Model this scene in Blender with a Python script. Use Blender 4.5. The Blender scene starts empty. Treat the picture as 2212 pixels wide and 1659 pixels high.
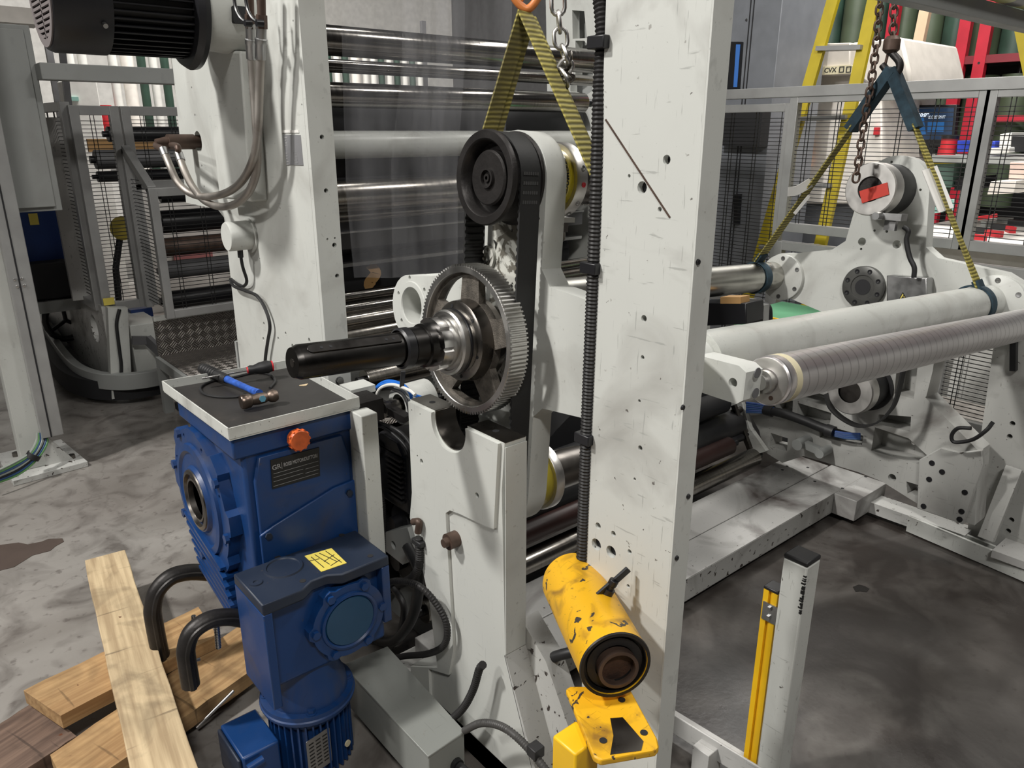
import bpy, bmesh, math, random
from mathutils import Vector, Matrix
from mathutils.geometry import tessellate_polygon, delaunay_2d_cdt
random.seed(7)
SC = bpy.context.scene
COL = SC.collection
R = math.radians
# ------------------------------------------------------------------ camera
CF, CX, CY, TH, AL, CH = 1640.0, 1106.0, 829.5, R(18.43), R(49.8), 1.6
cam = bpy.data.objects.new('camera', bpy.data.cameras.new('camera'))
COL.objects.link(cam)
cam.location = (0, 0, CH)
cam.rotation_euler = (R(90) - TH, 0, AL - R(90))
cam.data.sensor_width = 36.0
cam.data.lens = CF / 2212 * 36.0
cam.data.clip_start = 0.02
SC.camera = cam
# ------------------------------------------------------------------ world, lamps, exposure
w = bpy.data.worlds.new('hall_air'); SC.world = w; w.use_nodes = True
w.node_tree.nodes['Background'].inputs[0].default_value = (1.0, 0.985, 0.96, 1)
w.node_tree.nodes['Background'].inputs[1].default_value = 0.028
SC.view_settings.view_transform = 'Standard'
SC.view_settings.look = 'None'
SC.view_settings.gamma = 1.0
SC.view_settings.use_curve_mapping = False
SC.view_settings.exposure = -0.2
def lamp(name, loc, aim, sx, sy, power, col=(1, 0.975, 0.93)):
    l = bpy.data.lights.new(name, 'AREA'); l.shape = 'RECTANGLE'; l.size = sx; l.size_y = sy
    l.energy = power; l.color = col
    o = bpy.data.objects.new(name, l); COL.objects.link(o); o.location = loc
    o.rotation_euler = (Vector(aim) - Vector(loc)).to_track_quat('-Z', 'Y').to_euler()
    return o
lamp('high_bay_lamp', (-2.6, 2.9, 5.4), (1.0, 1.3, 0.5), 0.35, 0.35, 370)
lamp('high_bay_lamp', (-5.0, 3.1, 4.4), (.97, 2.0, 1.0), 0.9, 0.3, 140)
lamp('high_bay_lamp', (-1.2, -2.2, 5.6), (1.2, 1.0, 0.6), 1.2, 0.3, 190)
lamp('high_bay_lamp', (3.4, -0.6, 5.8), (2.4, 1.4, 0), 0.9, 0.3, 95)
lamp('high_bay_lamp', (2.3, 2.2, 5.8), (2.2, 2.3, 0), 1.6, 0.25, 35)
lamp('high_bay_lamp', (5.0, 2.2, 4.8), (7.0, 2.2, 0.8), 2.4, 0.6, 240)
lamp('high_bay_lamp', (7.0, 3.2, 5.2), (8.6, 2.6, 2.0), 3.0, 0.6, 130)
lamp('high_bay_lamp', (3.0, 7.6, 5.0), (3.4, 10.0, 1.4), 3.4, 0.6, 380)

# ------------------------------------------------------------------ pixel ray -> point on a real plane
_fw = Vector((math.cos(TH) * math.cos(AL), math.cos(TH) * math.sin(AL), -math.sin(TH)))
_rt = Vector((math.sin(AL), -math.cos(AL), 0))
_up = Vector((math.sin(TH) * math.cos(AL), math.sin(TH) * math.sin(AL), math.cos(TH)))
def ray(x, y): return _fw + (x - CX) / CF * _rt + (CY - y) / CF * _up
def at(x, y, X=None, Y=None, z=None, d=None):
    r = ray(x, y)
    if X is not None: t = X / r.x
    elif Y is not None: t = Y / r.y
    elif z is not None: t = (z - CH) / r.z
    else: t = d
    return Vector((0, 0, CH)) + t * r
def pX(pts, X): return [(p.y, p.z) for p in (at(a, b, X=X) for a, b in pts)]
def pY(pts, Y): return [(p.x, p.z) for p in (at(a, b, Y=Y) for a, b in pts)]
def pZ(pts, z): return [(p.x, p.y) for p in (at(a, b, z=z) for a, b in pts)]

# ------------------------------------------------------------------ mesh builder
def rr(x0, y0, x1, y1, r, n=5):
    out = []
    for cx, cy, a in ((x1 - r, y1 - r, 0), (x0 + r, y1 - r, 90), (x0 + r, y0 + r, 180), (x1 - r, y0 + r, 270)):
        for i in range(n + 1):
            t = R(a + 90 * i / n); out.append((cx + r * math.cos(t), cy + r * math.sin(t)))
    return out
def circ(cx, cy, r, n=16, ry=None):
    return [(cx + r * math.cos(2 * math.pi * i / n), cy + (ry or r) * math.sin(2 * math.pi * i / n)) for i in range(n)]
def arc(cx, cy, r, a0, a1, n=12):
    return [(cx + r * math.cos(R(a0 + (a1 - a0) * i / n)), cy + r * math.sin(R(a0 + (a1 - a0) * i / n))) for i in range(n + 1)]
def catmull(pts, n=8):
    P = [Vector(p) for p in pts]
    if len(P) < 3: return P
    Q = [2 * P[0] - P[1]] + P + [2 * P[-1] - P[-2]]
    out = []
    for i in range(1, len(Q) - 2):
        for k in range(n):
            t = k / n; a, b, c, d = Q[i - 1], Q[i], Q[i + 1], Q[i + 2]
            out.append(0.5 * ((2 * b) + (c - a) * t + (2 * a - 5 * b + 4 * c - d) * t * t + (3 * b - a - 3 * c + d) * t ** 3))
    out.append(P[-1]); return out
def inside(p, P):
    c = False
    for i in range(len(P)):
        u, v = P[i], P[i - 1]
        if (u[1] > p[1]) != (v[1] > p[1]) and p[0] < (v[0] - u[0]) * (p[1] - u[1]) / (v[1] - u[1]) + u[0]: c = not c
    return c
class MB:
    def __init__(s): s.b = bmesh.new()
    def _pts(s, outer, holes, w0, w1, plane):
        def f(p, w):
            if plane == 'X': return (w, p[0], p[1])
            if plane == 'Y': return (p[0], w, p[1])
            return (p[0], p[1], w)
        return f
    def prism(s, outer, w0, w1, plane='Z', holes=(), hole_depth=None):
        loops = [list(outer)] + [list(h) for h in holes]
        if len(loops) > 1: s.holed = True
        f = s._pts(outer, holes, w0, w1, plane)
        flat = [p for l in loops for p in l]
        if len(loops) > 1:
            ed = []; k = 0
            for l in loops: ed += [(k + i, k + (i + 1) % len(l)) for i in range(len(l))]; k += len(l)
            vv, _, ff = delaunay_2d_cdt([Vector((p[0], p[1])) for p in flat], ed, [], 0, 1e-7)[:3]
            keep = []
            for f3 in ff:
                cx = sum(vv[i].x for i in f3) / 3; cy = sum(vv[i].y for i in f3) / 3
                if inside((cx, cy), loops[0]) and not any(inside((cx, cy), h) for h in loops[1:]): keep.append(f3)
            for w in (w0, w1):
                nv = {}
                for f3 in keep:
                    for i in f3:
                        if i not in nv: nv[i] = s.b.verts.new(f(vv[i], w))
                    s.b.faces.new([nv[i] for i in f3])
            tri = []
        else: tri = tessellate_polygon([[Vector((p[0], p[1], 0)) for p in l] for l in loops])
        v0 = [s.b.verts.new(f(p, w0)) for p in flat]; v1 = [s.b.verts.new(f(p, w1)) for p in flat]
        for t in tri:
            for vv in (v0, v1):
                try: s.b.faces.new([vv[i] for i in t])
                except ValueError: pass
        k = 0
        for l in loops:
            n = len(l)
            for i in range(n):
                j = (i + 1) % n
                try: s.b.faces.new((v0[k + i], v0[k + j], v1[k + j], v1[k + i]))
                except ValueError: pass
            k += n
        return s
    def box(s, x0, x1, y0, y1, z0, z1): return s.prism([(x0, y0), (x1, y0), (x1, y1), (x0, y1)], z0, z1, 'Z')
    def bar(s, p0, p1, wx, wy, upv=(0, 0, 1)):
        p0, p1 = Vector(p0), Vector(p1); d = (p1 - p0).normalized(); u = Vector(upv)
        if abs(d.dot(u)) > .98: u = Vector((1, 0, 0))
        a = d.cross(u).normalized(); c = a.cross(d)
        vs = []
        for p in (p0, p1):
            vs.append([s.b.verts.new(p + a * sx * wx / 2 + c * sy * wy / 2) for sx, sy in ((-1, -1), (1, -1), (1, 1), (-1, 1))])
        s.b.faces.new(vs[0]); s.b.faces.new(vs[1])
        for i in range(4): s.b.faces.new((vs[0][i], vs[0][(i + 1) % 4], vs[1][(i + 1) % 4], vs[1][i]))
        return s
    def _frame(s, d):
        d = d.normalized(); u = Vector((0, 0, 1)) if abs(d.z) < .9 else Vector((1, 0, 0))
        a = d.cross(u).normalized(); return a, a.cross(d).normalized()
    def lathe(s, p0, d, prof, seg=32, close=False):
        p0, d = Vector(p0), Vector(d).normalized(); a, c = s._frame(d); rings = []
        for h, r in prof:
            if r <= 1e-6: rings.append([s.b.verts.new(p0 + d * h)])
            else: rings.append([s.b.verts.new(p0 + d * h + r * (math.cos(2 * math.pi * i / seg) * a + math.sin(2 * math.pi * i / seg) * c)) for i in range(seg)])
        pairs = list(zip(rings[:-1], rings[1:]))
        if close: pairs.append((rings[-1], rings[0]))
        for A, B in pairs:
            for i in range(seg):
                j = (i + 1) % seg
                if len(A) == 1 and len(B) == 1: continue
                if len(A) == 1: s.b.faces.new((A[0], B[i], B[j]))
                elif len(B) == 1: s.b.faces.new((A[i], A[j], B[0]))
                else: s.b.faces.new((A[i], A[j], B[j], B[i]))
        return s
    def cyl(s, p0, p1, r, seg=24, r2=None):
        p0, p1 = Vector(p0), Vector(p1); L = (p1 - p0).length; r2 = r if r2 is None else r2
        return s.lathe(p0, p1 - p0, [(0, 0), (0, r), (L, r2), (L, 0)], seg)
    def pipe(s, p0, p1, r, ri, seg=32):
        p0, p1 = Vector(p0), Vector(p1); L = (p1 - p0).length
        return s.lathe(p0, p1 - p0, [(0, ri), (0, r), (L, r), (L, ri)], seg, True)
    def tube(s, path, r, seg=10, closed=False, rib=0, sm=8):
        P = catmull(path, sm) if sm else [Vector(p) for p in path]
        if rib:
            Q = [P[0]]; acc = 0
            for i in range(1, len(P)):
                L = (P[i] - P[i - 1]).length; n = max(1, int(L / (rib / 2)))
                for k in range(1, n + 1): Q.append(P[i - 1].lerp(P[i], k / n))
            P = Q
        rings = []; prev = None
        for i, p in enumerate(P):
            if closed: d = P[(i + 1) % len(P)] - P[i - 1]
            else: d = P[min(i + 1, len(P) - 1)] - P[max(i - 1, 0)]
            d.normalize()
            if prev is None: a, c = s._frame(d)
            else:
                a = prev - d * prev.dot(d)
                a = a.normalized() if a.length > 1e-6 else s._frame(d)[0]
            c = a.cross(d); prev = a
            rad = r * (1.0 if not rib or i % 2 else 0.84)
            rings.append([s.b.verts.new(p + rad * (math.cos(2 * math.pi * k / seg) * a + math.sin(2 * math.pi * k / seg) * c)) for k in range(seg)])
        n = len(rings)
        for i in range(n if closed else n - 1):
            A, B = rings[i], rings[(i + 1) % n]
            for k in range(seg): s.b.faces.new((A[k], A[(k + 1) % seg], B[(k + 1) % seg], B[k]))
        if not closed: s.b.faces.new(rings[0]); s.b.faces.new(rings[-1])
        return s
    def ribbon(s, path, wdir, width, th, sm=6):
        P = catmull(path, sm) if sm else [Vector(p) for p in path]; W = [Vector(wdir).normalized()] * len(P) if not isinstance(wdir, list) else wdir
        rings = []
        for i, p in enumerate(P):
            d = (P[min(i + 1, len(P) - 1)] - P[max(i - 1, 0)]).normalized()
            w = (W[i] - d * W[i].dot(d)).normalized(); n = d.cross(w)
            rings.append([s.b.verts.new(p + w * sx * width / 2 + n * sy * th / 2) for sx, sy in ((-1, -1), (1, -1), (1, 1), (-1, 1))])
        for A, B in zip(rings[:-1], rings[1:]):
            for k in range(4): s.b.faces.new((A[k], A[(k + 1) % 4], B[(k + 1) % 4], B[k]))
        s.b.faces.new(rings[0]); s.b.faces.new(rings[-1]); return s
    def hexa(s, p, d, r, h): return s.lathe(p, d, [(0, 0), (0, r), (h, r), (h, 0)], 6)
    def xf(s, M): bmesh.ops.transform(s.b, matrix=M, verts=s.b.verts); return s
def Wm(o):
    m = o.matrix_basis.copy()
    return Wm(o.parent) @ m if o.parent else m
def obj(name, mb, m, parent=None, label=None, bevel=0, smooth=38, local=False, loc=None):
    bm = mb.b
    if parent is not None and not local: bm.transform(Wm(parent).inverted())
    off = None
    if parent is None:
        if loc is None:
            xs = [v.co for v in bm.verts]
            loc = ((min(v.x for v in xs) + max(v.x for v in xs)) / 2, (min(v.y for v in xs) + max(v.y for v in xs)) / 2, min(v.z for v in xs))
        bm.transform(Matrix.Translation(-Vector(loc)))
    bmesh.ops.remove_doubles(bm, verts=bm.verts, dist=1e-5)
    bmesh.ops.recalc_face_normals(bm, faces=bm.faces)
    me = bpy.data.meshes.new(name); bm.to_mesh(me); bm.free()
    for p in me.polygons: p.use_smooth = True
    me.set_sharp_from_angle(angle=R(smooth))
    me.materials.append(m)
    o = bpy.data.objects.new(name, me); COL.objects.link(o)
    if parent is not None: o.parent = parent
    else: o.location = loc
    if label: o['label'] = label
    if bevel and not getattr(mb, 'holed', False):
        b = o.modifiers.new('edge', 'BEVEL'); b.width = bevel; b.segments = 2; b.limit_method = 'ANGLE'; b.angle_limit = R(40); b.harden_normals = False
    return o
def thing(name, label, cat, loc=(0, 0, 0), group=None, M=None):
    o = bpy.data.objects.new(name, None); COL.objects.link(o); o.empty_display_size = .05
    if M is not None: o.matrix_basis = M
    else: o.location = loc
    o['label'] = label; o['category'] = cat
    if group: o['group'] = group
    return o
def tag(o, label, cat, group=None, kind=None):
    o['label'] = label; o['category'] = cat
    if group: o['group'] = group
    if kind: o['kind'] = kind
    return o
def struct(name, mb, m, bevel=0, loc=None):
    o = obj(name, mb, m, bevel=bevel, loc=loc); o['kind'] = 'structure'; return o
def dup(o, parent=None, loc=None, label=None, group=None):
    c = o.copy(); COL.objects.link(c)
    if parent is not None: c.parent = parent
    if loc is not None: c.location = loc
    if label: c['label'] = label
    if group: c['group'] = group
    for ch in [k for k in bpy.data.objects if k.parent == o and k is not c]: dup(ch, c)
    return c
def text(name, body, size, M, m, parent, ext=0.0004, align='LEFT', sx=1.0, bold=0.0):
    cu = bpy.data.curves.new(name, 'FONT'); cu.body = body; cu.size = size; cu.extrude = ext; cu.align_x = align; cu.offset = bold
    t = bpy.data.objects.new('tmp', cu); COL.objects.link(t)
    dg = bpy.context.evaluated_depsgraph_get()
    me = bpy.data.meshes.new_from_object(t.evaluated_get(dg)); bpy.data.objects.remove(t)
    me.transform(Wm(parent).inverted() @ M @ Matrix.Diagonal((sx, 1, 1, 1)))
    me.materials.clear(); me.materials.append(m)
    o = bpy.data.objects.new(name, me); COL.objects.link(o); o.parent = parent; return o
def frameM(o, ex, ey):
    ex, ey = Vector(ex).normalized(), Vector(ey).normalized(); ez = ex.cross(ey)
    return Matrix(((ex.x, ey.x, ez.x, o[0]), (ex.y, ey.y, ez.y, o[1]), (ex.z, ey.z, ez.z, o[2]), (0, 0, 0, 1)))

# ------------------------------------------------------------------ materials
def nm(name):
    m = bpy.data.materials.new(name); m.use_nodes = True; nt = m.node_tree
    return m, nt, nt.nodes['Principled BSDF']
def N(nt, t, **k):
    n = nt.nodes.new(t)
    for a, b in k.items():
        if a in n.inputs: n.inputs[a].default_value = b
        else: setattr(n, a, b)
    return n
def coord(nt, scale=(1, 1, 1), src='Object', rot=(0, 0, 0)):
    tc = N(nt, 'ShaderNodeTexCoord'); mp = N(nt, 'ShaderNodeMapping'); mp.inputs['Scale'].default_value = scale; mp.inputs['Rotation'].default_value = rot
    nt.links.new(tc.outputs[src], mp.inputs[0]); return mp.outputs[0]
def noise(nt, vec, sc, det=5, lo=0.4, hi=0.6, a=0.0, b=1.0, dist=0.0):
    n = N(nt, 'ShaderNodeTexNoise', Scale=sc, Detail=det, Distortion=dist); nt.links.new(vec, n.inputs['Vector'])
    r = N(nt, 'ShaderNodeMapRange'); r.inputs[1].default_value = lo; r.inputs[2].default_value = hi; r.inputs[3].default_value = a; r.inputs[4].default_value = b
    nt.links.new(n.outputs['Fac'], r.inputs[0]); return r.outputs[0]
def mix(nt, fac, c1, c2, mode='MIX'):
    n = N(nt, 'ShaderNodeMix', data_type='RGBA', blend_type=mode)
    for s, v in ((0, fac), (6, c1), (7, c2)):
        if hasattr(v, 'links'): nt.links.new(v, n.inputs[s])
        else: n.inputs[s].default_value = (*v, 1) if isinstance(v, tuple) and len(v) == 3 else v
    return n.outputs[2]
def mul(nt, a, b):
    n = N(nt, 'ShaderNodeMath', operation='MULTIPLY')
    for i, v in enumerate((a, b)):
        if hasattr(v, 'links'): nt.links.new(v, n.inputs[i])
        else: n.inputs[i].default_value = v
    return n.outputs[0]
def bump(nt, bs, h, st=.2, dist=.002):
    n = N(nt, 'ShaderNodeBump', Strength=st, Distance=dist); nt.links.new(h, n.inputs['Height']); nt.links.new(n.outputs[0], bs.inputs['Normal'])
def plain(name, c, rough=.5, metal=0.0, spec=.5, var=.12, vs=9.0, bmp=0.0):
    m, nt, bs = nm(name); v = coord(nt)
    f = noise(nt, v, vs, 6, .3, .7)
    dark = tuple(x * (1 - var) for x in c); lt = tuple(min(1, x * (1 + var * .6)) for x in c)
    nt.links.new(mix(nt, f, dark, lt), bs.inputs['Base Color'])
    bs.inputs['Roughness'].default_value = rough; bs.inputs['Metallic'].default_value = metal; bs.inputs['Specular IOR Level'].default_value = spec
    if bmp: bump(nt, bs, noise(nt, v, vs * 8, 4, 0, 1), bmp)
    return m
def paint(name, c, rough=.42, dirt=(.16, .14, .12), amt=.5, sc=3.0, chip=None, chipamt=.0, scratch=.4, chipsc=22):
    m, nt, bs = nm(name); v = coord(nt)
    base = mix(nt, noise(nt, v, 1.7, 3, .3, .7), tuple(x * .95 for x in c), c)
    smear = mul(nt, noise(nt, v, sc, 8, .52, .78, dist=1.2), amt)
    base = mix(nt, smear, base, dirt)
    speck = mul(nt, noise(nt, v, 70, 3, .70, .74), .7 * amt)
    base = mix(nt, speck, base, dirt)
    if scratch:
        vs_ = coord(nt, (26, 260, 16), rot=(.5, .3, .9))
        sc_ = mul(nt, noise(nt, vs_, 1.0, 4, .66, .70), scratch)
        base = mix(nt, sc_, base, tuple(x * .6 for x in c))
        vs2 = coord(nt, (240, 14, 120), rot=(.2, .9, .4))
        base = mix(nt, mul(nt, noise(nt, vs2, 1.0, 4, .66, .70), scratch * .8), base, tuple(x * .55 for x in c))
    if chip is not None:
        cm = noise(nt, v, chipsc, 10, .60 - chipamt, .61 - chipamt, dist=.6)
        base = mix(nt, cm, base, chip)
    nt.links.new(base, bs.inputs['Base Color'])
    nt.links.new(noise(nt, v, 6, 6, .3, .7, rough - .08, rough + .15), bs.inputs['Roughness'])
    bump(nt, bs, noise(nt, v, 160, 3, 0, 1), .05, .001)
    return m
def metal(name, c, rough=.28, rings=0.0, ringsc=90, dirt=.25, dcol=(.05, .045, .04), marks=0.0):
    m, nt, bs = nm(name); v = coord(nt)
    base = mix(nt, noise(nt, v, 5, 6, .3, .7), tuple(x * .8 for x in c), c)
    if rings:
        vr = coord(nt, (ringsc, .6, .6)); f = noise(nt, vr, 1.0, 5, .42, .62)
        base = mix(nt, mul(nt, f, rings), base, tuple(x * .35 for x in c))
        nt.links.new(noise(nt, vr, .7, 2, .3, .7, rough - .02, rough + .05), bs.inputs['Roughness'])
    else: nt.links.new(noise(nt, v, 14, 6, .3, .7, max(.05, rough - .08), rough + .12), bs.inputs['Roughness'])
    base = mix(nt, mul(nt, noise(nt, v, 7, 8, .52, .75, dist=1.0), dirt), base, dcol)
    if marks:
        wv = N(nt, 'ShaderNodeTexWave', wave_type='BANDS', bands_direction='X', Scale=marks, Distortion=.6); nt.links.new(coord(nt), wv.inputs[0])
        r = N(nt, 'ShaderNodeMapRange'); r.inputs[1].default_value = .93; r.inputs[2].default_value = .99; nt.links.new(wv.outputs['Fac'], r.inputs[0])
        base = mix(nt, mul(nt, r.outputs[0], .65), base, tuple(x * .25 for x in c))
    nt.links.new(base, bs.inputs['Base Color']); bs.inputs['Metallic'].default_value = 1.0
    return m
def emit(name, c, s):
    m, nt, bs = nm(name); bs.inputs['Base Color'].default_value = (*c, 1); bs.inputs['Emission Color'].default_value = (*c, 1); bs.inputs['Emission Strength'].default_value = s
    return m
M = {}
M['white'] = paint('off_white_machine_paint', (.57, .58, .55), amt=.42, scratch=.35)
M['white2'] = paint('worn_white_machine_paint', (.57, .58, .55), amt=.75, sc=3.2, dirt=(.12, .10, .085), scratch=.8, chip=(.13, .12, .11), chipamt=-.105, chipsc=45)
M['grimy'] = paint('grimy_white_paint', (.52, .52, .50), amt=1.0, sc=2.2, dirt=(.09, .075, .06), scratch=.7, chip=(.05, .04, .035), chipamt=-.045, chipsc=40)
M['walk'] = paint('walked_on_white_paint', (.47, .465, .45), amt=1.25, sc=2.6, dirt=(.07, .055, .05), scratch=.7, rough=.36)
M['farw'] = paint('shade_toned_grimy_white_paint', (.43, .43, .41), amt=.9, sc=3, dirt=(.10, .085, .075), scratch=.6, chip=(.10, .09, .08), chipamt=-.10, chipsc=45)  # base darkened for the turret's shade; smears and chips are real grime
M['greyp'] = paint('light_grey_paint', (.33, .34, .33), amt=.2, scratch=.15)
M['steelbox'] = paint('grey_green_enclosure', (.25, .26, .245), amt=.5, scratch=.3, rough=.35)
M['blue'] = paint('blue_gearbox_paint', (.006, .040, .15), rough=.36, dirt=(.06, .055, .06), amt=.75, sc=5, scratch=.35)
M['bluetop'] = paint('dusty_blue_paint', (.012, .020, .040), rough=.45, dirt=(.05, .045, .045), amt=1.0, sc=2.5, scratch=.3)
M['bluecap'] = plain('teal_blue_cap', (.012, .06, .13), .3)
M['black'] = plain('black_rubber', (.014, .014, .015), .5, bmp=.1)
M['blackp'] = plain('black_paint', (.010, .010, .012), .38)
M['belt'] = plain('belt_rubber', (.011, .011, .011), .62, bmp=.2)
M['conduit'] = plain('black_corrugated_plastic', (.020, .019, .019), .5, spec=.3)
M['iron'] = plain('dark_iron', (.035, .032, .031), .45, .6, var=.4, vs=14, bmp=.3)
M['cast'] = plain('grimy_cast_iron', (.13, .115, .098), .6, .4, var=.6, vs=40, bmp=.8)
M['shaft'] = metal('oiled_black_shaft', (.055, .052, .050), .3, dirt=.3)
M['steel'] = metal('machined_steel', (.62, .61, .59), .33, dirt=.25)
M['dsteel'] = metal('dark_machined_steel', (.20, .185, .17), .3, dirt=.5)
M['chrome'] = metal('chrome_steel', (.78, .77, .76), .22, dirt=.08)
M['roll'] = metal('ring_marked_roller_steel', (.40, .375, .34), .22, rings=.28, ringsc=90)
M['droll'] = metal('dark_ring_marked_roller', (.30, .285, .265), .17, rings=.35, ringsc=120)
def mk_alu():
    m, nt, bs = nm('turned_aluminium'); wv = N(nt, 'ShaderNodeTexWave', wave_type='BANDS', bands_direction='X', Scale=9.0, Distortion=.8, Detail=1.0); nt.links.new(coord(nt), wv.inputs[0])
    r = N(nt, 'ShaderNodeMapRange'); r.inputs[1].default_value = .95; r.inputs[2].default_value = .99; nt.links.new(wv.outputs['Fac'], r.inputs[0])
    b = mix(nt, mul(nt, r.outputs[0], .55), (.78, .755, .76), (.22, .20, .20)); b = mix(nt, mul(nt, noise(nt, coord(nt, (6, 1, 1)), 1.0, 3, .4, .65), .25), b, (.50, .46, .47))
    nt.links.new(b, bs.inputs['Base Color']); bs.inputs['Metallic'].default_value = .85; bs.inputs['Roughness'].default_value = .3; return m
M['alu'] = mk_alu()
M['face'] = metal('bright_machined_face', (.80, .78, .75), .38, dirt=.12)
M['galv'] = metal('galvanised_steel', (.45, .45, .45), .35)
M['fencem'] = plain('silver_anodised_profile', (.36, .36, .355), .4, .35)
M['tubew'] = paint('pale_grey_tube', (.50, .51, .48), rough=.27, amt=.35, sc=8, scratch=.5)
M['brown'] = plain('rusty_brown_steel', (.10, .065, .05), .5, .4, var=.4, vs=20)
M['yellow'] = paint('chipped_yellow_paint', (.78, .42, .012), rough=.42, dirt=(.22, .11, .02), amt=1.0, sc=14, scratch=1.0, chip=(.05, .04, .03), chipamt=-.035, chipsc=30)
M['yellowc'] = plain('clean_yellow_profile', (.80, .47, .01), .4)
M['ladder'] = plain('yellow_fibreglass', (.52, .40, .012), .5)
M['ylabel'] = plain('yellow_label', (.66, .54, .10), .55)
M['orange'] = plain('orange_plastic', (.75, .14, .03), .4, var=.3, vs=40)
M['orangep'] = paint('orange_hook_paint', (.62, .20, .05), chip=(.08, .06, .05), chipamt=-.02)
M['redtape'] = plain('red_tape', (.50, .04, .025), .5)
M['cream'] = plain('cream_tape', (.62, .56, .38), .6)
M['paper'] = plain('white_paper', (.72, .71, .68), .7)
M['plate'] = plain('grey_type_plate', (.38, .38, .40), .3, .5)
M['ink'] = plain('black_ink', (.01, .01, .01), .6)
M['inkg'] = plain('grey_engraving', (.30, .30, .30), .5)
M['hose'] = metal('braided_hose', (.42, .39, .36), .52, dirt=.5, dcol=(.16, .12, .09))
M['cblue'] = plain('blue_air_hose', (.02, .16, .62), .35)
M['cgrey'] = plain('grey_cable', (.30, .33, .30), .5)
M['cgreen'] = plain('green_cable', (.12, .28, .10), .5)
M['cnavy'] = plain('navy_cable', (.03, .08, .20), .5)
M['green'] = plain('green_rubber_roll', (.026, .058, .040), .5, var=.5, vs=3)
M['green2'] = plain('olive_green_roll', (.058, .080, .046), .5, var=.3, vs=3)
M['red'] = plain('red_rack_paint', (.40, .014, .03), .45)
M['dred'] = plain('dark_red_beam', (.16, .012, .02), .5)
M['timber'] = plain('pale_board', (.60, .45, .30), .7)
M['cvx'] = plain('warm_white_enclosure', (.85, .80, .74), .5)
M['wallw'] = plain('white_wall_panel', (.84, .82, .78), .7)
M['cab'] = plain('blue_grey_cabinet', (.19, .20, .22), .4)
M['bin_b'] = plain('blue_bin', (.02, .05, .45), .5)
M['bin_r'] = plain('red_bin', (.55, .02, .03), .5)
M['plastic'] = plain('white_plastic', (.75, .74, .70), .45)
M['wire'] = plain('black_mesh_wire', (.012, .012, .012), .5)
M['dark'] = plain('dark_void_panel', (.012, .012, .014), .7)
M['hazy'] = plain('mid_grey_panel', (.12, .12, .125), .5)
M['teal'] = plain('pale_teal_sheet', (.35, .62, .55), .5)
M['sblue'] = plain('dark_blue_sleeve', (.018, .042, .060), .85, var=.5, vs=30)
M['tan'] = plain('tan_panel', (.45, .26, .10), .6)
def mk_web():
    m, nt, bs = nm('yellow_webbing')
    v = coord(nt, (1, 1, 1)); w1 = N(nt, 'ShaderNodeTexWave', wave_type='BANDS', bands_direction='Z', Scale=28.0, Distortion=1.5); nt.links.new(v, w1.inputs[0])
    b = mix(nt, w1.outputs['Fac'], (.10, .085, .012), (.42, .36, .085)); b = mix(nt, mul(nt, noise(nt, v, 9, 6, .5, .7), .75), b, (.10, .085, .04))
    nt.links.new(b, bs.inputs['Base Color']); bs.inputs['Roughness'].default_value = .75; bump(nt, bs, w1.outputs['Fac'], .5, .003); return m
M['web'] = mk_web()
def mk_wood(name, c1, c2, ang):
    m, nt, bs = nm(name); v = coord(nt, (1, 1, 1)); g = coord(nt, (3, 60, 60), rot=(0, 0, 0))
    b = mix(nt, noise(nt, g, 1.0, 8, .35, .65), c1, c2)
    b = mix(nt, mul(nt, noise(nt, v, 9, 8, .5, .72, dist=1), .55), b, tuple(x * .4 for x in c1))
    b = mix(nt, noise(nt, v, 38, 2, .74, .77), b, (.10, .03, .01))
    b = mix(nt, mul(nt, noise(nt, coord(nt, (50, 4, 4)), 1.0, 4, .66, .72), .6), b, tuple(x * .3 for x in c1))
    nt.links.new(b, bs.inputs['Base Color']); bs.inputs['Roughness'].default_value = .75; bump(nt, bs, noise(nt, g, 1.0, 8, 0, 1), .35, .003); return m
M['wood'] = mk_wood('pale_sawn_pine', (.40, .29, .17), (.64, .50, .31), 0)
M['wood2'] = mk_wood('amber_pine', (.32, .185, .08), (.50, .32, .15), 0)
M['wood3'] = mk_wood('dark_weathered_beam', (.09, .055, .04), (.17, .11, .08), 0)
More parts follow.
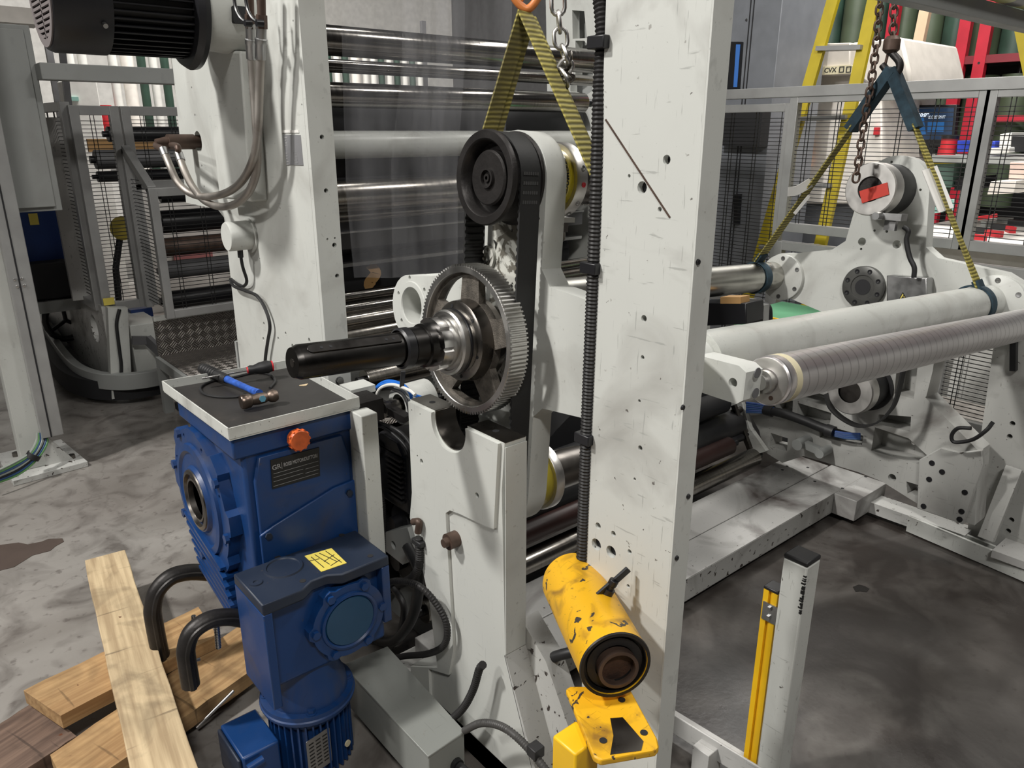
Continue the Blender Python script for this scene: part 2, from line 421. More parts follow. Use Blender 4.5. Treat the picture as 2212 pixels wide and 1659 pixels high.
def mk_floor():
    m, nt, bs = nm('stained_concrete'); v = coord(nt)
    b = mix(nt, noise(nt, v, .9, 8, .35, .65, dist=.8), (.18, .163, .147), (.36, .342, .32))
    b = mix(nt, mul(nt, noise(nt, v, 5, 10, .46, .70, dist=1.2), .75), b, (.08, .068, .060))
    b = mix(nt, mul(nt, noise(nt, v, 28, 6, .6, .7), .6), b, (.09, .075, .068))
    b = mix(nt, noise(nt, v, 90, 2, .76, .78), b, (.03, .025, .02))
    # oily, walked-dark area inside and to the right of the machine (soft edged stain)
    gr = N(nt, 'ShaderNodeTexGradient', gradient_type='SPHERICAL'); mp = N(nt, 'ShaderNodeMapping'); tc = N(nt, 'ShaderNodeTexCoord')
    mp.vector_type = 'TEXTURE'; mp.inputs['Location'].default_value = (2.6, 1.0, 0); mp.inputs['Scale'].default_value = (2.2, 1.6, 3)
    nt.links.new(tc.outputs['Object'], mp.inputs[0]); nt.links.new(mp.outputs[0], gr.inputs[0])
    gm = N(nt, 'ShaderNodeMath', operation='MULTIPLY', use_clamp=True); nt.links.new(gr.outputs['Fac'], gm.inputs[0]); gm.inputs[1].default_value = 2.6
    b = mix(nt, mul(nt, mul(nt, gm.outputs[0], noise(nt, v, 3, 8, .25, .6, .55, 1.0, dist=1.5)), .96), b, (.030, .024, .021))
    # cracks
    vo = N(nt, 'ShaderNodeTexVoronoi', feature='DISTANCE_TO_EDGE', Scale=.9); 
    nd = N(nt, 'ShaderNodeTexNoise', Scale=3.0, Detail=6); nt.links.new(v, nd.inputs[0])
    va = N(nt, 'ShaderNodeVectorMath', operation='MULTIPLY_ADD'); nt.links.new(nd.outputs['Color'], va.inputs[0]); va.inputs[1].default_value = (.6, .6, .6); nt.links.new(v, va.inputs[2])
    nt.links.new(va.outputs[0], vo.inputs['Vector'])
    cr = N(nt, 'ShaderNodeMapRange'); cr.inputs[1].default_value = 0; cr.inputs[2].default_value = .006; cr.inputs[3].default_value = .22; cr.inputs[4].default_value = 0; nt.links.new(vo.outputs['Distance'], cr.inputs[0])
    b = mix(nt, cr.outputs[0], b, (.05, .04, .035))
    nt.links.new(b, bs.inputs['Base Color'])
    nt.links.new(noise(nt, v, 2.5, 8, .3, .7, .22, .55), bs.inputs['Roughness']); bump(nt, bs, noise(nt, v, 60, 6, 0, 1), .15, .003); return m
M['floor'] = mk_floor()
def mk_tread():
    m, nt, bs = nm('tread_plate_aluminium'); v = coord(nt)
    sx = N(nt, 'ShaderNodeSeparateXYZ'); nt.links.new(v, sx.inputs[0])
    def mth(op, p, q_):
        n = N(nt, 'ShaderNodeMath', operation=op); nt.links.new(p, n.inputs[0]); nt.links.new(q_, n.inputs[1]); return n.outputs[0]
    s_ = mth('ADD', sx.outputs[1], sx.outputs[2]); u_ = mth('ADD', sx.outputs[0], s_); v_ = mth('SUBTRACT', sx.outputs[0], s_)
    cb = N(nt, 'ShaderNodeCombineXYZ'); nt.links.new(u_, cb.inputs[0]); nt.links.new(v_, cb.inputs[1]); cb.inputs[2].default_value = .011
    ck = N(nt, 'ShaderNodeTexChecker', Scale=19.0); nt.links.new(cb.outputs[0], ck.inputs[0])
    w2 = N(nt, 'ShaderNodeTexWave', Scale=19.0, bands_direction='X'); nt.links.new(cb.outputs[0], w2.inputs[0])
    w3 = N(nt, 'ShaderNodeTexWave', Scale=19.0, bands_direction='Y'); nt.links.new(cb.outputs[0], w3.inputs[0])
    mm = N(nt, 'ShaderNodeMix', data_type='FLOAT'); nt.links.new(ck.outputs['Fac'], mm.inputs[0]); nt.links.new(w2.outputs['Fac'], mm.inputs[2]); nt.links.new(w3.outputs['Fac'], mm.inputs[3])
    b = mix(nt, mm.outputs[0], (.20, .18, .165), (.44, .41, .38)); nt.links.new(b, bs.inputs['Base Color'])
    bs.inputs['Metallic'].default_value = .85; bs.inputs['Roughness'].default_value = .36; bump(nt, bs, mm.outputs[0], .9, .006); return m
M['tread'] = mk_tread()
def mk_film():
    m, nt, bs = nm('clear_plastic_film'); v = coord(nt)
    bs.inputs['Base Color'].default_value = (.80, .80, .84, 1); bs.inputs['Roughness'].default_value = .12; bs.inputs['Specular IOR Level'].default_value = .6
    nt.links.new(noise(nt, coord(nt, (1, 1, .15)), 9, 5, .3, .7, .02, .15), bs.inputs['Alpha']); bump(nt, bs, noise(nt, coord(nt, (1, 1, .2)), 10, 4, 0, 1), .5, .01); return m
M['film'] = mk_film()
def mk_grime():
    m, nt, bs = nm('grease_smeared_white_paint'); v = coord(nt)
    f = noise(nt, v, 12, 6, .47, .53, dist=2.5)
    b = mix(nt, f, (.60, .60, .55), (.16, .15, .125)); b = mix(nt, noise(nt, v, 30, 5, .62, .66, dist=1), b, (.02, .02, .018))
    nt.links.new(b, bs.inputs['Base Color']); bs.inputs['Roughness'].default_value = .3; bump(nt, bs, f, .3, .003); return m
M['grease'] = mk_grime()
M['scr_b'] = emit('screen_blue_glow', (.01, .07, .20), .9)
M['scr_d'] = emit('screen_dark_navy', (.008, .025, .06), .5)
M['scr_w'] = emit('screen_white_text', (.8, .9, 1.0), .9)
M['lcd'] = emit('blue_display_strip', (.03, .12, .38), .35)
# ================================================================== SETTING
s = MB(); s.box(-4, 14, -4, 16, -.2, 0); struct('floor', s, M['floor'], loc=(0, 0, 0))
s = MB(); s.box(-4, 14, 14.0, 14.2, 0, 6); struct('wall_back', s, M['wallw'])
s = MB(); s.box(10.2, 10.4, -4, 14, 0, 6); struct('wall_right', s, M['hazy'])
XF = .97     # the near side-frame plane of the machine
XB = 2.97    # the far side-frame plane
# ================================================================== NEAR SIDE FRAME: BIG UPRIGHT
t = thing('machine_upright', 'tall white scuffed machine upright in the middle, right of the big gear', 'machine upright', (XF, .82, 0))
yl, yr = .918, .716
s = MB(); hs = [circ(*pX([(x, y)], XF)[0], r, 12) for x, y, r in ((1440, 345, .0075), (1387, 405, .010), (1425, 452, .004), (1359, 380, .003), (1391, 688, .006), (1383, 968, .005),
    (1388, 772, .004), (1292, 1136, .007), (1325, 1153, .006), (1288, 1176, .0125), (1320, 1192, .0125), (1360, 1192, .005), (1327, 1260, .009), (1357, 1266, .004), (1371, 1035, .003), (1381, 866, .003))]
s.prism([(yr, -.0), (yl, 0), (yl, 2.3), (yr, 2.3)], XF, XF + .012, 'X', holes=hs)
obj('web_plate', s, M['white2'], t, bevel=.003)
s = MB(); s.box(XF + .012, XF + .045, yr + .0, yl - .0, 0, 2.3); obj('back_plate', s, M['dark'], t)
s = MB(); s.box(XF - .0005, XF + .047, yr - .004, yr - .0005, 0, 2.3); obj('side_flange', s, M['white'], t)
for x, y in ((1507, 566), (1486, 1072), (1474, 880), (1461, 1205)):
    p = at(x, y, Y=yr - .004); s = MB(); s.lathe(p, (0, -1, 0), [(0, 0), (0, .005), (.003, .004), (.003, 0)], 12); obj('screw', s, M['blackp'], t)
s = MB(); a = at(1308, 258, X=XF - .0006); b = at(1447, 470, X=XF - .0006); s.bar(a, b, .003, .0012, (1, 0, 0)); obj('scored_groove', s, M['brown'], t, label='long diagonal score line across the upright')
s = MB(); s.box(XF - .06, XF + .14, yr - .10, yl + .06, 0, .025); obj('foot_plate', s, M['grimy'], t)
# corrugated conduit clipped along it
s = MB(); s.tube([at(1290, -60, X=.99), at(1303, 60, X=.985), at(1297, 200, X=.975), at(1289, 450, X=.972), at(1279, 700, X=.972), at(1268, 960, X=.972), at(1259, 1210, X=.972), at(1257, 1330, X=.972)], .0142, 10, rib=.0065)
c = thing('corrugated_conduit', 'black corrugated conduit running up the left edge of the tall white upright', 'conduit', at(1259, 1330, X=.972))
obj('hose', s, M['conduit'], c)
for y in (92, 578, 945):
    p = at(1300 - (y - 92) * .038, y, X=.972); s = MB(); s.box(p.x - .016, p.x + .014, p.y - .019, p.y + .019, p.z - .010, p.z + .010); obj('clip', s, M['blackp'], c, bevel=.002)
# diagonal foot between bearing plate and upright, and floor rail behind
s = MB()
s.prism([(1.255, .40), (1.05, 0), (.86, 0), (1.10, .40), (1.19, .47)], XF + .065, XF + .12, 'X')
d_ = obj('bearing_frame_dummy', s, M['grimy'], t); d_.name = 'diagonal_foot'
s = MB(); a = at(1447, 1550, z=.06); b = at(1690, 1700, z=.06); s.bar(a, b, .05, .02)
s.bar(a + Vector((-.03, -.02, .02)), b + Vector((-.03, -.02, .02)), .006, .06)
s.box(a.x - .06, a.x + .0, a.y - .17, a.y - .12, .0, .09)
o = obj('base_rail', s, M['walk'], bevel=.002); tag(o, 'chipped white angle rail on the floor right of the tall upright foot', 'rail')
# ================================================================== BEARING PLATE (saddle)
t = thing('bearing_plate', 'white bearing plate with an open half-round saddle below the big gear', 'bearing plate', (XF, 1.35, 0))
def q(*p): return pX([p], XF)[0]
lt, sl, bt, sr, rt_ = q(886, 861), q(940, 896), q(980, 973), q(1010, 936), q(1090, 968)
# circle through the three saddle points
def circ3(a, b, c):
    ax, ay = a; bx, by = b; cx, cy = c; d = 2 * (ax * (by - cy) + bx * (cy - ay) + cx * (ay - by))
    ux = ((ax * ax + ay * ay) * (by - cy) + (bx * bx + by * by) * (cy - ay) + (cx * cx + cy * cy) * (ay - by)) / d
    uy = ((ax * ax + ay * ay) * (cx - bx) + (bx * bx + by * by) * (ax - cx) + (cx * cx + cy * cy) * (bx - ax)) / d
    return ux, uy, math.hypot(ax - ux, ay - uy)
ztop = .957
SCY = (sl[0] + sr[0]) / 2; SR = abs(sl[0] - sr[0]) / 2
ua, ub, sr_ = circ3((SCY + SR, ztop), (SCY, bt[1]), (SCY - SR, ztop))
a0 = math.degrees(math.atan2(ztop - ub, SR)); 
sad = [(ua + sr_ * math.cos(R(k)), ub + sr_ * math.sin(R(k))) for k in [a0 + (-180 - 2 * a0) * i / 24 for i in range(25)]] if a0 < 90 else []
out = [(lt[0], ztop)] + sad + [(rt_[0], ztop), q(1084, 1060), (rt_[0], .40), (1.05, .08), (1.05, 0), (1.60, 0), (1.60, .12), q(948, 1440), q(930, 1300), q(905, 1180), (lt[0] + .02, .62), (lt[0] + .005, .70)]
out[-8:-8] = []
hs = [circ(*q(x, y), r, 14) for x, y, r in ((917, 995, .0075), (908, 983, .003), (1037, 1068, .0075), (896, 884, .002), (914, 893, .002))]
XT = XF + .062
s = MB(); s.prism(out, XF, XT, 'X', holes=hs); pl = obj('web_plate', s, M['white'], t, bevel=.003)
ro = [(lt[0] - .004, ztop - .003)] + [(y_ + (.003 if y_ > SCY else -.003), z_ - .003) for y_, z_ in sad] + [(rt_[0] + .012, ztop - .003), q(1073, 1140), q(1055, 1134), q(1000, 1108), q(978, 1100), q(969, 1106), q(970, 1130), q(985, 1400), q(975, 1455), (1.50, .17), (1.50, .05), (1.595, .05), (1.595, .12), q(951, 1440), q(934, 1300), q(909, 1180), (lt[0] + .014, .62), (lt[0] - .002, .70)]
s = MB(); s.prism(ro, XF - .009, XF, 'X', holes=[h for h in hs]); obj('raised_border', s, M['white'], t, bevel=.005)
s = MB(); s.prism([(SCY - SR, ztop + .0008), (rt_[0], ztop + .0008), (rt_[0], ztop - .0008), (SCY - SR, ztop - .0008)], XF + .001, XT - .001, 'X'); obj('machined_top', s, M['dsteel'], t, label='dark oily machined top right of the saddle')
s = MB(); s.prism([(lt[0], ztop + .0008), (SCY + SR, ztop + .0008), (SCY + SR, ztop - .0008), (lt[0], ztop - .0008)], XF + .001, XT - .001, 'X'); obj('machined_top', s, M['dsteel'], t, label='dark oily machined top left of the saddle')
s = MB(); s.prism(sad + [(ua + (sr_ - .003) * math.cos(R(k)), ub + (sr_ - .003) * math.sin(R(k))) for k in [-180 - a0 + (180 + 2 * a0) * i / 24 for i in range(25)]], XF + .001, XT - .001, 'X'); obj('saddle_liner', s, M['dsteel'], t, label='bare steel half-round saddle surface')
for cy in ((lt[0] + SCY + SR) / 2, (rt_[0] + SCY - SR) / 2):
    s = MB(); s.lathe((XF + .03, cy, ztop + .0009), (0, 0, 1), [(0, .0), (.0, .008), (.0004, .008), (.0004, 0)], 16); obj('tapped_hole', s, M['dark'], t)
s = MB(); s.box(XF + .0, XT, rt_[0] - .003, rt_[0] - .0005, .41, ztop - .01); obj('side_face', s, M['white'], t)
p = at(986, 1163, X=XF); b = MB(); b.cyl(p, p + Vector((-.028, 0, 0)), .021, 24); b.lathe(p + Vector((-.028, 0, 0)), (-1, 0, 0), [(0, .0), (0, .013), (.012, .011), (.012, 0)], 20); obj('plug', b, M['brown'], t, label='rusty round plug with stub')
s = MB(); s.box(XF, XF + .2, 1.03, 1.72, .0, .07); obj('base_bar', s, M['grimy'], t)
s = MB(); s.prism([(1.258, .41), (1.245, .41), (1.03, .08), (1.05, .08)][0:0] or [(rt_[0], .405), (rt_[0] + .004, .405), (1.05, .075), (1.03, .075)], XF, XF + .09, 'X'); obj('leg_face', s, M['grimy'], t, label='dark greasy sloping leg face')
# ================================================================== LEFT PRESS COLUMN
t = thing('press_side_frame', 'broad white press side frame with bolt holes behind the blue gearbox', 'machine frame', (XF, 2.3, 0))
rb = q(702, 800); rt0 = q(637, 0); ye = (rb[0] + rt0[0]) / 2
left = [q(362, -120), q(372, 130), q(402, 438), q(470, 452), q(484, 470), q(520, 800), q(545, 980)]
out = [(ye, 0)] + [(ye, 2.35)] + left + [(left[-1][0] - .0, 0)]
hole_big = circ(*q(428, 306), .036, 24)
hs = [hole_big] + [circ(*q(x, y), r, 10) for x, y, r in ((414, 189, .004), (421, 248, .004), (436, 358, .004), (441, 403, .004), (535, 215, .007), (633, 45, .003), (652, 226, .003),
     (569, 732, .007), (601, 731, .006), (617, 720, .006), (632, 748, .008), (668, 735, .008), (570, 699, .006), (561, 559, .003), (605, 450, .003))]
s = MB(); s.prism(out, XF, XF + .02, 'X', holes=hs); obj('web_plate', s, M['white'], t, bevel=.004)
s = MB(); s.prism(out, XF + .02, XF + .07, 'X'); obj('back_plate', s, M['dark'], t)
# -Y side strip with its bolt holes
X2 = at(722, 400, Y=ye).x
hs = [circ(*pY([(x, y)], ye)[0], r, 10) for x, y, r in ((689, 296, .0065), (698, 411, .0065), (701, 515, .003), (717, 513, .003), (716, 528, .007), (722, 594, .0065))]
s = MB(); s.prism([(XF, 0), (X2, 0), (X2, 2.35), (XF, 2.35)], ye - .018, ye - .001, 'Y', holes=hs); obj('edge_strip', s, M['white'], t, bevel=.002)
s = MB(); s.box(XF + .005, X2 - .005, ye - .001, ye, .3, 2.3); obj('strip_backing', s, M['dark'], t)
p = at(733, 822, Y=ye - .018); s = MB(); s.hexa(p, (0, -1, 0), .011, .009); s.cyl(p + Vector((0, -.0, 0)), p + Vector((0, -.002, 0)), .013); obj('bolt', s, M['galv'], t)
# cover box over the casting
out = pX([(440, 106), (517, 110), (541, 436), (474, 428)], XF - .055)
s = MB(); s.prism(out, XF - .055, XF, 'X'); obj('gear_cover', s, M['white'], t, bevel=.006)
# type plate
p = pX([(611, 291), (649, 292), (655, 357), (619, 356)], XF - .001); s = MB(); s.prism(p, XF - .0018, XF - .0003, 'X'); tp = obj('type_plate', s, M['plate'], t, label='small grey engraved type plate')
p = pX([(609, 281), (645, 281), (646, 287), (610, 287)], XF - .001); s = MB(); s.prism(p, XF - .0018, XF - .0003, 'X'); obj('paper_strip', s, M['paper'], t)
P0 = at(613, 296, X=XF - .0022)
Mt = frameM(P0, (0, -1, 0), (0, 0, 1))
for k, (a, b) in enumerate(((0, 8), (6, 5), (12, 6), (18, 4), (34, 4), (40, 5), (46, 4), (52, 6), (58, 5))):
    s = MB(); p = at(614 + a * .09, 297 + a, X=XF - .002); s.box(p.x - .0004, p.x + .0002, p.y - .0025 * b, p.y, p.z - .0012, p.z + .0012); obj('text_line', s, M['inkg'], tp)
s = MB()
for k in range(4):
    p = at(634 + k * .7, 329 + k * 6.5, X=XF - .002); w_ = .021; h_ = .0055
    for z0, z1, y0, y1 in ((p.z, p.z + .0008, p.y - w_, p.y), (p.z - h_, p.z - h_ + .0008, p.y - w_, p.y), (p.z - h_, p.z, p.y - .0008, p.y), (p.z - h_, p.z, p.y - w_, p.y - w_ + .0008)):
        s.box(p.x - .0004, p.x + .0002, y0, y1, z0, z1)
obj('form_boxes', s, M['inkg'], tp)
# round end cap with cable
t = thing('round_sensor_housing', 'white round housing sticking out of the press frame above the gearbox', 'housing', at(510, 505, X=XF))
c0 = at(541, 507, X=XF - .001); s = MB(); s.lathe(c0, (-1, 0, 0), [(0, .0), (0, .047), (.075, .047), (.080, .044), (.080, 0)], 40); obj('drum', s, M['white'], t)
s = MB(); s.lathe(c0, (-1, 0, 0), [(0, 0), (0, .058), (.006, .058), (.006, 0)], 40); obj('flange', s, M['white'], t)
s = MB(); s.tube([at(518, 538, X=.93), at(524, 575, X=.935), at(533, 606, X=.95), at(526, 618, X=.955), at(512, 613, X=.955), at(498, 603, X=.955), at(505, 618, X=.95), at(530, 628, X=.95), at(556, 640, X=.95), at(575, 672, X=.955), at(583, 705, X=.955), at(578, 740, X=.955), at(573, 778, X=.955), at(573, 820, X=.955)], .0055, 8)
s.cyl(at(518, 532, X=.93), at(520, 556, X=.93), .009, 12); c = obj('power_cable', s, M['black']); tag(c, 'black cable hanging from the white round housing down behind the tray', 'cable')
# ================================================================== BLACK MOTOR TOP LEFT
my, mz = 2.38, 1.925
t = thing('electric_motor', 'large black finned electric motor bolted high on the press frame at top left', 'motor', (.65, my, mz))
ax = Vector((-1, 0, 0)); c0 = Vector((.83, my, mz))
s = MB(); s.lathe(c0, ax, [(0, 0), (0, .158), (.014, .160), (.03, .150), (.034, .125), (.034, 0)], 48); obj('mounting_flange', s, M['blackp'], t)
s = MB(); s.cyl(c0, c0 + ax * .24, .112, 48)
for k in range(44):
    a = 2 * math.pi * k / 44; d = Vector((0, math.cos(a), math.sin(a))); s.bar(c0 + ax * .035 + d * .120, c0 + ax * .245 + d * .120, .0035, .022, d)
obj('finned_body', s, M['blackp'], t)
s = MB(); s.lathe(c0, ax, [(.235, .118), (.235, .134), (.355, .134), (.368, .128), (.372, .110), (.360, .105), (.355, .118)], 48, True); obj('fan_cowl', s, M['hazy'], t) if False else obj('fan_cowl', s, M['blackp'], t)
s = MB()
g0 = c0 + ax * .369
for k in range(-8, 9):
    z_ = k * .0135; L = math.sqrt(max(0, .118 ** 2 - z_ ** 2)); s.box(g0.x - .003, g0.x + .003, my - L, my + L, mz + z_ - .0035, mz + z_ + .0035)
s.pipe(g0 - ax * .004, g0 + ax * .004, .122, .104, 40); s.box(g0.x - .003, g0.x + .003, my - .004, my + .004, mz - .11, mz + .11); obj('fan_grille', s, plain('dusty_grille', (.16, .14, .14), .6), t)
p = c0 + ax * .26 + Vector((0, -.118, -.07)); s = MB(); s.cyl(p, p + Vector((0, -.012, -.006)), .006, 12); obj('screw', s, M['galv'], t)
s = MB(); s.lathe(Vector((.831, my - .02, mz)), (1, 0, 0), [(0, 0), (0, .105), (.135, .118), (.138, 0)], 40); ad = obj('bell_housing', s, M['white'], t, label='white bell housing between motor and frame')
p = at(470, 43, X=.905); p = Vector((.92, my - .135, p.z)); s = MB(); s.prism(rr(.895, p.z - .022, .935, p.z + .022, .006), my - .138, my - .10, 'Y'); obj('slot_opening', s, M['dark'], ad)
# hydraulic union and hoses
t = thing('rotary_union', 'rusty rotary union poking out of the round hole in the press frame', 'coupling', at(400, 305, X=.93))
u0 = at(431, 306, X=XF + .02); u0 = Vector((XF + .02, u0.y, u0.z)); s = MB(); s.cyl(u0, u0 + Vector((-.11, 0, 0)), .026, 28); s.cyl(u0 + Vector((-.10, 0, 0)), u0 + Vector((-.15, .0, -.004)), .021, 24, .014); obj('body', s, M['brown'], t)
e1 = at(352, 322, X=.82); e2 = at(385, 330, X=.84)
s = MB(); s.tube([u0 + Vector((-.13, 0, 0)), u0 + Vector((-.15, 0, -.012)), e1], .011, 12); s.tube([u0 + Vector((-.10, 0, -.01)), e2 + Vector((0, 0, .02)), e2], .010, 12); obj('elbows', s, M['brown'], t)
h1 = [e1, at(367, 358, X=.82), at(383, 392, X=.83), at(410, 417, X=.85), at(445, 425, X=.87), at(490, 416, X=.88), at(525, 388, X=.885), at(548, 340, X=.885), at(557, 280, X=.885), at(560, 200, X=.89), at(563, 110, X=.89), at(565, 60, X=.89)]
h2 = [e2, at(397, 365, X=.84), at(415, 402, X=.85), at(440, 432, X=.87), at(472, 446, X=.88), at(505, 442, X=.885), at(535, 418, X=.89), at(553, 375, X=.90), at(556, 320, X=.90), at(552, 250, X=.90), at(548, 190, X=.90), at(543, 110, X=.895), at(541, 60, X=.89)]
for hp, lb in ((h1, 'braided steel hydraulic hose, outer of the pair looping left from above the tray column'), (h2, 'braided steel hydraulic hose, inner of the pair looping from the rusty union')):
    t = thing('hydraulic_hose', lb, 'hose', hp[5], group=None)
    s = MB(); s.tube(hp, .0118, 12); obj('hose', s, M['hose'], t)
    s = MB(); d = (hp[-1] - hp[-2]).normalized(); s.lathe(hp[-2] - d * .02, d, [(0, 0), (0, .0145), (.035, .0145), (.037, .016), (.05, .016), (.052, .013), (.09, .013), (.09, 0)], 14); obj('ferrule', s, M['galv'], t); s = MB()
    d0 = (hp[1] - hp[0]).normalized(); s.lathe(hp[0], d0, [(0, 0), (0, .014), (.03, .014), (.03, 0)], 14); obj('ferrule', s, M['galv'], t)
t = thing('shutoff_valves', 'pair of brown pipes with black lever valves above the hydraulic hoses', 'valves', at(553, 30, X=.89))
for px in (541, 566):
    s = MB(); p = at(px, 62, X=.89); p2 = at(px - 3, -60, X=.89); s.cyl(p, p2, .011, 14); s.cyl(p, p + (p2 - p) * .25, .014, 6); obj('pipe', s, M['brown'], t)
    s = MB(); v = at(px - 6, 50, X=.875); s.tube([v, at(px - 22, 38, X=.865), at(px - 33, 12, X=.865), at(px - 38, -40, X=.865)], .0045, 8, sm=4); s.cyl(v + Vector((.01, 0, 0)), v + Vector((-.008, 0, 0)), .0085, 12); obj('lever', s, M['blackp'], t)
# ================================================================== BLUE GEARBOX
t = thing('worm_gearbox', 'large dirty blue right-angle gearbox carrying a white tray, in the left foreground', 'gearbox', (.70, 1.85, .45))
x0, x1, y0, y1 = .575, .865, 1.672, 2.05
s = MB(); s.box(x0, x1, y0, y1, .40, .915); obj('housing', s, M['blue'], t, bevel=.01)
s = MB(); s.box(x0 - .02, x1 + .012, y0 - .006, y1 + .01, .865, .921); obj('head_flange', s, M['blue'], t, bevel=.006)
s = MB(); s.prism([(x0 + .02, .47), (x0 + .02, .80), (x0 + .035, .86), (x1 - .03, .86), (x1 - .015, .80), (x1 - .015, .47)], y0 - .012, y0, 'Y'); obj('front_boss', s, M['blue'], t, bevel=.005)
s = MB(); s.prism([(x0 + .015, .44), (x0 + .015, .66), (x0 + .05, .675), (x1 - .07, .725), (x1 - .01, .73), (x1 - .01, .44)], y0 - .020, y0 - .012, 'Y'); obj('cover_plate', s, M['blue'], t, bevel=.003)
for x_, z_ in ((x0 + .035, .655), (x1 - .03, .70)):
    s = MB(); s.hexa((x_, y0 - .02, z_), (0, -1, 0), .009, .007); obj('bolt', s, M['bluetop'], t)
# orange vent plug
p = at(638, 945, Y=y0 - .012); s = MB(); s.lathe(p, (0, -1, 0), [(0, 0), (0, .022), (.012, .022), (.014, .026), (.026, .026), (.029, .024), (.029, 0)], 28)
for k in range(12):
    a = 2 * math.pi * k / 12; dd = Vector((math.cos(a), 0, math.sin(a))); s.bar(p + Vector((0, -.014, 0)) + dd * .026, p + Vector((0, -.027, 0)) + dd * .026, .005, .004, dd)
obj('vent_plug', s, M['orange'], t, label='orange plastic vent plug')
# name plate with its lettering
Pn = [(584, 994), (689, 966), (691, 1027), (588, 1056)]
s = MB(); s.prism(pY(Pn, y0 - .013), y0 - .0145, y0 - .012, 'Y'); npl = obj('name_plate', s, M['ink'], t, label='black engraved maker plate on the gearbox')
yy = y0 - .0152
o0 = at(588, 1016, Y=yy); ex = (at(689, 989, Y=yy) - o0); Lx = ex.length; ey = Vector((0, 0, 1)); ex = Vector((1, 0, 0))
Mx = frameM(o0, ex, ey)
text('lettering', 'GR', .017, Mx, M['inkg'], npl, bold=.0002)
text('lettering', 'ROSSI MOTORIDUTTORI', .0135, frameM(at(613, 1008, Y=yy), ex, ey), M['inkg'], npl, sx=.60, bold=.0003)
s = MB(); p = at(609, 1012, Y=yy); s.box(p.x, p.x + .001, yy, yy + .0006, p.z - .001, p.z + .016)
for a, b, y2 in ((591, 688, 0), (591, 655, 8), (591, 655, 17), (591, 688, 27), (660, 688, 8), (660, 688, 17)):
    pa = at(a, 1024 + y2 - (a - 591) * .27, Y=yy); pb = at(b, 1024 + y2 - (b - 591) * .27, Y=yy); s.box(pa.x, pb.x, yy, yy + .0006, pa.z - .0004, pa.z + .0004)
obj('plate_rules', s, M['inkg'], npl)
# output flange on the left face
fc = at(437, 1076, X=x0 - .025); fy, fz = fc.y, fc.z
outl = []
for k in range(96):
    a = 2 * math.pi * k / 96; lob = .5 + .5 * math.cos(8 * a); r_ = .192 + .018 * (1 if lob > .55 else 0); outl.append((fy + r_ * math.cos(a), min(.862, fz + r_ * math.sin(a))))
hs = [circ(fy + .175 * math.cos(a), fz + .175 * math.sin(a), .0065, 10) for a in [2 * math.pi * (k + .5) / 8 for k in range(8)] if fz + .175 * math.sin(a) < .84]
s = MB(); s.prism(outl, x0 - .03, x0, 'X', holes=hs); obj('output_flange', s, M['blue'], t, bevel=.003)
s = MB(); s.lathe((x0 - .03, fy, fz), (-1, 0, 0), [(0, 0), (0, .155), (.008, .153), (.010, .135), (.003, .128), (.003, .094), (.012, .088), (.014, .073), (0, .065)], 64); obj('flange_ring', s, M['blue'], t)
s = MB(); s.lathe((x0 - .03, fy, fz), (-1, 0, 0), [(.004, .088), (.016, .083), (.018, .073), (.006, .069), (.006, .063), (.014, .060), (.014, .054), (-.06, .050), (-.25, .050), (-.25, 0)], 48); obj('hollow_bore', s, M['dsteel'], t, label='bare steel hollow bore in the left flange')
for k in range(8):
    a = 2 * math.pi * k / 8 + .2
    if fz + .196 * math.sin(a) < .85:
        s = MB(); s.hexa((x0 - .03, fy + .19 * math.cos(a), fz + .19 * math.sin(a)), (-1, 0, 0), .013, .010); obj('bolt', s, M['blue'], t)
# lower-left cooling ribs
for k in range(7):
    z_ = .515 - k * .030; s = MB(); s.prism([(1.80, z_), (2.06, z_ + .06), (2.06, z_ + .068), (1.80, z_ + .008)], x0 - .045 + k * .003, x0 + .02, 'X'); obj('cooling_fin', s, M['blue'], t)
s = MB(); s.box(x0 + .0, x1 - .03, 1.72, 2.02, .30, .41); obj('sump', s, M['blue'], t, bevel=.02)
# tray
T = [(.548, 1.656), (.885, 1.656), (.893, 2.085), (.541, 2.118)]
s = MB(); s.prism(T, .922, .928); trb = thing('parts_tray', 'shallow white paint-spattered tray with a black mat on top of the blue gearbox', 'tray', (.7, 1.88, .922)); obj('tray_base', s, M['white'], trb)
s = MB()
for i in range(4):
    a, b = T[i], T[(i + 1) % 4]; s.bar((a[0], a[1], .940), (b[0], b[1], .940), .003, .027)
obj('rim', s, M['white2'], trb)
s = MB(); s.prism([(.553, 1.661), (.880, 1.661), (.888, 2.080), (.546, 2.112)], .928, .931); obj('mat', s, paint('grimy_black_mat', (.022, .020, .019), dirt=(.07, .055, .045), amt=.8, rough=.5, scratch=0), trb, label='grimy black mat')
s = MB(); pc = at(657, 832, z=.9315); s.prism([(pc.x + .010 * math.cos(a) * (1 + .5 * math.sin(3.1 * a)), pc.y + .007 * math.sin(a) * (1 + .4 * math.cos(2.3 * a))) for a in [k * .45 for k in range(14)]], .931, .9325); obj('wood_crumb', s, M['wood'], trb)
# white support post right of gearbox
s = MB(); s.box(.858, .905, 1.60, 1.656, .3, .922); s.box(.862, .868, 1.656, 1.73, .45, .922)
o = obj('tray_support_post', s, M['white2'], bevel=.003); tag(o, 'slim white angle post standing under the front right corner of the tray', 'post')
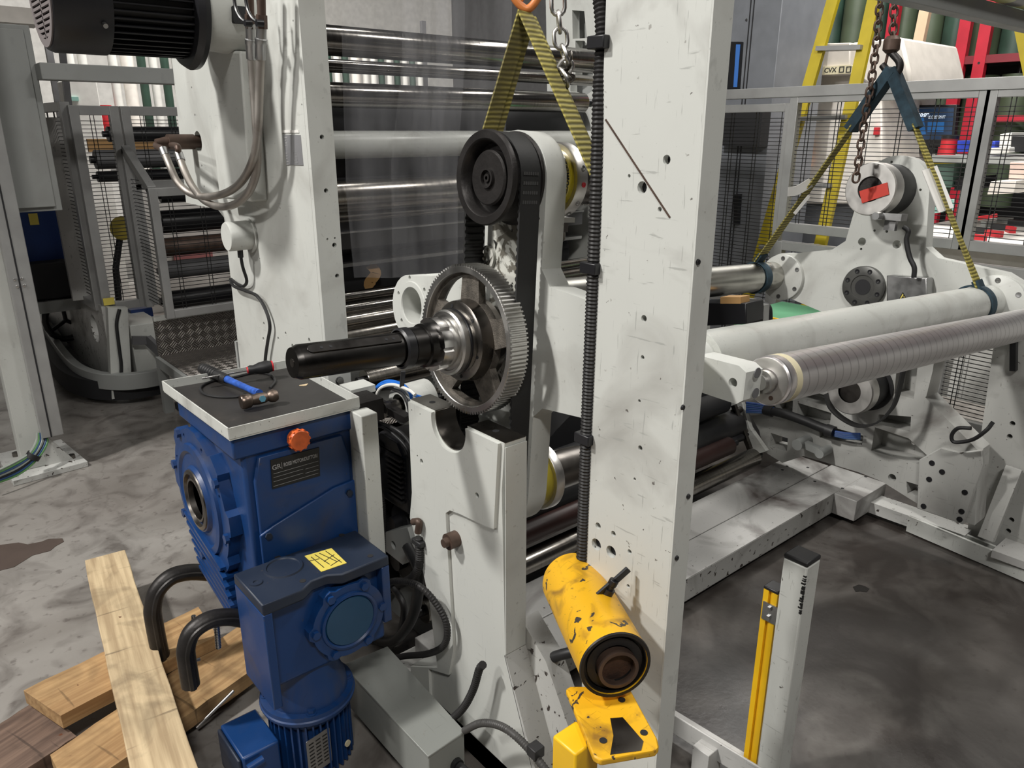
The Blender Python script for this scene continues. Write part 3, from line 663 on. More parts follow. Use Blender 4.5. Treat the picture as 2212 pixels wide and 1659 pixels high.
# second (helical) unit in front
t = thing('bevel_gearbox', 'smaller blue gearbox with round cover and yellow warning label on its dusty top', 'gearbox', (.68, 1.56, .3))
gx0, gx1, gy0, gy1, gz = .512, .842, 1.475, 1.645, .590
s = MB(); s.box(gx0 + .006, gx1 - .006, gy0 + .03, gy1, .335, gz - .02)
obj('housing', s, M['blue'], t, bevel=.008)
s = MB(); s.prism([(gx0, gy0), (gx0 + .10, gy0), (gx0 + .13, gy0 + .02), (gx0 + .17, gy0 + .02), (gx0 + .20, gy0), (gx1, gy0), (gx1, gy1), (gx0, gy1)], gz - .028, gz); obj('top_plate', s, M['bluetop'], t, bevel=.004, label='dusty dark top plate')
s = MB(); s.box(gx0, gx0 + .022, gy0, gy1, .30, gz - .028); obj('side_plate', s, M['blue'], t, bevel=.003)
s = MB(); s.box(gx1 - .022, gx1, gy0, gy1 - .02, .40, gz - .028); obj('side_plate', s, M['blue'], t, bevel=.003)
cc = at(757, 1341, Y=gy0); cx_, cz_ = cc.x, cc.z
ol = []
for k in range(60):
    a = 2 * math.pi * k / 60; ol.append((cx_ + (.098 + .010 * (math.cos(6 * a) > .4)) * math.cos(a), cz_ + (.098 + .010 * (math.cos(6 * a) > .4)) * math.sin(a)))
s = MB(); s.prism(ol, gy0 + .004, gy0 + .05, 'Y'); obj('round_flange', s, M['blue'], t, bevel=.003)
for k in range(6):
    a = 2 * math.pi * k / 6; s = MB(); s.hexa((cx_ + .091 * math.cos(a), gy0 + .004, cz_ + .091 * math.sin(a)), (0, -1, 0), .011, .008); obj('bolt', s, M['blue'], t)
s = MB(); s.lathe((cx_, gy0 + .004, cz_), (0, -1, 0), [(0, .078), (.006, .076), (.008, .070), (.003, .066)], 48); obj('cap_ring', s, M['blue'], t)
s = MB(); s.lathe((cx_, gy0 + .004, cz_), (0, -1, 0), [(0, .066), (.005, .064), (.006, 0)], 48); obj('end_cap', s, M['bluecap'], t, label='smooth teal-blue end cap')
tc_ = at(612, 1226, z=gz); s = MB(); s.lathe((tc_.x, tc_.y, gz), (0, 0, 1), [(0, .048), (.004, .046), (.004, .040), (.001, .038), (.002, 0)], 40); obj('top_boss', s, M['bluetop'], t)
tb = at(553, 1259, z=gz); s = MB(); s.lathe((tb.x, tb.y, gz), (0, 0, 1), [(0, .016), (.003, .015), (.003, .007), (.0005, .006), (.0005, 0)], 20); obj('grease_point', s, M['bluetop'], t)
for x, y in ((654, 1255), (800, 1201), (738, 1156), (600, 1204)):
    p = at(x, y, z=gz); s = MB(); s.lathe((p.x, p.y, gz - .0), (0, 0, 1), [(0, 0), (0, .0075), (.0008, .0075), (.0008, 0)], 14); obj('bolt_hole', s, M['dark'], t)
lb = pZ([(658, 1201), (716, 1184), (749, 1216), (694, 1235)], gz + .001); s = MB(); s.prism(lb, gz + .0002, gz + .0012); wl = obj('warning_label', s, M['ylabel'], t, label='torn yellow warning label')
s = MB()
for a, b in (((672, 1203), (700, 1226)), ((680, 1198), (712, 1219)), ((690, 1195), (728, 1213)), ((703, 1190), (738, 1215)), ((668, 1212), (690, 1207)), ((700, 1213), (722, 1198)), ((714, 1222), (735, 1209))):
    s.bar(at(*a, z=gz + .0016), at(*b, z=gz + .0016), .0018, .0006)
obj('lettering', s, M['ink'], wl)
# lower cone, round motor flange and vertical motor
mp = at(632, 1508, z=.335); vx, vy = .648, 1.60
s = MB(); s.lathe((vx, vy, .215), (0, 0, 1), [(0, .0), (0, .105), (.03, .10), (.07, .085), (.16, .085), (.16, 0)], 40); obj('neck', s, M['blue'], t)
s = MB(); s.lathe((vx, vy, .190), (0, 0, 1), [(0, 0), (0, .118), (.010, .122), (.013, .122), (.016, .119), (.028, .119), (.030, .100), (.030, 0)], 56); fl = obj('motor_flange', s, M['blue'], t)
for k in range(4):
    a = R(-110 + 90 * k); s = MB(); c = Vector((vx + .104 * math.cos(a), vy + .104 * math.sin(a), .219)); s.lathe(c, (0, 0, 1), [(0, 0), (0, .014), (.002, .014), (.002, 0)], 20); s.hexa(c, (0, 0, 1), .0105, .011); obj('bolt', s, M['blue'], t)
t = thing('gear_motor', 'upright blue finned motor under the round flange at the bottom of the picture', 'motor', (vx, vy, -.0))
s = MB(); s.cyl((vx, vy, .0), (vx, vy, .189), .085, 40)
for k in range(36):
    a = 2 * math.pi * k / 36; d = Vector((math.cos(a), math.sin(a), 0)); s.bar(Vector((vx, vy, .01)) + d * .095, Vector((vx, vy, .178)) + d * .095, .0045, .022, d)
s.lathe((vx, vy, .165), (0, 0, 1), [(0, 0), (0, .098), (.024, .108), (.024, 0)], 40); obj('finned_body', s, M['blue'], t)
s = MB(); s.box(vx - .205, vx - .11, vy - .06, vy + .09, .02, .15); jb = obj('terminal_box', s, M['blue'], t, bevel=.006)
s = MB(); s.box(vx - .215, vx - .2055, vy - .055, vy + .085, .03, .145); obj('box_lid', s, M['bluetop'], jb, bevel=.004)
s = MB(); s.cyl((vx - .20, vy - .075, .13), (vx - .16, vy - .075, .135), .010, 14); obj('lug', s, M['blue'], jb)
pc = Vector((vx - .03, vy - .108, .10)); Mn = frameM(pc, (1, .15, 0), (0, 0, 1))
s = MB(); s.prism(rr(-.035, -.055, .035, .055, .005), 0, .0012); s.xf(Mn); mpn = obj('rating_plate', s, M['galv'], t, label='small silver rating plate')
s = MB()
for k in range(8):
    for c in range(3): s.box(-.028 + c * .020, -.014 + c * .020, .038 - k * .011, .042 - k * .011, .0012, .0016)
s.xf(Mn); obj('plate_text', s, M['ink'], mpn)
s = MB(); s.lathe((vx + .05, vy - .103, .075), (.3, -1, 0), [(0, 0), (0, .009), (.004, .009), (.004, 0)], 16); obj('brass_plug', s, M['cream'], t)
# ================================================================== G-CLAMPS
def clamp(lab, pts, Y, th, scr, hnd):
    P = [at(x, y, Y=Y) for x, y in pts]; t = thing('g_clamp', lab, 'clamp', P[-1])
    s = MB(); s.tube(P, th, 14); s.tube([p + Vector((0, -th * .8, 0)) for p in P], th * .45, 8); obj('frame', s, M['iron'], t, label='thick curved black iron frame')
    a, b = (at(x, y, Y=Y) for x, y in scr); s = MB(); s.tube([a, b], .0075, 12, rib=.0045, sm=0); obj('screw', s, M['chrome'], t)
    a, b = (at(x, y, Y=1.86) for x, y in hnd); s = MB(); s.cyl(a, b, .0045, 10); obj('t_handle', s, M['galv'], t)
clamp('black iron g-clamp gripping the gearbox fins, the one further back', [(480, 1243), (452, 1238), (410, 1236), (370, 1246), (340, 1275), (330, 1312), (333, 1345), (348, 1420), (356, 1450)], 2.10, .0245, [(418, 1330), (424, 1420)], [(405, 1432), (432, 1424)])
clamp('black iron g-clamp beside the small gearbox, the nearer of the two', [(570, 1346), (530, 1338), (490, 1333), (450, 1340), (415, 1365), (402, 1400), (404, 1430), (412, 1480)], 1.72, .0225, [(468, 1352), (472, 1400)], [(425, 1572), (505, 1492)])
# ================================================================== TOOLS ON THE TRAY
t = thing('ball_pein_hammer', 'ball-pein hammer with blue and black rubber handle lying across the tray', 'hammer', at(520, 840, z=.945))
h0 = at(436, 795, z=.952); h1_ = at(560, 850, z=.955); hm = h0.lerp(h1_, .47)
s = MB(); dv = (hm - h0); s.lathe(h0, dv, [(0, 0), (0, .012), (.006, .0155), (.03, .0155), (dv.length - .01, .0135), (dv.length, .012), (dv.length, 0)], 16); obj('grip', s, M['black'], t)
s = MB()
for k in range(6): s.lathe(h0 + dv * (.12 + .09 * k), dv, [(0, .0155), (.002, .0168), (.004, .0155)], 16)
obj('grip_rings', s, M['black'], t)
s = MB(); dv = h1_ - hm; s.lathe(hm, dv, [(0, 0), (0, .0105), (.02, .0095), (dv.length * .7, .0085), (dv.length, .011), (dv.length, 0)], 16); obj('shaft', s, plain('worn_blue_grip', (.03, .10, .42), .4, var=.5, vs=60), t, label='worn blue shaft')
hc = at(556, 862, z=.955); hd = (at(612, 855, z=.955) - at(528, 872, z=.955)).normalized()
s = MB(); s.lathe(hc - hd * .042, hd, [(0, 0), (0, .0165), (.004, .019), (.022, .018), (.028, .013), (.045, .015), (.062, .013), (.068, .010), (.074, .015), (.084, .017), (.093, .013), (.097, 0)], 20); obj('head', s, M['iron'] if False else metal('worn_hammer_steel', (.22, .17, .14), .4), t)
s = MB(); n_ = Vector((0, -1, .2)).normalized(); s.lathe(hc + hd * .008 + n_ * .013, n_, [(0, 0), (0, .009), (.002, .009), (.002, 0)], 6); obj('label_dot', s, plain('pale_blue_sticker', (.10, .28, .38), .5), t)
t = thing('screwdriver', 'stubby black-handled screwdriver resting on the back rim of the tray', 'screwdriver', at(562, 792, z=.965))
a = at(534, 800, z=.965); b = at(591, 790, z=.968); dv = b - a
s = MB(); s.lathe(a, dv, [(0, 0), (0, .009), (.008, .013), (.018, .0115), (.035, .017), (.055, .0185), (dv.length - .004, .014), (dv.length, .008), (dv.length, 0)], 18); obj('handle', s, M['black'], t)
s = MB(); s.lathe(a, dv, [(-.0005, 0), (-.0005, .0095), (.004, .0105), (.004, 0)], 18); obj('red_band', s, M['bin_r'], t); s = MB(); s.lathe(b, -dv, [(.002, .0), (.002, .0148), (.006, .0156), (.006, 0)], 18); obj('red_band', s, M['bin_r'], t)
s = MB(); s.cyl(a, a - dv.normalized() * .12, .0032, 10); obj('blade', s, M['chrome'], t)
s = MB(); hp = [at(x, y, z=.9345) for x, y in ((583, 838), (594, 822), (580, 808), (545, 806), (505, 815), (460, 823), (434, 836), (440, 850), (470, 857), (510, 857), (530, 852))]
s.tube(hp, .0036, 8); o = obj('rubber_strip', s, M['black']); tag(o, 'thin black rubber strip curled in a loop under the hammer', 'strip')
# ================================================================== TIMBERS
def plank(lab, ps, z0, z1, m, zz=None):
    pts = [at(x, y, z=z1) for x, y in ps]; s = MB()
    n = 10; L = [pts[0].lerp(pts[3], i / n) for i in range(n + 1)]; Rr = [pts[1].lerp(pts[2], i / n) for i in range(n + 1)]
    poly = [(p.x, p.y) for p in L] + [(p.x, p.y) for p in reversed(Rr)]
    random.seed(len(lab)); poly = [(x + random.uniform(-.0025, .0025), y + random.uniform(-.0025, .0025)) for x, y in poly]
    d = (pts[3] + pts[2] - pts[0] - pts[1]).normalized(); ang = math.atan2(d.y, d.x); c = sum(pts, Vector()) / 4; c.z = z0
    s.prism(poly, z0, z1); s.xf(Matrix.Rotation(-ang, 4, 'Z') @ Matrix.Translation(-c))
    bm = s.b; bmesh.ops.recalc_face_normals(bm, faces=bm.faces); me = bpy.data.meshes.new('timber_plank'); bm.to_mesh(me); me.materials.append(m)
    o = bpy.data.objects.new('timber_plank', me); COL.objects.link(o); o.location = c; o.rotation_euler.z = ang
    b = o.modifiers.new('edge', 'BEVEL'); b.width = .003; b.segments = 2; b.angle_limit = R(50)
    tag(o, lab, 'plank'); return o
plank('pale pine plank on top of the pile, running towards the bottom of the picture', [(182, 1210), (270, 1187), (432, 1670), (285, 1670)], .13, .168, M['wood'])
plank('amber plank under the pale one, its sawn end pointing left', [(50, 1491), (130, 1546), (470, 1372), (430, 1310)], .085, .128, M['wood2'])
plank('short amber plank reaching under the small gearbox', [(108, 1630), (150, 1720), (555, 1440), (520, 1350)], .035, .083, M['wood2'])
plank('dark reddish weathered beam lying lowest on the floor at far left', [(-120, 1640), (-60, 1740), (165, 1590), (75, 1515)], .0, .07, M['wood3'])
# ================================================================== GREY CABLE DUCT
t = thing('cable_duct', 'long grey steel cable duct on the floor between gearbox and bearing plate', 'cable duct', (.84, 1.42, 0))
D = pZ([(742, 1436), (836, 1397), (1003, 1580), (925, 1632)], .18); s = MB(); s.prism(D, .045, .172); obj('trough', s, M['steelbox'], t, bevel=.003)
s = MB(); cD = (sum(p[0] for p in D) / 4, sum(p[1] for p in D) / 4); s.prism([(cD[0] + (p[0] - cD[0]) * 1.03, cD[1] + (p[1] - cD[1]) * 1.01) for p in D], .172, .180); obj('lid', s, M['steelbox'], t, bevel=.002)
s = MB(); s.box(.80, .86, 1.27, 1.31, 0, .045); s.box(.82, .88, 1.55, 1.6, 0, .045); obj('foot', s, M['dark'], t)
p = at(975, 1640, z=.10); s = MB(); s.cyl(p + Vector((0, .02, 0)), p + Vector((0, -.03, 0)), .017, 16); s.cyl(p + Vector((0, -.03, 0)), p + Vector((.01, -.10, -.01)), .013, 14); obj('cable_gland', s, M['black'], t)
# ================================================================== CORRUGATED HOSES NEAR THE DUCT
def hosething(name, lab, pts, r, m=None, rib=.006, cat='hose'):
    s = MB(); s.tube(pts, r, 10, rib=rib); o = obj(name, s, m or M['conduit'])
    return tag(o, lab, cat)
hosething('corrugated_hose', 'black corrugated hose looping out from behind the small blue gearbox over the white plate', [at(830, 1262, X=.90), at(860, 1255, X=.90), at(905, 1266, X=.91), at(943, 1305, X=.93), at(965, 1350, X=.94), at(960, 1392, X=.94), at(925, 1412, X=.94), at(870, 1418, X=.96), at(830, 1432, X=.96)], .0095)
hosething('corrugated_hose', 'cut end of black corrugated hose rising beside the grey duct', [at(968, 1560, X=.90), at(1000, 1530, X=.91), at(1022, 1490, X=.92), at(1035, 1447, X=.925), at(1043, 1436, X=.925)], .0105)
hosething('corrugated_hose', 'grey corrugated hose arching from the duct end to the bottom of the bearing plate', [at(1003, 1578, X=.88), at(1040, 1562, X=.88), at(1085, 1570, X=.88), at(1130, 1605, X=.88), at(1180, 1665, X=.87), at(1230, 1740, X=.86)], .0095, plain('dusty_hose', (.05, .048, .046), .5))
p = at(1157, 1622, X=.877); s = MB(); s.box(p.x - .014, p.x + .014, p.y - .014, p.y + .014, p.z - .012, p.z + .014); o = obj('hose_clip', s, M['black'], bevel=.002); tag(o, 'black square clip on the grey hose near the bottom edge', 'clip')
hosething('black_hose', 'thick black hose hanging behind the small gearbox in a deep loop', [at(880, 1180, X=1.02), at(905, 1240, X=1.0), at(892, 1330, X=1.0), at(850, 1385, X=1.0), at(800, 1380, X=1.0)], .016, M['black'], 0)
hosething('black_hose', 'thinner black hose just inside the deep black loop', [at(850, 1270, X=1.0), at(872, 1310, X=1.0), at(862, 1370, X=1.0), at(832, 1405, X=1.0), at(790, 1420, X=1.0)], .010, M['black'], 0)
hosething('black_hose', 'black plug-ended hose between the bearing plate foot and the yellow cylinder', [at(1165, 1440, X=1.05), at(1190, 1422, X=1.06), at(1230, 1410, X=1.08), at(1290, 1400, X=1.12)], .013, M['black'], 0)
# ================================================================== YELLOW CYLINDER ON POST
t = thing('yellow_stand', 'yellow flat-topped steel stand in the bottom foreground carrying the battered cylinder', 'stand', (.84, .80, 0))
zp = .652
s = MB(); s.prism(pZ([(1222, 1488), (1232, 1482), (1358, 1482), (1420, 1595), (1424, 1612), (1415, 1622), (1297, 1642), (1282, 1634)], zp), zp - .012, zp, holes=[]); obj('top_plate', s, M['yellow'], t, bevel=.003)
pp = at(1270, 1600, z=zp); s = MB(); s.box(pp.x - .028, pp.x + .028, pp.y - .0, pp.y + .055, 0, zp - .012); obj('post', s, M['yellowc'], t, bevel=.004)
s = MB(); wz = pZ([(1318, 1552), (1345, 1550), (1390, 1602), (1385, 1622), (1318, 1631), (1325, 1590)], zp); s.prism(wz, zp, zp + .0008); obj('worn_patch', s, M['dsteel'], t, label='bare steel patch worn through the yellow paint')
for x, y in ((1303, 1600), (1391, 1583), (1343, 1512)):
    p = at(x, y, z=zp); s = MB(); s.lathe((p.x, p.y, zp), (0, 0, 1), [(0, 0), (0, .0065), (.0009, .0065), (.0009, 0)], 14); obj('bolt_hole', s, M['dark'], t)
t = thing('yellow_cylinder', 'battered yellow open-ended cylinder with a black butterfly knob, lying on the yellow stand', 'cylinder', (.89, .82, .66))
cf = at(1330, 1438, d=1.30); cr = at(1236, 1256, d=1.56); ax = (cr - cf); L = ax.length; axn = ax.normalized(); rad = .0625
zlow = min(cf.z, cr.z) - rad; sh = Vector((0, 0, zp + .001 - zlow)) * 0
cf += sh; cr += sh
s = MB(); s.lathe(cf, ax, [(0, rad - .005), (0, rad), (.004, rad + .0015), (.012, rad), (L, rad), (L + .012, rad - .004), (L + .012, 0), (L, 0), (L, rad - .008), (.02, rad - .006)], 56, True); obj('shell', s, M['yellow'], t)
s = MB(); s.lathe(cf, ax, [(-.0004, rad - .005), (-.0008, rad + .0004), (.003, rad + .0016), (.004, rad - .005)], 56, True); obj('worn_lip', s, M['iron'], t, label='dark worn lip')
s = MB(); s.pipe(cf + axn * .003, cf + axn * .019, rad - .0045, rad - .007, 48); obj('inner_sleeve', s, M['iron'], t)
s = MB(); s.lathe(cf, ax, [(.018, 0), (.018, rad - .006), (.022, rad - .006), (.022, 0)], 48); obj('inner_disc', s, M['iron'], t)
off = Vector((0, 0, -.010)) + _rt * .006
s = MB(); s.pipe(cf + off + axn * .0, cf + off + axn * .02, .036, .030, 40); obj('inner_ring', s, M['brown'], t, label='rusty inner ring')
s = MB(); s.pipe(cf + off * .4 + axn * .012, cf + off * .4 + axn * .019, .050, .036, 40); obj('retaining_ring', s, M['iron'], t)
s = MB(); s.lathe(cf + off, axn, [(.0165, 0), (.0165, .030), (.0175, .030), (.0175, 0)], 32); obj('core', s, plain('dark_rust', (.05, .022, .012), .7, var=.6, vs=40, bmp=.6), t)
kb = cf + axn * (L * .62) + Vector((0, 0, rad)); kd = (Vector((0, 0, 1)) + _rt * .45).normalized(); kb = cf + axn * (L * .50) + kd * rad
s = MB(); s.cyl(kb, kb + kd * .012, .011, 20); s.cyl(kb + kd * .012, kb + kd * .024, .0075, 16); kn = obj('knob_stem', s, M['blackp'], t)
kt = kb + kd * .026; wd = (at(1322, 1214, d=1.35) - at(1258, 1266, d=1.35)).normalized()
s = MB(); s.bar(kt - wd * .034 - kd * .003, kt - wd * .006, .006, .014, kd); s.bar(kt + wd * .006, kt + wd * .034 + kd * .005, .006, .014, kd); s.cyl(kt - kd * .006, kt + kd * .006, .009, 14); obj('butterfly_knob', s, M['blackp'], t, bevel=.001)
# ================================================================== BOLLARD AND LIGHT-GUARD PROFILE
t = thing('guard_post', 'square white chipped steel post with a black plastic cap, right foreground', 'post', (1.45, .73, 0))
bz = .70; ps = pZ([(1700, 1197), (1745, 1219), (1775, 1201), (1727, 1180)], bz)
A_ = Vector((*ps[0], 0)); B_ = Vector((*ps[1], 0)); C_ = Vector((*ps[2], 0)); e1_ = Vector((0, 1, 0)); cx = (ps[0][0] + ps[2][0]) / 2; cy = (ps[0][1] + ps[2][1]) / 2; hw = .029
cx, cy = ps[1][0] + hw, ps[1][1] + hw
s = MB(); s.box(cx - hw, cx + hw, cy - hw, cy + hw, 0, bz - .01); obj('tube', s, M['white2'], t, bevel=.004)
s = MB(); s.box(cx - hw - .0005, cx + hw + .0005, cy - hw - .0005, cy + hw + .0005, bz - .01, bz + .002); obj('cap', s, M['black'], t, bevel=.004)
s = MB(); s.box(cx - .08, cx + .08, cy - .08, cy + .08, 0, .012); obj('base_plate', s, M['grimy'], t)
random.seed(3); s = MB()
for k in range(16):
    z_ = bz - .03 - k * .0062 - random.uniform(0, .003); s.box(cx - hw - .0006, cx - hw + .003, cy - hw - .0006, cy - hw + .003 + random.uniform(0, .006), z_ - random.uniform(.002, .006), z_)
obj('chipped_edge', s, M['ink'], t)
t = thing('guard_profile', 'yellow aluminium profile with black end cap bolted behind the white guard post', 'profile', (1.42, .82, 0))
pt = at(1674, 1268, z=.66); px_, py_ = cx - .012, cy + hw + .030
zt = at(1674, 1272, Y=py_).z; px_ = at(1674, 1272, Y=py_).x
w_ = .0225
pr = [(-w_, -w_), (-.006, -w_), (-.006, -w_ + .008), (.006, -w_ + .008), (.006, -w_), (w_, -w_), (w_, -.006), (w_ - .008, -.006), (w_ - .008, .006), (w_, .006), (w_, w_), (-w_, w_), (-w_, .006), (-w_ + .008, .006), (-w_ + .008, -.006), (-w_, -.006)]
s = MB(); s.prism([(px_ + a * .8, py_ + b * .8) for a, b in pr], 0, zt); obj('extrusion', s, M['yellowc'], t)
s = MB(); s.box(px_ - .019, px_ + .019, py_ - .019, py_ + .019, zt, zt + .008); obj('end_cap', s, M['blackp'], t, bevel=.002)
s = MB(); bzz = zt - .055; s.box(px_ - .021, px_ - .0185, py_ - .045, py_ + .014, bzz - .024, bzz + .024); obj('bracket', s, M['galv'], t)
for k in (-.012, .012):
    s = MB(); s.hexa((px_ - .021, py_ - .004, bzz + k), (-1, 0, 0), .0065, .005); obj('bolt', s, M['galv'], t)

s = MB(); ps_ = pZ([(-60, 1190), (-20, 1180), (40, 1172), (60, 1176), (90, 1170), (105, 1164), (135, 1163), (138, 1170), (120, 1180), (108, 1190), (70, 1200), (30, 1225), (-10, 1235), (-60, 1245)], .001); s.prism(ps_, 0.0004, .0016); o = obj('oil_stain', s, plain('dried_brown_stain', (.085, .062, .052), .5)); tag(o, 'dark reddish-brown stain patch on the concrete at the left edge', 'stain')
s = MB(); ps_ = pZ([(1842, 1268), (1855, 1263), (1868, 1266), (1878, 1272), (1872, 1279), (1858, 1277), (1848, 1278)], .001); s.prism(ps_, 0.0004, .0016); o = obj('oil_stain', s, plain('black_oil', (.012, .010, .009), .2)); tag(o, 'small black oil spot on the floor right of the white guard post', 'stain')
# ================================================================== TURRET (hanging assembly)
TA = Vector((1, -.005, -.0625)).normalized(); TY = Vector((0, 0, 1)).cross(TA).normalized(); TZ = TA.cross(TY)
TO = Vector((1.03, 1.393, 1.133))
TM = Matrix(((TA.x, TY.x, TZ.x, TO.x), (TA.y, TY.y, TZ.y, TO.y), (TA.z, TY.z, TZ.z, TO.z), (0, 0, 0, 1)))
def tl(x, y, lx):
    r = ray(x, y); P = TO + TA * lx; C = Vector((0, 0, CH)); t_ = (P - C).dot(TA) / r.dot(TA); qv = C + r * t_ - TO
    return (qv.dot(TY), qv.dot(TZ))
def tp_(pts, lx): return [tl(a, b, lx) for a, b in pts]
def tw(x, y, z): return TO + TA * x + TY * y + TZ * z
tur = thing('turret_unwinder', 'white turret with big gear, belt pulley and cross tubes, hanging on slings', 'turret', M=TM)
def tob(name, s, m, parent=tur, label=None, bevel=0, smooth=38):
    s.xf(TM) ; return obj(name, s, m, parent, label, bevel, smooth)
AX = (1, 0, 0)
# near arm plate: cross shape with rounded lobes
def armpoly(yc, up=.372, dn=-.375, lf=.40, rg=-.46, hw=.105, re=.105, hwh=.135, fil=.03):
    P = []
    P += arc(yc, up, re, 0, 180, 16)                      # top lobe (y right -> left : angle 0 = +y)
    P = [(yc - re * math.cos(R(a)), up + re * math.sin(R(a))) for a in [180 * i / 16 for i in range(17)]]  # from -y to +y
    P += [(yc + hw + .0, .17), (yc + hw + fil, .13)]
    P += [(lf - .02, .092)] + [(lf + .092 * math.sin(R(a)), .0 + .092 * math.cos(R(a))) for a in [180 * i / 12 for i in range(13)]] + [(lf - .02, -.092)]
    P += [(yc + hw + fil, -.13), (yc + hw, -.17)]
    P += [(yc + re * math.cos(R(a)), dn - re * math.sin(R(a))) for a in [180 * i / 16 for i in range(17)]]
    P += [(yc - hw, -.17), (yc - hw - fil, -.14), (rg + .02, -.11)]
    P += [(rg - .10 * math.sin(R(a)), -.0 - .10 * math.cos(R(a))) for a in [20 + 140 * i / 10 for i in range(11)]]
    P += [(rg + .02, .12), (yc - hw - fil, .145), (yc - hw, .18)]
    out = [P[0]]
    for p in P[1:]:
        if math.hypot(p[0] - out[-1][0], p[1] - out[-1][1]) > 1e-4: out.append(p)
    return out
YC = -.035
hl = tl(888, 660, .10)
hs = [circ(hl[0], hl[1], .050, 32)] + [circ(hl[0] + .078 * math.cos(a), hl[1] + .078 * math.sin(a), .006, 10) for a in [k * math.pi / 3 + .3 for k in range(6)]]
hs += [circ(YC - .075, .33, .006, 8), circ(YC - .085, .29, .004, 8), circ(YC + .0, .47 - .02, .004, 8)]
s = MB(); s.prism(armpoly(YC), .105, .165, 'X', holes=hs); na = tob('near_arm', s, M['white'], bevel=.003)
s = MB(); s.prism([(YC + .075, -.12), (YC + .075, .30), (YC - .075, .30), (YC - .075, -.12)], .1035, .1052, 'X'); tob('grease_area', s, M['grease'], na, label='grease-smeared face behind the belt')
pb = tl(1053, 556, .10); s = MB(); s.lathe((.104, pb[0], pb[1]), (-1, 0, 0), [(0, .030), (.008, .028), (.008, .012), (-.002, .012)], 32); tob('idler_boss', s, M['grease'], na)
s = MB(); s.lathe((.1045, hl[0], hl[1]), (-1, 0, 0), [(0, .068), (.004, .066), (.004, .052), (0, .050)], 48); tob('bore_ring', s, M['white'], na)
s = MB(); s.pipe((.16, hl[0], hl[1]), (.22, hl[0], hl[1]), .085, .050, 40); tob('tube_socket', s, M['white'], na)
# box-section right arm behind the upright, with roller bracket
s = MB(); s.box(.165, .26, -.40, -.16, -.07, .10); tob('arm_box', s, M['white'], na, bevel=.01)
s = MB(); bp = tp_([(1495, 765), (1596, 790), (1612, 805), (1605, 865), (1590, 873), (1495, 838)], .24); s.prism([(bp[0][0] + .12, bp[0][1])] + bp[1:5] + [(bp[5][0] + .12, bp[5][1])], .24, .298, 'X', holes=[circ(*tl(1583, 827, .24), .010, 20)]); br = tob('roller_bracket', s, M['white'], bevel=.004)
for x, y in ((1617, 808), (1613, 852)):
    a = tl(x, y, .245); s = MB(); s.lathe((.269, a[0] - .004, a[1]), (0, -1, 0), [(0, 0), (0, .011), (.0015, .011), (.0015, 0)], 16); tob('counterbore', s, M['hazy'], br)
# cross tubes
def tube_(name, y, z, x0, x1, r, m, lab=None):
    s = MB(); s.lathe((x0, y, z), AX, [(0, 0), (0, r + .0015), (.16, r + .0015), (.165, r), (x1 - x0 - .12, r), (x1 - x0 - .115, r + .0015), (x1 - x0, r + .0015), (x1 - x0, 0)], 48); return tob(name, s, m, label=lab)
tube_('cross_tube', .405, -.012, .17, 1.99, .0605, metal('pale_polished_tube', (.55, .54, .50), .27, rings=.2, ringsc=8, dirt=.35), 'scuffed bare metal cross tube')
s = MB(); s.cyl((.165, -.445, .012), (.30, -.445, .012), .05, 32); tob('tube_neck', s, M['white'])
tube_('cross_tube', -.445, .012, .30, 1.99, .0625, M['tubew'], 'pale grey painted cross tube')
# far arm
YF = -.045
hs = [circ(*tl(1862, 522, 1.99), .016, 16), circ(*tl(1937, 528, 1.99), .016, 16), circ(*tl(1860, 538, 1.99), .005, 8), circ(*tl(1889, 498, 1.99), .005, 8), circ(*tl(1915, 500, 1.99), .006, 8), circ(*tl(1926, 350, 1.99), .005, 8), circ(*tl(1988, 410, 1.99), .005, 8)]
s = MB(); s.prism(armpoly(YF, up=.375, dn=-.38, lf=.36, rg=-.50, hw=.155, re=.13, fil=.05), 1.99, 2.05, 'X', holes=hs); fa = tob('far_arm', s, M['white'], bevel=.004)
s = MB(); c_ = tl(1893, 498, 1.985); s.lathe((1.99, .0, 0), (-1, 0, 0), [(0, 0), (0, .083), (.02, .083), (.022, .080), (.022, .048), (.018, .046), (.018, .030), (.0, .030), (0, 0)], 48); hub = tob('hub_flange', s, plain('dark_grey_flange', (.10, .10, .095), .4, .5, var=.3))
for k in range(8):
    a = 2 * math.pi * k / 8 + .3; s = MB(); s.lathe((1.968, .066 * math.cos(a), .066 * math.sin(a)), (-1, 0, 0), [(0, .0095), (.001, .0095), (.001, .004), (-.001, 0)], 12); tob('cap_screw', s, M['blackp'], hub)
s = MB(); s.lathe((1.9715, 0, 0), (-1, 0, 0), [(0, 0), (0, .031), (.0008, .031), (.0008, 0)], 28); tob('bore', s, M['dark'], hub)
for yy_, zz_, rr_ in ((.36, -.012, .098), (-.47, .012, .10)):
    s = MB(); s.lathe((1.99, yy_, zz_), (-1, 0, 0), [(0, 0), (0, rr_), (.018, rr_), (.02, rr_ - .003), (.02, 0)], 48); f_ = tob('tube_flange', s, M['white'])
    for k in range(6):
        a = 2 * math.pi * k / 6 + .5; s = MB(); s.lathe((1.970, yy_ + .082 * math.cos(a), zz_ + .082 * math.sin(a)), (-1, 0, 0), [(0, .0095), (.0015, .0095), (.0015, .005), (-.0, 0)], 12); tob('cap_screw', s, M['galv'], f_)
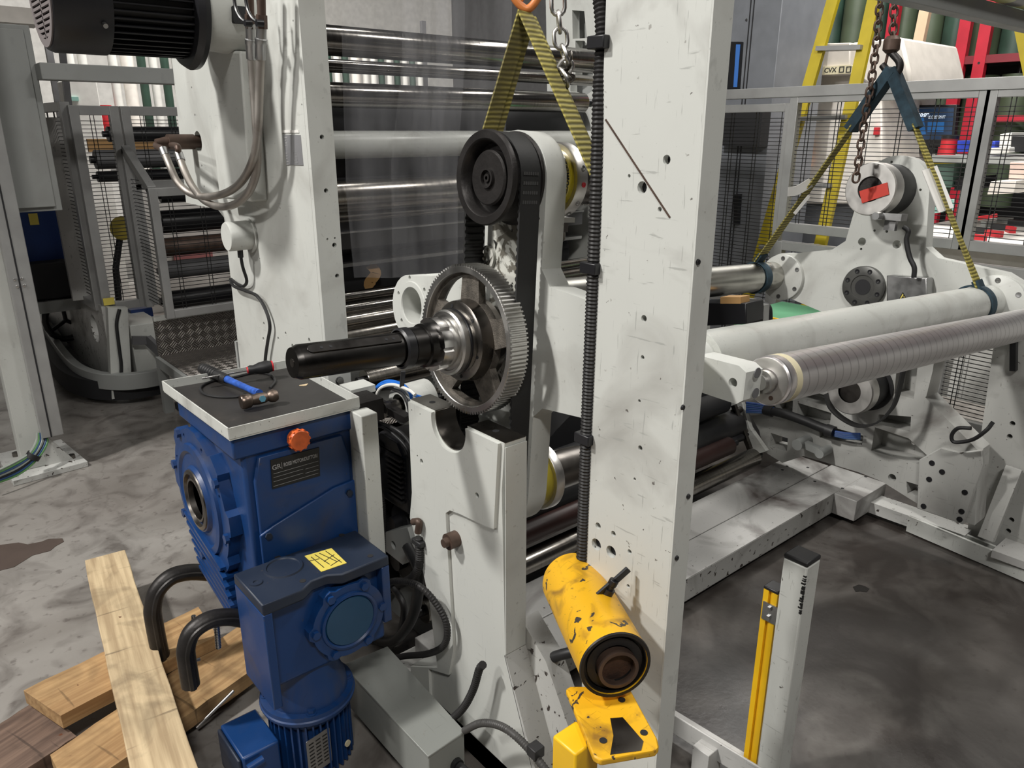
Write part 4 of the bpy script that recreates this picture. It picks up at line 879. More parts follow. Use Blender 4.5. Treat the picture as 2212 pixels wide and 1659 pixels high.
# junction box with warning triangle on far arm
jb = tp_([(1921, 594), (2008, 600), (2010, 660), (1921, 662)], 1.955)
s = MB(); s.prism(jb, 1.93, 1.988, 'X'); jbx = tob('junction_box', s, M['galv'], bevel=.004, label='dull metal junction box')
s = MB(); tr = tp_([(1950, 632), (1962, 654), (1938, 654)], 1.928); s.prism(tr, 1.9285, 1.9295, 'X'); ws = tob('warning_sign', s, M['ylabel'], jbx, label='yellow high voltage triangle')
s = MB(); tr2 = tp_([(1952, 637), (1946, 645), (1950, 645), (1947, 652), (1954, 642), (1950, 642), (1954, 638)], 1.927); s.prism(tr2, 1.9275, 1.9284, 'X'); 
for a, b in (((1950, 632), (1962, 654)), ((1962, 654), (1938, 654)), ((1938, 654), (1950, 632))):
    p_, q_ = tl(*a, 1.928), tl(*b, 1.928); s.bar((1.928, *p_), (1.928, *q_), .0025, .001, (1, 0, 0))
tob('bolt_symbol', s, M['ink'], ws)
s = MB(); s.tube([TM.inverted() @ p for p in (at(1952, 490, X=2.93), at(1962, 500, X=2.93), at(1958, 520, X=2.93), at(1965, 555, X=2.93), at(1975, 578, X=2.93), at(1974, 600, X=2.93))], .009, 10); tob('sensor_cable', s, M['black'])
# chucks
def chuck(name, x, y, z, r, d, parts, lab):
    dv = Vector((d, 0, 0)); b = Vector((x, y, z)); o = None
    for nm_, prof, m_ in parts:
        s = MB(); s.lathe(b, dv, prof, 44)
        if o is None: o = tob(nm_, s, m_, label=lab)
        else: tob(nm_, s, m_, o)
    return o
ck = chuck('upper_chuck', .165, YC + .01, .372, .07, 1, [('collar', [(0, 0), (0, .080), (.008, .080), (.010, .074), (.08, .073), (.08, 0)], plain('glossy_yellow_ring', (.50, .40, .02), .22)), ('locking_ring', [(.064, .070), (.064, .084), (.069, .087), (.095, .087), (.100, .082), (.100, .04)], M['face']), ('bar_end', [(.10, .045), (.10, .060), (.42, .058), (.42, 0)], M['dsteel'])], 'yellow hand-closed chuck ring')
cks = ck
s = MB()
for k, (ch) in enumerate(('x',)):
    pass
a0_ = 198
s.b.free(); s = MB()
lab_r = .0745
Lp = []
n = 14; v0 = []; v1 = []
for i in range(n + 1):
    a = R(150 + 70 * i / n); y_, z_ = YC + .01 - lab_r * math.cos(R(0)) * 0, 0
    yv = YC + .01 - lab_r * math.cos(a + math.pi); zv = .372 - lab_r * math.sin(a + math.pi) * -1
    v0.append(s.b.verts.new((.022 + .165, YC + .01 + lab_r * math.cos(a), .372 + lab_r * math.sin(a)))); v1.append(s.b.verts.new((.050 + .165, YC + .01 + lab_r * math.cos(a), .372 + lab_r * math.sin(a))))
for i in range(n): s.b.faces.new((v0[i], v0[i + 1], v1[i + 1], v1[i]))
bmesh.ops.solidify(s.b, geom=s.b.faces[:], thickness=.0006); ys = tob('yellow_label', s, M['ylabel'], ck, label='yellow label band reading CLOSE MANUALLY')
# individual letters bent round the ring
phr = 'CLOSE MANUALLY'
for i, chh in enumerate(phr):
    if chh == ' ': continue
    a = R(146 + 4.6 * i); c_ = Vector((.045 + .165, YC + .01 + (lab_r + .0012) * math.cos(a), .372 + (lab_r + .0012) * math.sin(a)))
    nr = Vector((0, math.cos(a), math.sin(a))); up_ = Vector((-1, 0, 0)); ex_ = up_.cross(nr)
    Mw = TM @ frameM(c_ - up_ * (-.0), ex_, up_)
    text('lettering', chh, .014, Mw, M['ink'], ys, ext=.0002, bold=.0003)
for k, a in enumerate((R(185), R(215), R(160), R(240))):
    s = MB(); s.lathe((.165 + .082, YC + .01 + .087 * math.cos(a), .372 + .087 * math.sin(a)), (0, math.cos(a), math.sin(a)), [(0, .006), (.002, .006), (.002, .003), (0, 0)], 12); tob('set_screw', s, M['bin_r'] if k == 0 else M['chrome'], ck, label='red marked screw' if k == 0 else None)
ck2 = chuck('lower_chuck', .165, YC - .02, -.375, .07, 1, [('collar', [(0, 0), (0, .083), (.035, .076), (.04, .074), (.04, 0)], M['ylabel'] if False else plain('dull_yellow_ring', (.42, .34, .03), .3)), ('locking_ring', [(.035, .070), (.035, .086), (.040, .089), (.060, .089), (.065, .084), (.065, 0)], M['face']), ('bar_end', [(.065, .045), (.065, .055), (.20, .05), (.20, 0)], M['dsteel'])], 'lower yellow chuck ring')
s = MB(); pp_ = TM.inverted() @ at(1206, 470, X=1.36); s.box(pp_.x - .01, pp_.x + .03, pp_.y - .03, pp_.y + .02, pp_.z - .010, pp_.z + .002); tob('sensor_block', s, M['plastic'])
s = MB(); s.box(pp_.x - .0, pp_.x + .02, pp_.y - .018, pp_.y + .006, pp_.z - .035, pp_.z - .010); s.tube([(pp_.x + .01, pp_.y - .01, pp_.z - .03), (pp_.x + .02, pp_.y + .0, pp_.z - .055), (pp_.x + .015, pp_.y + .02, pp_.z - .045)], .006, 8); tob('sensor_fitting', s, M['dsteel'])
fc_ = chuck('far_upper_chuck', 1.99, YF + .012, .378, .07, -1, [('collar', [(0, 0), (0, .095), (.10, .094), (.10, 0)], M['black']), ('locking_ring', [(.10, .045), (.10, .092), (.105, .096), (.165, .096), (.170, .092), (.170, .046), (.165, .045)], M['face'])], 'far chuck with a shiny steel face')
s = MB(); s.lathe((1.99 - .150, YF + .012, .378), (-1, 0, 0), [(0, 0), (0, .046), (.012, .046), (.012, 0)], 32); tob('socket', s, M['iron'], fc_)
Pt = tp_([(1856, 413), (1916, 394), (1920, 420), (1862, 439)], 1.815); s = MB(); s.prism(Pt, 1.815, 1.818, 'X'); tob('tape', s, M['redtape'], fc_, label='strip of red tape')
s = MB(); a = TM.inverted() @ at(1925, 468, X=2.88); s.box(a.x - .02, a.x + .03, a.y - .045, a.y + .045, a.z - .012, a.z + .012); s.cyl((a.x - .01, a.y + .03, a.z), (a.x - .06, a.y + .03, a.z), .014, 16); s.box(a.x, a.x + .02, a.y - .02, a.y + .02, a.z - .05, a.z); tob('sensor_bracket', s, M['galv'])
lc_ = chuck('far_lower_chuck', 1.99, YF - .05, -.385, .07, -1, [('collar', [(0, 0), (0, .10), (.03, .10), (.03, .085), (.13, .085), (.13, 0)], M['black']), ('locking_ring', [(.12, .045), (.12, .088), (.125, .092), (.175, .092), (.18, .088), (.18, .045)], M['face'])], 'far lower chuck with steel ring')
s = MB(); s.lathe((1.84, YF - .05, -.385), (-1, 0, 0), [(0, 0), (0, .046), (.018, .046), (.018, 0)], 32); tob('socket', s, M['dsteel'], lc_)
# gear
GX0, GX1, GR = -.002, .046, .178
s = MB(); prof = []
nt_ = 112; o_ = []
for k in range(nt_):
    for f_, r_ in ((0, GR - .006), (.18, GR), (.5, GR), (.68, GR - .006)):
        a = 2 * math.pi * (k + f_) / nt_; o_.append((r_ * math.cos(a), r_ * math.sin(a)))
ri = []
s.prism(o_, GX0, GX1, 'X', holes=[circ(0, 0, .158, 72)]); gr_ = tob('gear_rim', s, M['steel'], label='big steel gear rim with fine teeth', smooth=20)
s = MB(); s.lathe((GX0 - .0015, 0, 0), AX, [(0, .160), (0, .172), (.002, .1725), (.002, .158)], 72, True); tob('rim_lip', s, M['steel'], gr_)
# web with five windows
win = []
for k in range(5):
    a0g = R(72 * k + 54); w_ = []
    for i in range(9): a = a0g + R(-24 + 48 * i / 8); w_.append((.150 * math.cos(a), .150 * math.sin(a)))
    for i in range(7): a = a0g + R(15 - 30 * i / 6); w_.append((.098 * math.cos(a), .098 * math.sin(a)))
    win.append(w_)
s = MB(); s.prism(circ(0, 0, .1585, 72), GX0 + .014, GX0 + .034, 'X', holes=win); tob('gear_web', s, M['cast'], label='rough dark cast web with five windows', bevel=.003)
s = MB(); s.lathe((GX0 - .02, 0, 0), AX, [(0, .0), (0, .088), (.004, .094), (.03, .097), (.07, .097), (.07, 0)], 56); tob('gear_hub', s, M['dsteel'])
for k in range(6):
    a = R(60 * k + 15); s = MB(); s.lathe((GX0 - .0205, .083 * math.cos(a), .083 * math.sin(a)), (-1, 0, 0), [(0, 0), (0, .0045), (.0006, .0045), (.0006, 0)], 12); tob('hub_hole', s, M['dark'])
# bearing, nuts, shaft
s = MB(); s.lathe((-.022, 0, 0), (-1, 0, 0), [(0, .0), (0, .074), (.006, .076), (.030, .076), (.034, .072), (.034, .066), (.030, .064), (.030, .058), (.040, .058), (.050, .057), (.050, 0)], 56); tob('bearing', s, M['steel'])
s = MB(); s.lathe((-.030, 0, 0), (-1, 0, 0), [(0, .0765), (.002, .078), (.006, .078), (.008, .0765)], 56); tob('bearing_seal', s, M['blackp'])
pr_ = []
for k in range(8):
    for f_, r_ in ((0, .061), (.62, .061), (.64, .053), (.98, .053)): a = 2 * math.pi * (k + f_) / 8; pr_.append((r_ * math.cos(a), r_ * math.sin(a)))
pr_ = []
for k in range(72):
    a = 2 * math.pi * k / 72; r_ = .055 if (k % 9) == 0 else .061; pr_.append((r_ * math.cos(a), r_ * math.sin(a)))
s = MB(); s.prism(pr_, -.098, -.072, 'X', holes=[circ(0, 0, .045, 48)]); tob('lock_nut', s, M['chrome'], bevel=.002)
s = MB(); s.lathe((-.07, 0, 0), (-1, 0, 0), [(0, .0), (0, .052), (.050, .050), (.052, .044), (.085, .044), (.086, .041), (.105, .041), (.108, .036), (.345, .036), (.348, .034), (.358, .031), (.358, 0)], 56)
sh = tob('drive_shaft', s, M['shaft'], label='thick oiled dark shaft pointing left')
s = MB(); s.lathe((-.155, 0, 0), (-1, 0, 0), [(0, .041), (.003, .046), (.022, .046), (.026, .041)], 40); tob('shaft_collar', s, M['blackp'], sh)
ka = R(100); kn_ = Vector((0, math.sin(R(-50)) * 1.0, math.cos(R(-50)) * 1.0)); kn_ = Vector((0, -.60, .80)).normalized(); kt_ = Vector((1, 0, 0)); kb_ = kn_.cross(kt_)
kl = [(-.415 + .012 * 0, 0)]
s = MB(); pk = [(-.395 + .010 * math.cos(R(a)) - .0, .010 * math.sin(R(a))) for a in range(90, 271, 20)] + [(-.19, -.010), (-.19, .010)]
s.prism(pk, .0325, .0385, 'Z'); s.xf(Matrix(((1, 0, 0, 0), (0, kb_.y, kn_.y, 0), (0, kb_.z, kn_.z, 0), (0, 0, 0, 1)))); key = tob('shaft_key', s, M['shaft'], sh, bevel=.001)
for x_ in (-.375, -.355, -.225, -.207):
    s = MB(); s.lathe(Vector((x_, 0, 0)) + kn_ * .0386, kn_, [(0, 0), (0, .0035), (.0005, .0035), (.0005, 0)], 12); tob('key_screw', s, M['dark'], sh)
s = MB(); s.lathe((-.428, 0, 0), (-1, 0, 0), [(0, 0), (0, .009), (.0006, .009), (.0006, 0)], 20); tob('centre_hole', s, M['dsteel'], sh)
# pulleys and belt
PY, PZ = YC - .0, .371
s = MB(); s.lathe((.012, PY, PZ), AX, [(.014, 0), (.012, .056), (.016, .060), (.034, .061), (.034, .076), (.004, .080), (.0, .084), (.0, .100), (.006, .103), (.012, .103), (.014, .094), (.082, .094), (.084, .103), (.090, .103), (.090, 0)], 64); up = tob('upper_pulley', s, M['iron'], label='black toothed-belt pulley at the top')
s = MB(); s.pipe((.018, PY, PZ), (.03, PY, PZ), .022, .017, 32); s.lathe((.020, PY, PZ), AX, [(0, .004), (0, .009), (.008, .010)], 20); tob('pulley_centre', s, M['iron'], up)
s = MB(); s.lathe((.03, PY - .01, -PZ), AX, [(0, 0), (0, .094), (.07, .094), (.07, 0)], 48); tob('lower_pulley', s, M['iron'])
bx0, bx1, br_ = .036, .092, .100
path = [(PY + br_ * math.cos(R(a)), PZ + br_ * math.sin(R(a))) for a in range(0, 181, 6)][::-1]
path = [(PY + br_ * math.cos(R(a)), PZ + br_ * math.sin(R(a))) for a in range(0, 181, 6)]   # +y ... -y over the top
L1 = path[-1]; path2 = [(PY - .01 + br_ * math.cos(R(a)), -PZ + br_ * math.sin(R(a))) for a in range(180, 361, 6)]
loop = path + path2
inn = []
pts_ = loop + [loop[0]]; tot = 0; dense = []
for a, b in zip(pts_[:-1], pts_[1:]):
    Lg = math.hypot(b[0] - a[0], b[1] - a[1]); n_ = max(1, int(Lg / .004))
    for i in range(n_): dense.append((a[0] + (b[0] - a[0]) * i / n_, a[1] + (b[1] - a[1]) * i / n_))
cy_, cz_ = PY, 0
for i, p in enumerate(dense):
    a = dense[i - 1]; b = dense[(i + 1) % len(dense)]; tx, tz = b[0] - a[0], b[1] - a[1]; l_ = math.hypot(tx, tz) or 1
    nx, nz = -tz / l_, tx / l_; dpt = .0045 + (.0035 if (i % 4) < 2 else 0); inn.append((p[0] + nx * dpt, p[1] + nz * dpt))
s = MB(); s.prism(dense, bx0, bx1, 'X', holes=[inn]); tob('toothed_belt', s, M['belt'], label='wide black toothed belt', smooth=25)
s = MB()
for r_ in range(4):
    for c in range(7):
        a = R(192 - r_ * 3.2); yb = PY + (br_ + .0006) * math.cos(a); zb = PZ + (br_ + .0006) * math.sin(a) 
        s.box(bx0 + .006 + c * .0062, bx0 + .0105 + c * .0062, PY - br_ - .0012, PY - br_ + .0006, PZ + .018 - r_ * .020 - .007, PZ + .018 - r_ * .020 + .0)
tob('belt_print', s, plain('worn_belt_print', (.045, .045, .045), .6))
# silver idler roller on the bracket
sa, sb_ = tl(1660, 815, .45), None
sy, sz, SX = -.601, .002, .322
sD = Vector((1.5, -.008, -.026)).normalized()
def sP(x, dy=0, dz=0): return Vector((SX, sy, sz)) + sD * (x - SX) + Vector((0, dy, dz))
s = MB(); s.lathe(sP(SX), sD, [(.004, 0), (.004, .044), (.003, .049), (.006, .0515), (.03, .0515), (.031, .051), (1.60, .051), (1.61, .047), (1.61, 0)], 64); sr2 = tob('idler_roller', s, M['alu'], label='bright aluminium roller with spiral ring marks')
s = MB(); s.cyl(sP(.296), sP(.336), .016, 24); s.pipe(sP(.305), sP(.332), .024, .015, 32); tob('journal', s, M['steel'], sr2)
s = MB(); s.pipe(sP(SX), sP(SX + .004), .0475, .027, 56); tob('end_face', s, M['face'], sr2)
s = MB(); s.pipe(sP(.354), sP(.374), .0518, .0505, 64); tob('masking_tape', s, M['cream'], sr2, label='ring of cream masking tape')
s = MB(); s.lathe(sP(SX - .0002, -.016, -.032), (-1, 0, 0), [(0, 0), (0, .005), (.0012, .005), (.0012, 0)], 14); tob('balance_hole', s, M['brown'], sr2)
# ================================================================== SLINGS, CHAINS, HOOKS
def sling(lab, lx, apex, endL, endR, wd, tubes, sleeve, grp, ext=(0, 0)):
    out = []
    for (nm_, e, (ty, tz, tr_)) in (('left', endL, tubes[0]), ('right', endR, tubes[1])):
        t = thing('lifting_sling', lab[nm_], 'sling', apex)
        s = MB(); d = (e - apex).normalized(); off = Vector((.0, .0, 0))
        for dx in (-.012, .012):
            s.ribbon([(apex if not sleeve else apex.lerp(e, .25)) + TA * dx * .5 + _fw * dx * .5, apex.lerp(e, .5) + TA * dx * .6 + _fw * dx, e + TA * dx], TA, wd, .005, sm=0)
        st = obj('webbing', s, M['web'], t)
        if tr_ is None: out.append(t); continue
        s = MB(); c0_ = tw(lx + TA.x * 0, ty, tz); s.lathe(tw(lx - .020, ty, tz), TA, [(0, tr_ + .002), (0, tr_ + .008), (.040, tr_ + .008), (.040, tr_ + .002)], 40, True); obj('wrap', s, M['web'] if sleeve == 0 else M['sblue'], t)
        if sleeve:
            s = MB(); s.ribbon([apex - d * .004, apex.lerp(e, .27)], TA, .052, .036, sm=0); obj('upper_sleeve', s, M['sblue'], t)
            s = MB(); s.ribbon([apex.lerp(e, .955), e], TA, .048, .020, sm=0); obj('lower_sleeve', s, M['sblue'], t)
        out.append(t)
    return out
apn = at(1138, 30, X=1.30)
apn = Vector((1.30, at(1138, 30, X=1.30).y, at(1138, 30, X=1.30).z))
sling(dict(left='yellow webbing sling leg left of the near orange hook, passing behind the top pulley', right='pale yellow webbing sling leg slanting right from the near orange hook behind the tall upright'), .20, apn, tw(.185, *tl(1046, 345, .185)), tw(.20, -.445, .07), .042, [(0, 0, None), (-.445, .012, .0505)], 0, None)
apf = at(1928, 152, X=2.86)
lf, rf = sling(dict(left='long sling leg from the far hook down to the left end of the turret', right='long sling leg from the far hook to the right tube, with paper tag'), 1.85, apf, tw(1.85, .405, .058), tw(1.85, -.46, .065), .036, [(.405, -.012, .0605), (-.445, .012, .0625)], 1, None)
s = MB(); e = tw(1.85, -.46, .065); a = apf.lerp(e, .45) - TA * .02; b = apf.lerp(e, .64) - TA * .02; s.ribbon([a, b], _rt, .055, .004, sm=0); obj('paper_tag', s, M['paper'], rf, label='crumpled pale paper tag')
s = MB(); e = tw(1.85, .405, .058); a = apf.lerp(e, .54) - TA * .02; s.ribbon([a, a + _rt * (-.05) + Vector((0, 0, -.03)), a + _rt * (-.085) + Vector((0, 0, -.035))], Vector((0, 0, 1)), .035, .003, sm=3); s.ribbon([a + Vector((0, 0, -.05)), a + _rt * (-.05) + Vector((0, 0, -.12))], Vector((0, 0, 1)), .012, .003, sm=0); obj('loose_label', s, M['paper'], lf)
# near orange hook
t = thing('lifting_hook', 'orange painted lifting hook carrying the near pair of yellow slings', 'hook', apn)
s = MB(); c = apn + Vector((0, 0, .035)); rr_ = _rt
s.tube([c + rr_ * .025 + Vector((0, 0, .07)), c + rr_ * .031 + Vector((0, 0, .03)), c + rr_ * .026 + Vector((0, 0, -.0)), c + Vector((0, 0, -.025)), c - rr_ * .030 + Vector((0, 0, -.0)), c - rr_ * .034 + Vector((0, 0, .03)), c - rr_ * .016 + Vector((0, 0, .07)), c + Vector((0, 0, .13)), c + Vector((0, 0, .3))], .0095, 12); obj('hook', s, M['orangep'], t)
s = MB(); s.tube([c - rr_ * .012 + Vector((0, 0, .07)), c - rr_ * .006 + Vector((0, 0, .02)), c - rr_ * .016 + Vector((0, 0, -.012))], .006, 8); obj('latch', s, M['orangep'], t)
def link(M4, L, wd, r):
    s = MB(); P = [(wd / 2 * math.cos(R(a)), 0, L / 2 - wd / 2 + wd / 2 * math.sin(R(a))) for a in range(0, 181, 30)] + [(wd / 2 * math.cos(R(a)), 0, -(L / 2 - wd / 2) + wd / 2 * math.sin(R(a))) for a in range(180, 361, 30)]
    s.tube(P, r, 8, closed=True, sm=0); s.xf(M4); return s
def chain(lab, pts, L, wd, r, m, cat='chain'):
    pts = [Vector(p) for p in pts]; t = thing('hoist_chain', lab, cat, pts[-1]); k = 0; base = None
    for a, b in zip(pts[:-1], pts[1:]):
        d = b - a; n_ = max(1, round(d.length / (L - 2.2 * r)));
        for i in range(n_):
            c = a + d * ((i + .5) / n_); z = d.normalized(); x = _rt if k % 2 else _rt.cross(z).normalized(); x = (x - z * x.dot(z)).normalized(); y = z.cross(x)
            M4 = Matrix(((x.x, y.x, z.x, c.x), (x.y, y.y, z.y, c.y), (x.z, y.z, z.z, c.z), (0, 0, 0, 1)))
            if base is None:
                s = link(Matrix.Identity(4), L, wd, r); base = obj('chain_link', s, m, t, local=True); o = base
            else:
                o = base.copy(); COL.objects.link(o); o.parent = t
            o.matrix_basis = Wm(t).inverted() @ M4; k += 1
    return t
chain('shiny steel chain with knotted end hanging right of the near orange hook', [at(1205, -55, X=1.32), at(1206, 30, X=1.32), at(1213, 100, X=1.32), at(1226, 138, X=1.32), at(1212, 160, X=1.31), at(1222, 176, X=1.31)], .046, .030, .0046, M['steel'])
chain('second knot of steel chain links behind the near sling top', [at(1232, 120, X=1.33), at(1226, 150, X=1.34), at(1206, 150, X=1.33), at(1214, 176, X=1.33), at(1228, 166, X=1.33)], .046, .030, .0046, M['dsteel'])
chain('thin rusty hoist chain with a loose end hanging left of the far hook', [at(1905, -40, X=2.84), at(1893, 100, X=2.84), at(1880, 190, X=2.82), at(1866, 265, X=2.8), at(1856, 340, X=2.78), at(1848, 392, X=2.78)], .036, .024, .0042, M['brown'])
chain('thin rusty hoist chain running up from the far hook', [at(1934, -40, X=2.86), at(1928, 90, X=2.86)], .036, .024, .0042, M['brown'])
t = thing('lifting_hook', 'rusty brown lifting hook carrying the far pair of slings', 'hook', apf)
s = MB(); hb = at(1926, 98, X=2.86); s.lathe(hb + Vector((0, 0, .030)), (0, 0, -1), [(0, 0), (0, .018), (.012, .028), (.045, .028), (.056, .016), (.056, 0)], 10); obj('swivel', s, M['brown'], t)
s = MB(); s.tube([hb - Vector((0, 0, .02)), at(1928, 116, X=2.86), at(1943, 135, X=2.86), at(1940, 155, X=2.86), at(1922, 158, X=2.86), at(1906, 140, X=2.86)], .0125, 12); obj('hook', s, M['iron'], t)
s = MB(); s.tube([at(1918, 116, X=2.86), at(1912, 140, X=2.86)], .005, 8, sm=0); obj('latch', s, M['brown'], t)
# ================================================================== ROLLERS OF THE PRESS (behind left frame)
def roller(lab, y, z, r, x0, x1, m, stub=.05, sr=.4, name='press_roller'):
    t = thing(name, lab, 'roller', ((x0 + x1) / 2, y, z - r))
    s = MB(); s.lathe((x0, y, z), (1, 0, 0), [(0, 0), (0, r - .002), (.003, r), (x1 - x0 - .003, r), (x1 - x0, r - .002), (x1 - x0, 0)], 48); obj('shell', s, m, t)
    s = MB(); s.cyl((x1, y, z), (x1 + stub, y, z), r * sr, 16); obj('journal', s, M['blackp'], t); s = MB(); s.cyl((x0 - .03, y, z), (x0, y, z), r * sr, 16); obj('journal', s, M['blackp'], t); return t
YR = 2.62
roller('topmost bright chrome roller across the press behind the slings', YR, 1.900, .050, 1.05, 2.72, M['droll'])
roller('long dark steel roller, second from the top of the press', YR, 1.722, .043, 1.05, 2.64, M['droll'])
roller('pale grey-white tube running across the press, third from the top', YR, 1.552, .049, 1.05, 2.90, M['tubew'], name='press_tube')
roller('ring-worn steel roller level with the big belt pulley', YR, 1.370, .059, 1.05, 2.80, M['roll'])
roller('slim dark roller just under the ring-worn steel roller', YR + .10, 1.29, .028, 1.05, 2.85, M['droll'])
roller('slim glossy rail roller just below the topmost chrome roller', YR + .14, 1.83, .024, 1.05, 2.85, M['droll'])
roller('slim dark roller low in the press, upper of the lowest four', YR, .99, .022, 1.05, 2.85, M['droll'])
roller('slim dark roller low in the press, second of the lowest four', YR - .02, .945, .026, 1.05, 2.85, M['droll'])
roller('brass-tinted roller low in the press behind the end of the dark shaft', YR - .05, .905, .030, 1.05, 2.85, M['roll'])
roller('brighter brass-tinted roller just above the shaft tip', YR - .04, .845, .040, 1.05, 2.85, M['roll'])
roller('short steel roller with its near end showing right of the press frame foot', 2.42, .715, .041, 1.32, 2.85, M['roll'])
roller('steel roller behind the lower spokes of the big gear', 2.25, .64, .05, 1.55, 2.9, M['roll'])
roller('big matt black drum behind the pale tube, upper one', 3.05, 1.60, .19, 1.50, 2.9, M['dark'], name='press_drum')
roller('big matt black drum behind the worn roller, middle one', 3.15, 1.22, .17, 1.50, 2.9, M['hazy'], name='press_drum')
roller('big matt black drum low in the press with torn tape hanging', 3.05, .98, .10, 1.50, 2.9, M['dark'], name='press_drum')
t = thing('press_bar', 'flat grey steel cross bar in the dark middle of the press', 'bar', (2, 2.9, 1.18))
s = MB(); s.box(1.06, 2.9, 2.86, 2.90, 1.135, 1.205); obj('bar', s, M['hazy'], t); s = MB(); s.box(1.06, 2.9, 2.85, 2.86, 1.20, 1.207); obj('edge', s, M['galv'], t)
t = thing('press_bar', 'thin bright-edged cross bar below the dark middle of the press', 'bar', (2, 2.9, 1.05))
s = MB(); s.box(1.06, 2.9, 2.86, 2.90, 1.06, 1.075); obj('bar', s, M['galv'], t)
# inner crosswise panels low down
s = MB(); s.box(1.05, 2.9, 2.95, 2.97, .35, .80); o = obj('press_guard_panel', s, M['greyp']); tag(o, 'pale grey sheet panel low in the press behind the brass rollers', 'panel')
s = MB(); s.box(1.3, 2.94, 3.42, 3.45, .0, 1.62); o = obj('added_dark_backing', s, M['dark']); tag(o, 'added dark sheet that darkens the gap behind the black press drums', 'panel')  # added dark sheet, stands in for the darkness deep in the press
# films
def film(lab, pts, m=None):
    s = MB(); n = len(pts); vs = []
    for (a, b) in pts: vs.append([s.b.verts.new(a.lerp(b, i / 14) + Vector((0, .012 * math.sin(i * 1.7), 0))) for i in range(15)])
    for A, B in zip(vs[:-1], vs[1:]):
        for i in range(14): s.b.faces.new((A[i], A[i + 1], B[i + 1], B[i]))
    o = obj('plastic_film', s, m or M['film']); tag(o, lab, 'film'); return o
yf = YR - .075
film('clear plastic film hanging over the press rollers left of the slings', [(at(735, -60, Y=yf), at(1105, -60, Y=yf)), (at(738, 60, Y=yf), at(1100, 80, Y=yf)), (at(742, 230, Y=yf), at(1090, 240, Y=yf)), (at(748, 420, Y=yf), at(1085, 420, Y=yf)), (at(765, 600, Y=yf), at(1080, 600, Y=yf))])
film('narrow fold of clear film hanging in front of the wider film sheet', [(at(870, -60, Y=yf - .02), at(1000, -60, Y=yf - .02)), (at(868, 140, Y=yf - .02), at(1000, 140, Y=yf - .02)), (at(845, 350, Y=yf - .02), at(985, 350, Y=yf - .02)), (at(848, 600, Y=yf - .02), at(985, 590, Y=yf - .02))])
s = MB(); s.ribbon([at(800, 572, Y=2.9), at(812, 590, Y=2.88), at(797, 612, Y=2.88), at(804, 622, Y=2.88)], (1, 0, 0), .05, .002); o = obj('torn_tape', s, M['tan']); tag(o, 'scrap of torn brown tape dangling from the black drum', 'tape')
# far-side casting of the press
t = thing('press_far_casting', 'white ribbed casting of the far press frame, seen between chain and tall upright', 'casting', (2.95, 2.5, .9))
XP = 2.95
hs = [pX([(1236, 22), (1262, 24), (1268, 82), (1237, 84)], XP), pX([(1243, 88), (1262, 88), (1282, 112), (1243, 116)], XP), pX([(1243, 134), (1281, 131), (1281, 160), (1280, 196), (1264, 207), (1232, 198), (1232, 168), (1243, 160)], XP)]
s = MB(); s.prism(pX([(1178, -40), (1180, 60), (1182, 200), (1195, 700), (1200, 930), (1520, 930), (1520, 700), (1330, 600), (1330, -40)], XP), XP, XP + .05, 'X', holes=hs); obj('rib_face', s, M['white'], t, bevel=.003)
s = MB(); s.prism(pX([(1178, -40), (1200, 700), (1330, 700), (1330, -40)], XP + .09), XP + .09, XP + .10, 'X'); obj('back_web', s, M['greyp'], t)
# ================================================================== SMALL ROUND SENSOR UNIT + HOSES BETWEEN GEARBOX AND BEARING PLATE
t = thing('bearing_housing', 'round white bearing housing with a dark brass stub behind the tray corner', 'bearing housing', (1.12, 1.85, .78))
c = at(862, 877, X=1.10); s = MB(); s.lathe(c, (1, .0, 0), [(0, .036), (0, .056), (.01, .060), (.10, .062), (.10, 0)], 40); obj('housing', s, M['white'], t)
s = MB(); s.cyl(c + Vector((.03, 0, 0)), c + Vector((-.055, 0, 0)), .024, 28); obj('brass_stub', s, M['dsteel'], t)
s = MB(); a = at(790, 880, X=1.0); s.box(.93, 1.03, a.y - .05, a.y + .07, a.z - .03, a.z + .035); s.bar(at(770, 845, X=1.02), at(880, 905, X=1.08), .03, .02); obj('arm', s, M['iron'], t)
s = MB(); p = at(757, 833, X=1.0); s.box(.98, 1.06, p.y - .04, p.y + .03, p.z - .02, p.z); obj('pale_block', s, M['white'], t)
for i, (m_, pts, lb) in enumerate(((M['cblue'], [(810, 848), (818, 832), (840, 823), (868, 830), (885, 848), (893, 880)], 'bright blue air hose, outermost of the bundle arching behind the saddle'),
        (M['cblue'], [(806, 850), (815, 836), (842, 826), (872, 836), (895, 852), (912, 858)], 'bright blue air hose, longer one reaching to the saddle top'),
        (M['black'], [(797, 855), (815, 842), (845, 838), (872, 852), (884, 885), (889, 930)], 'black air hose under the two blue ones'),
        (M['plastic'], [(812, 852), (824, 834), (850, 828), (884, 840), (897, 850)], 'white air hose beside the blue ones'))):
    s = MB(); s.tube([at(x, y + i, X=1.09 - .01 * i) for x, y in pts], .0048, 8); o = obj('air_hose', s, m_); tag(o, lb, 'hose')
s = MB(); s.bar(at(868, 835, X=1.06), at(871, 802, X=1.05), .012, .005); o = obj('cable_tie', s, M['black']); tag(o, 'black cable tie tail standing up from the blue air hoses', 'cable tie')
t = thing('servo_motor', 'black ribbed motor with lifting eye between the gearbox and the bearing plate', 'motor', (1.13, 1.8, .35))
a = at(790, 960, X=1.06); b = at(872, 1120, X=1.06)
s = MB(); s.box(1.08, 1.30, b.y, a.y, b.z, a.z + .02); s.prism([(b.y, a.z + .0), (a.y, a.z + .0), (a.y - .05, a.z + .055), (b.y + .04, a.z + .05)], 1.08, 1.28, 'X'); obj('body', s, M['blackp'], t, bevel=.01)
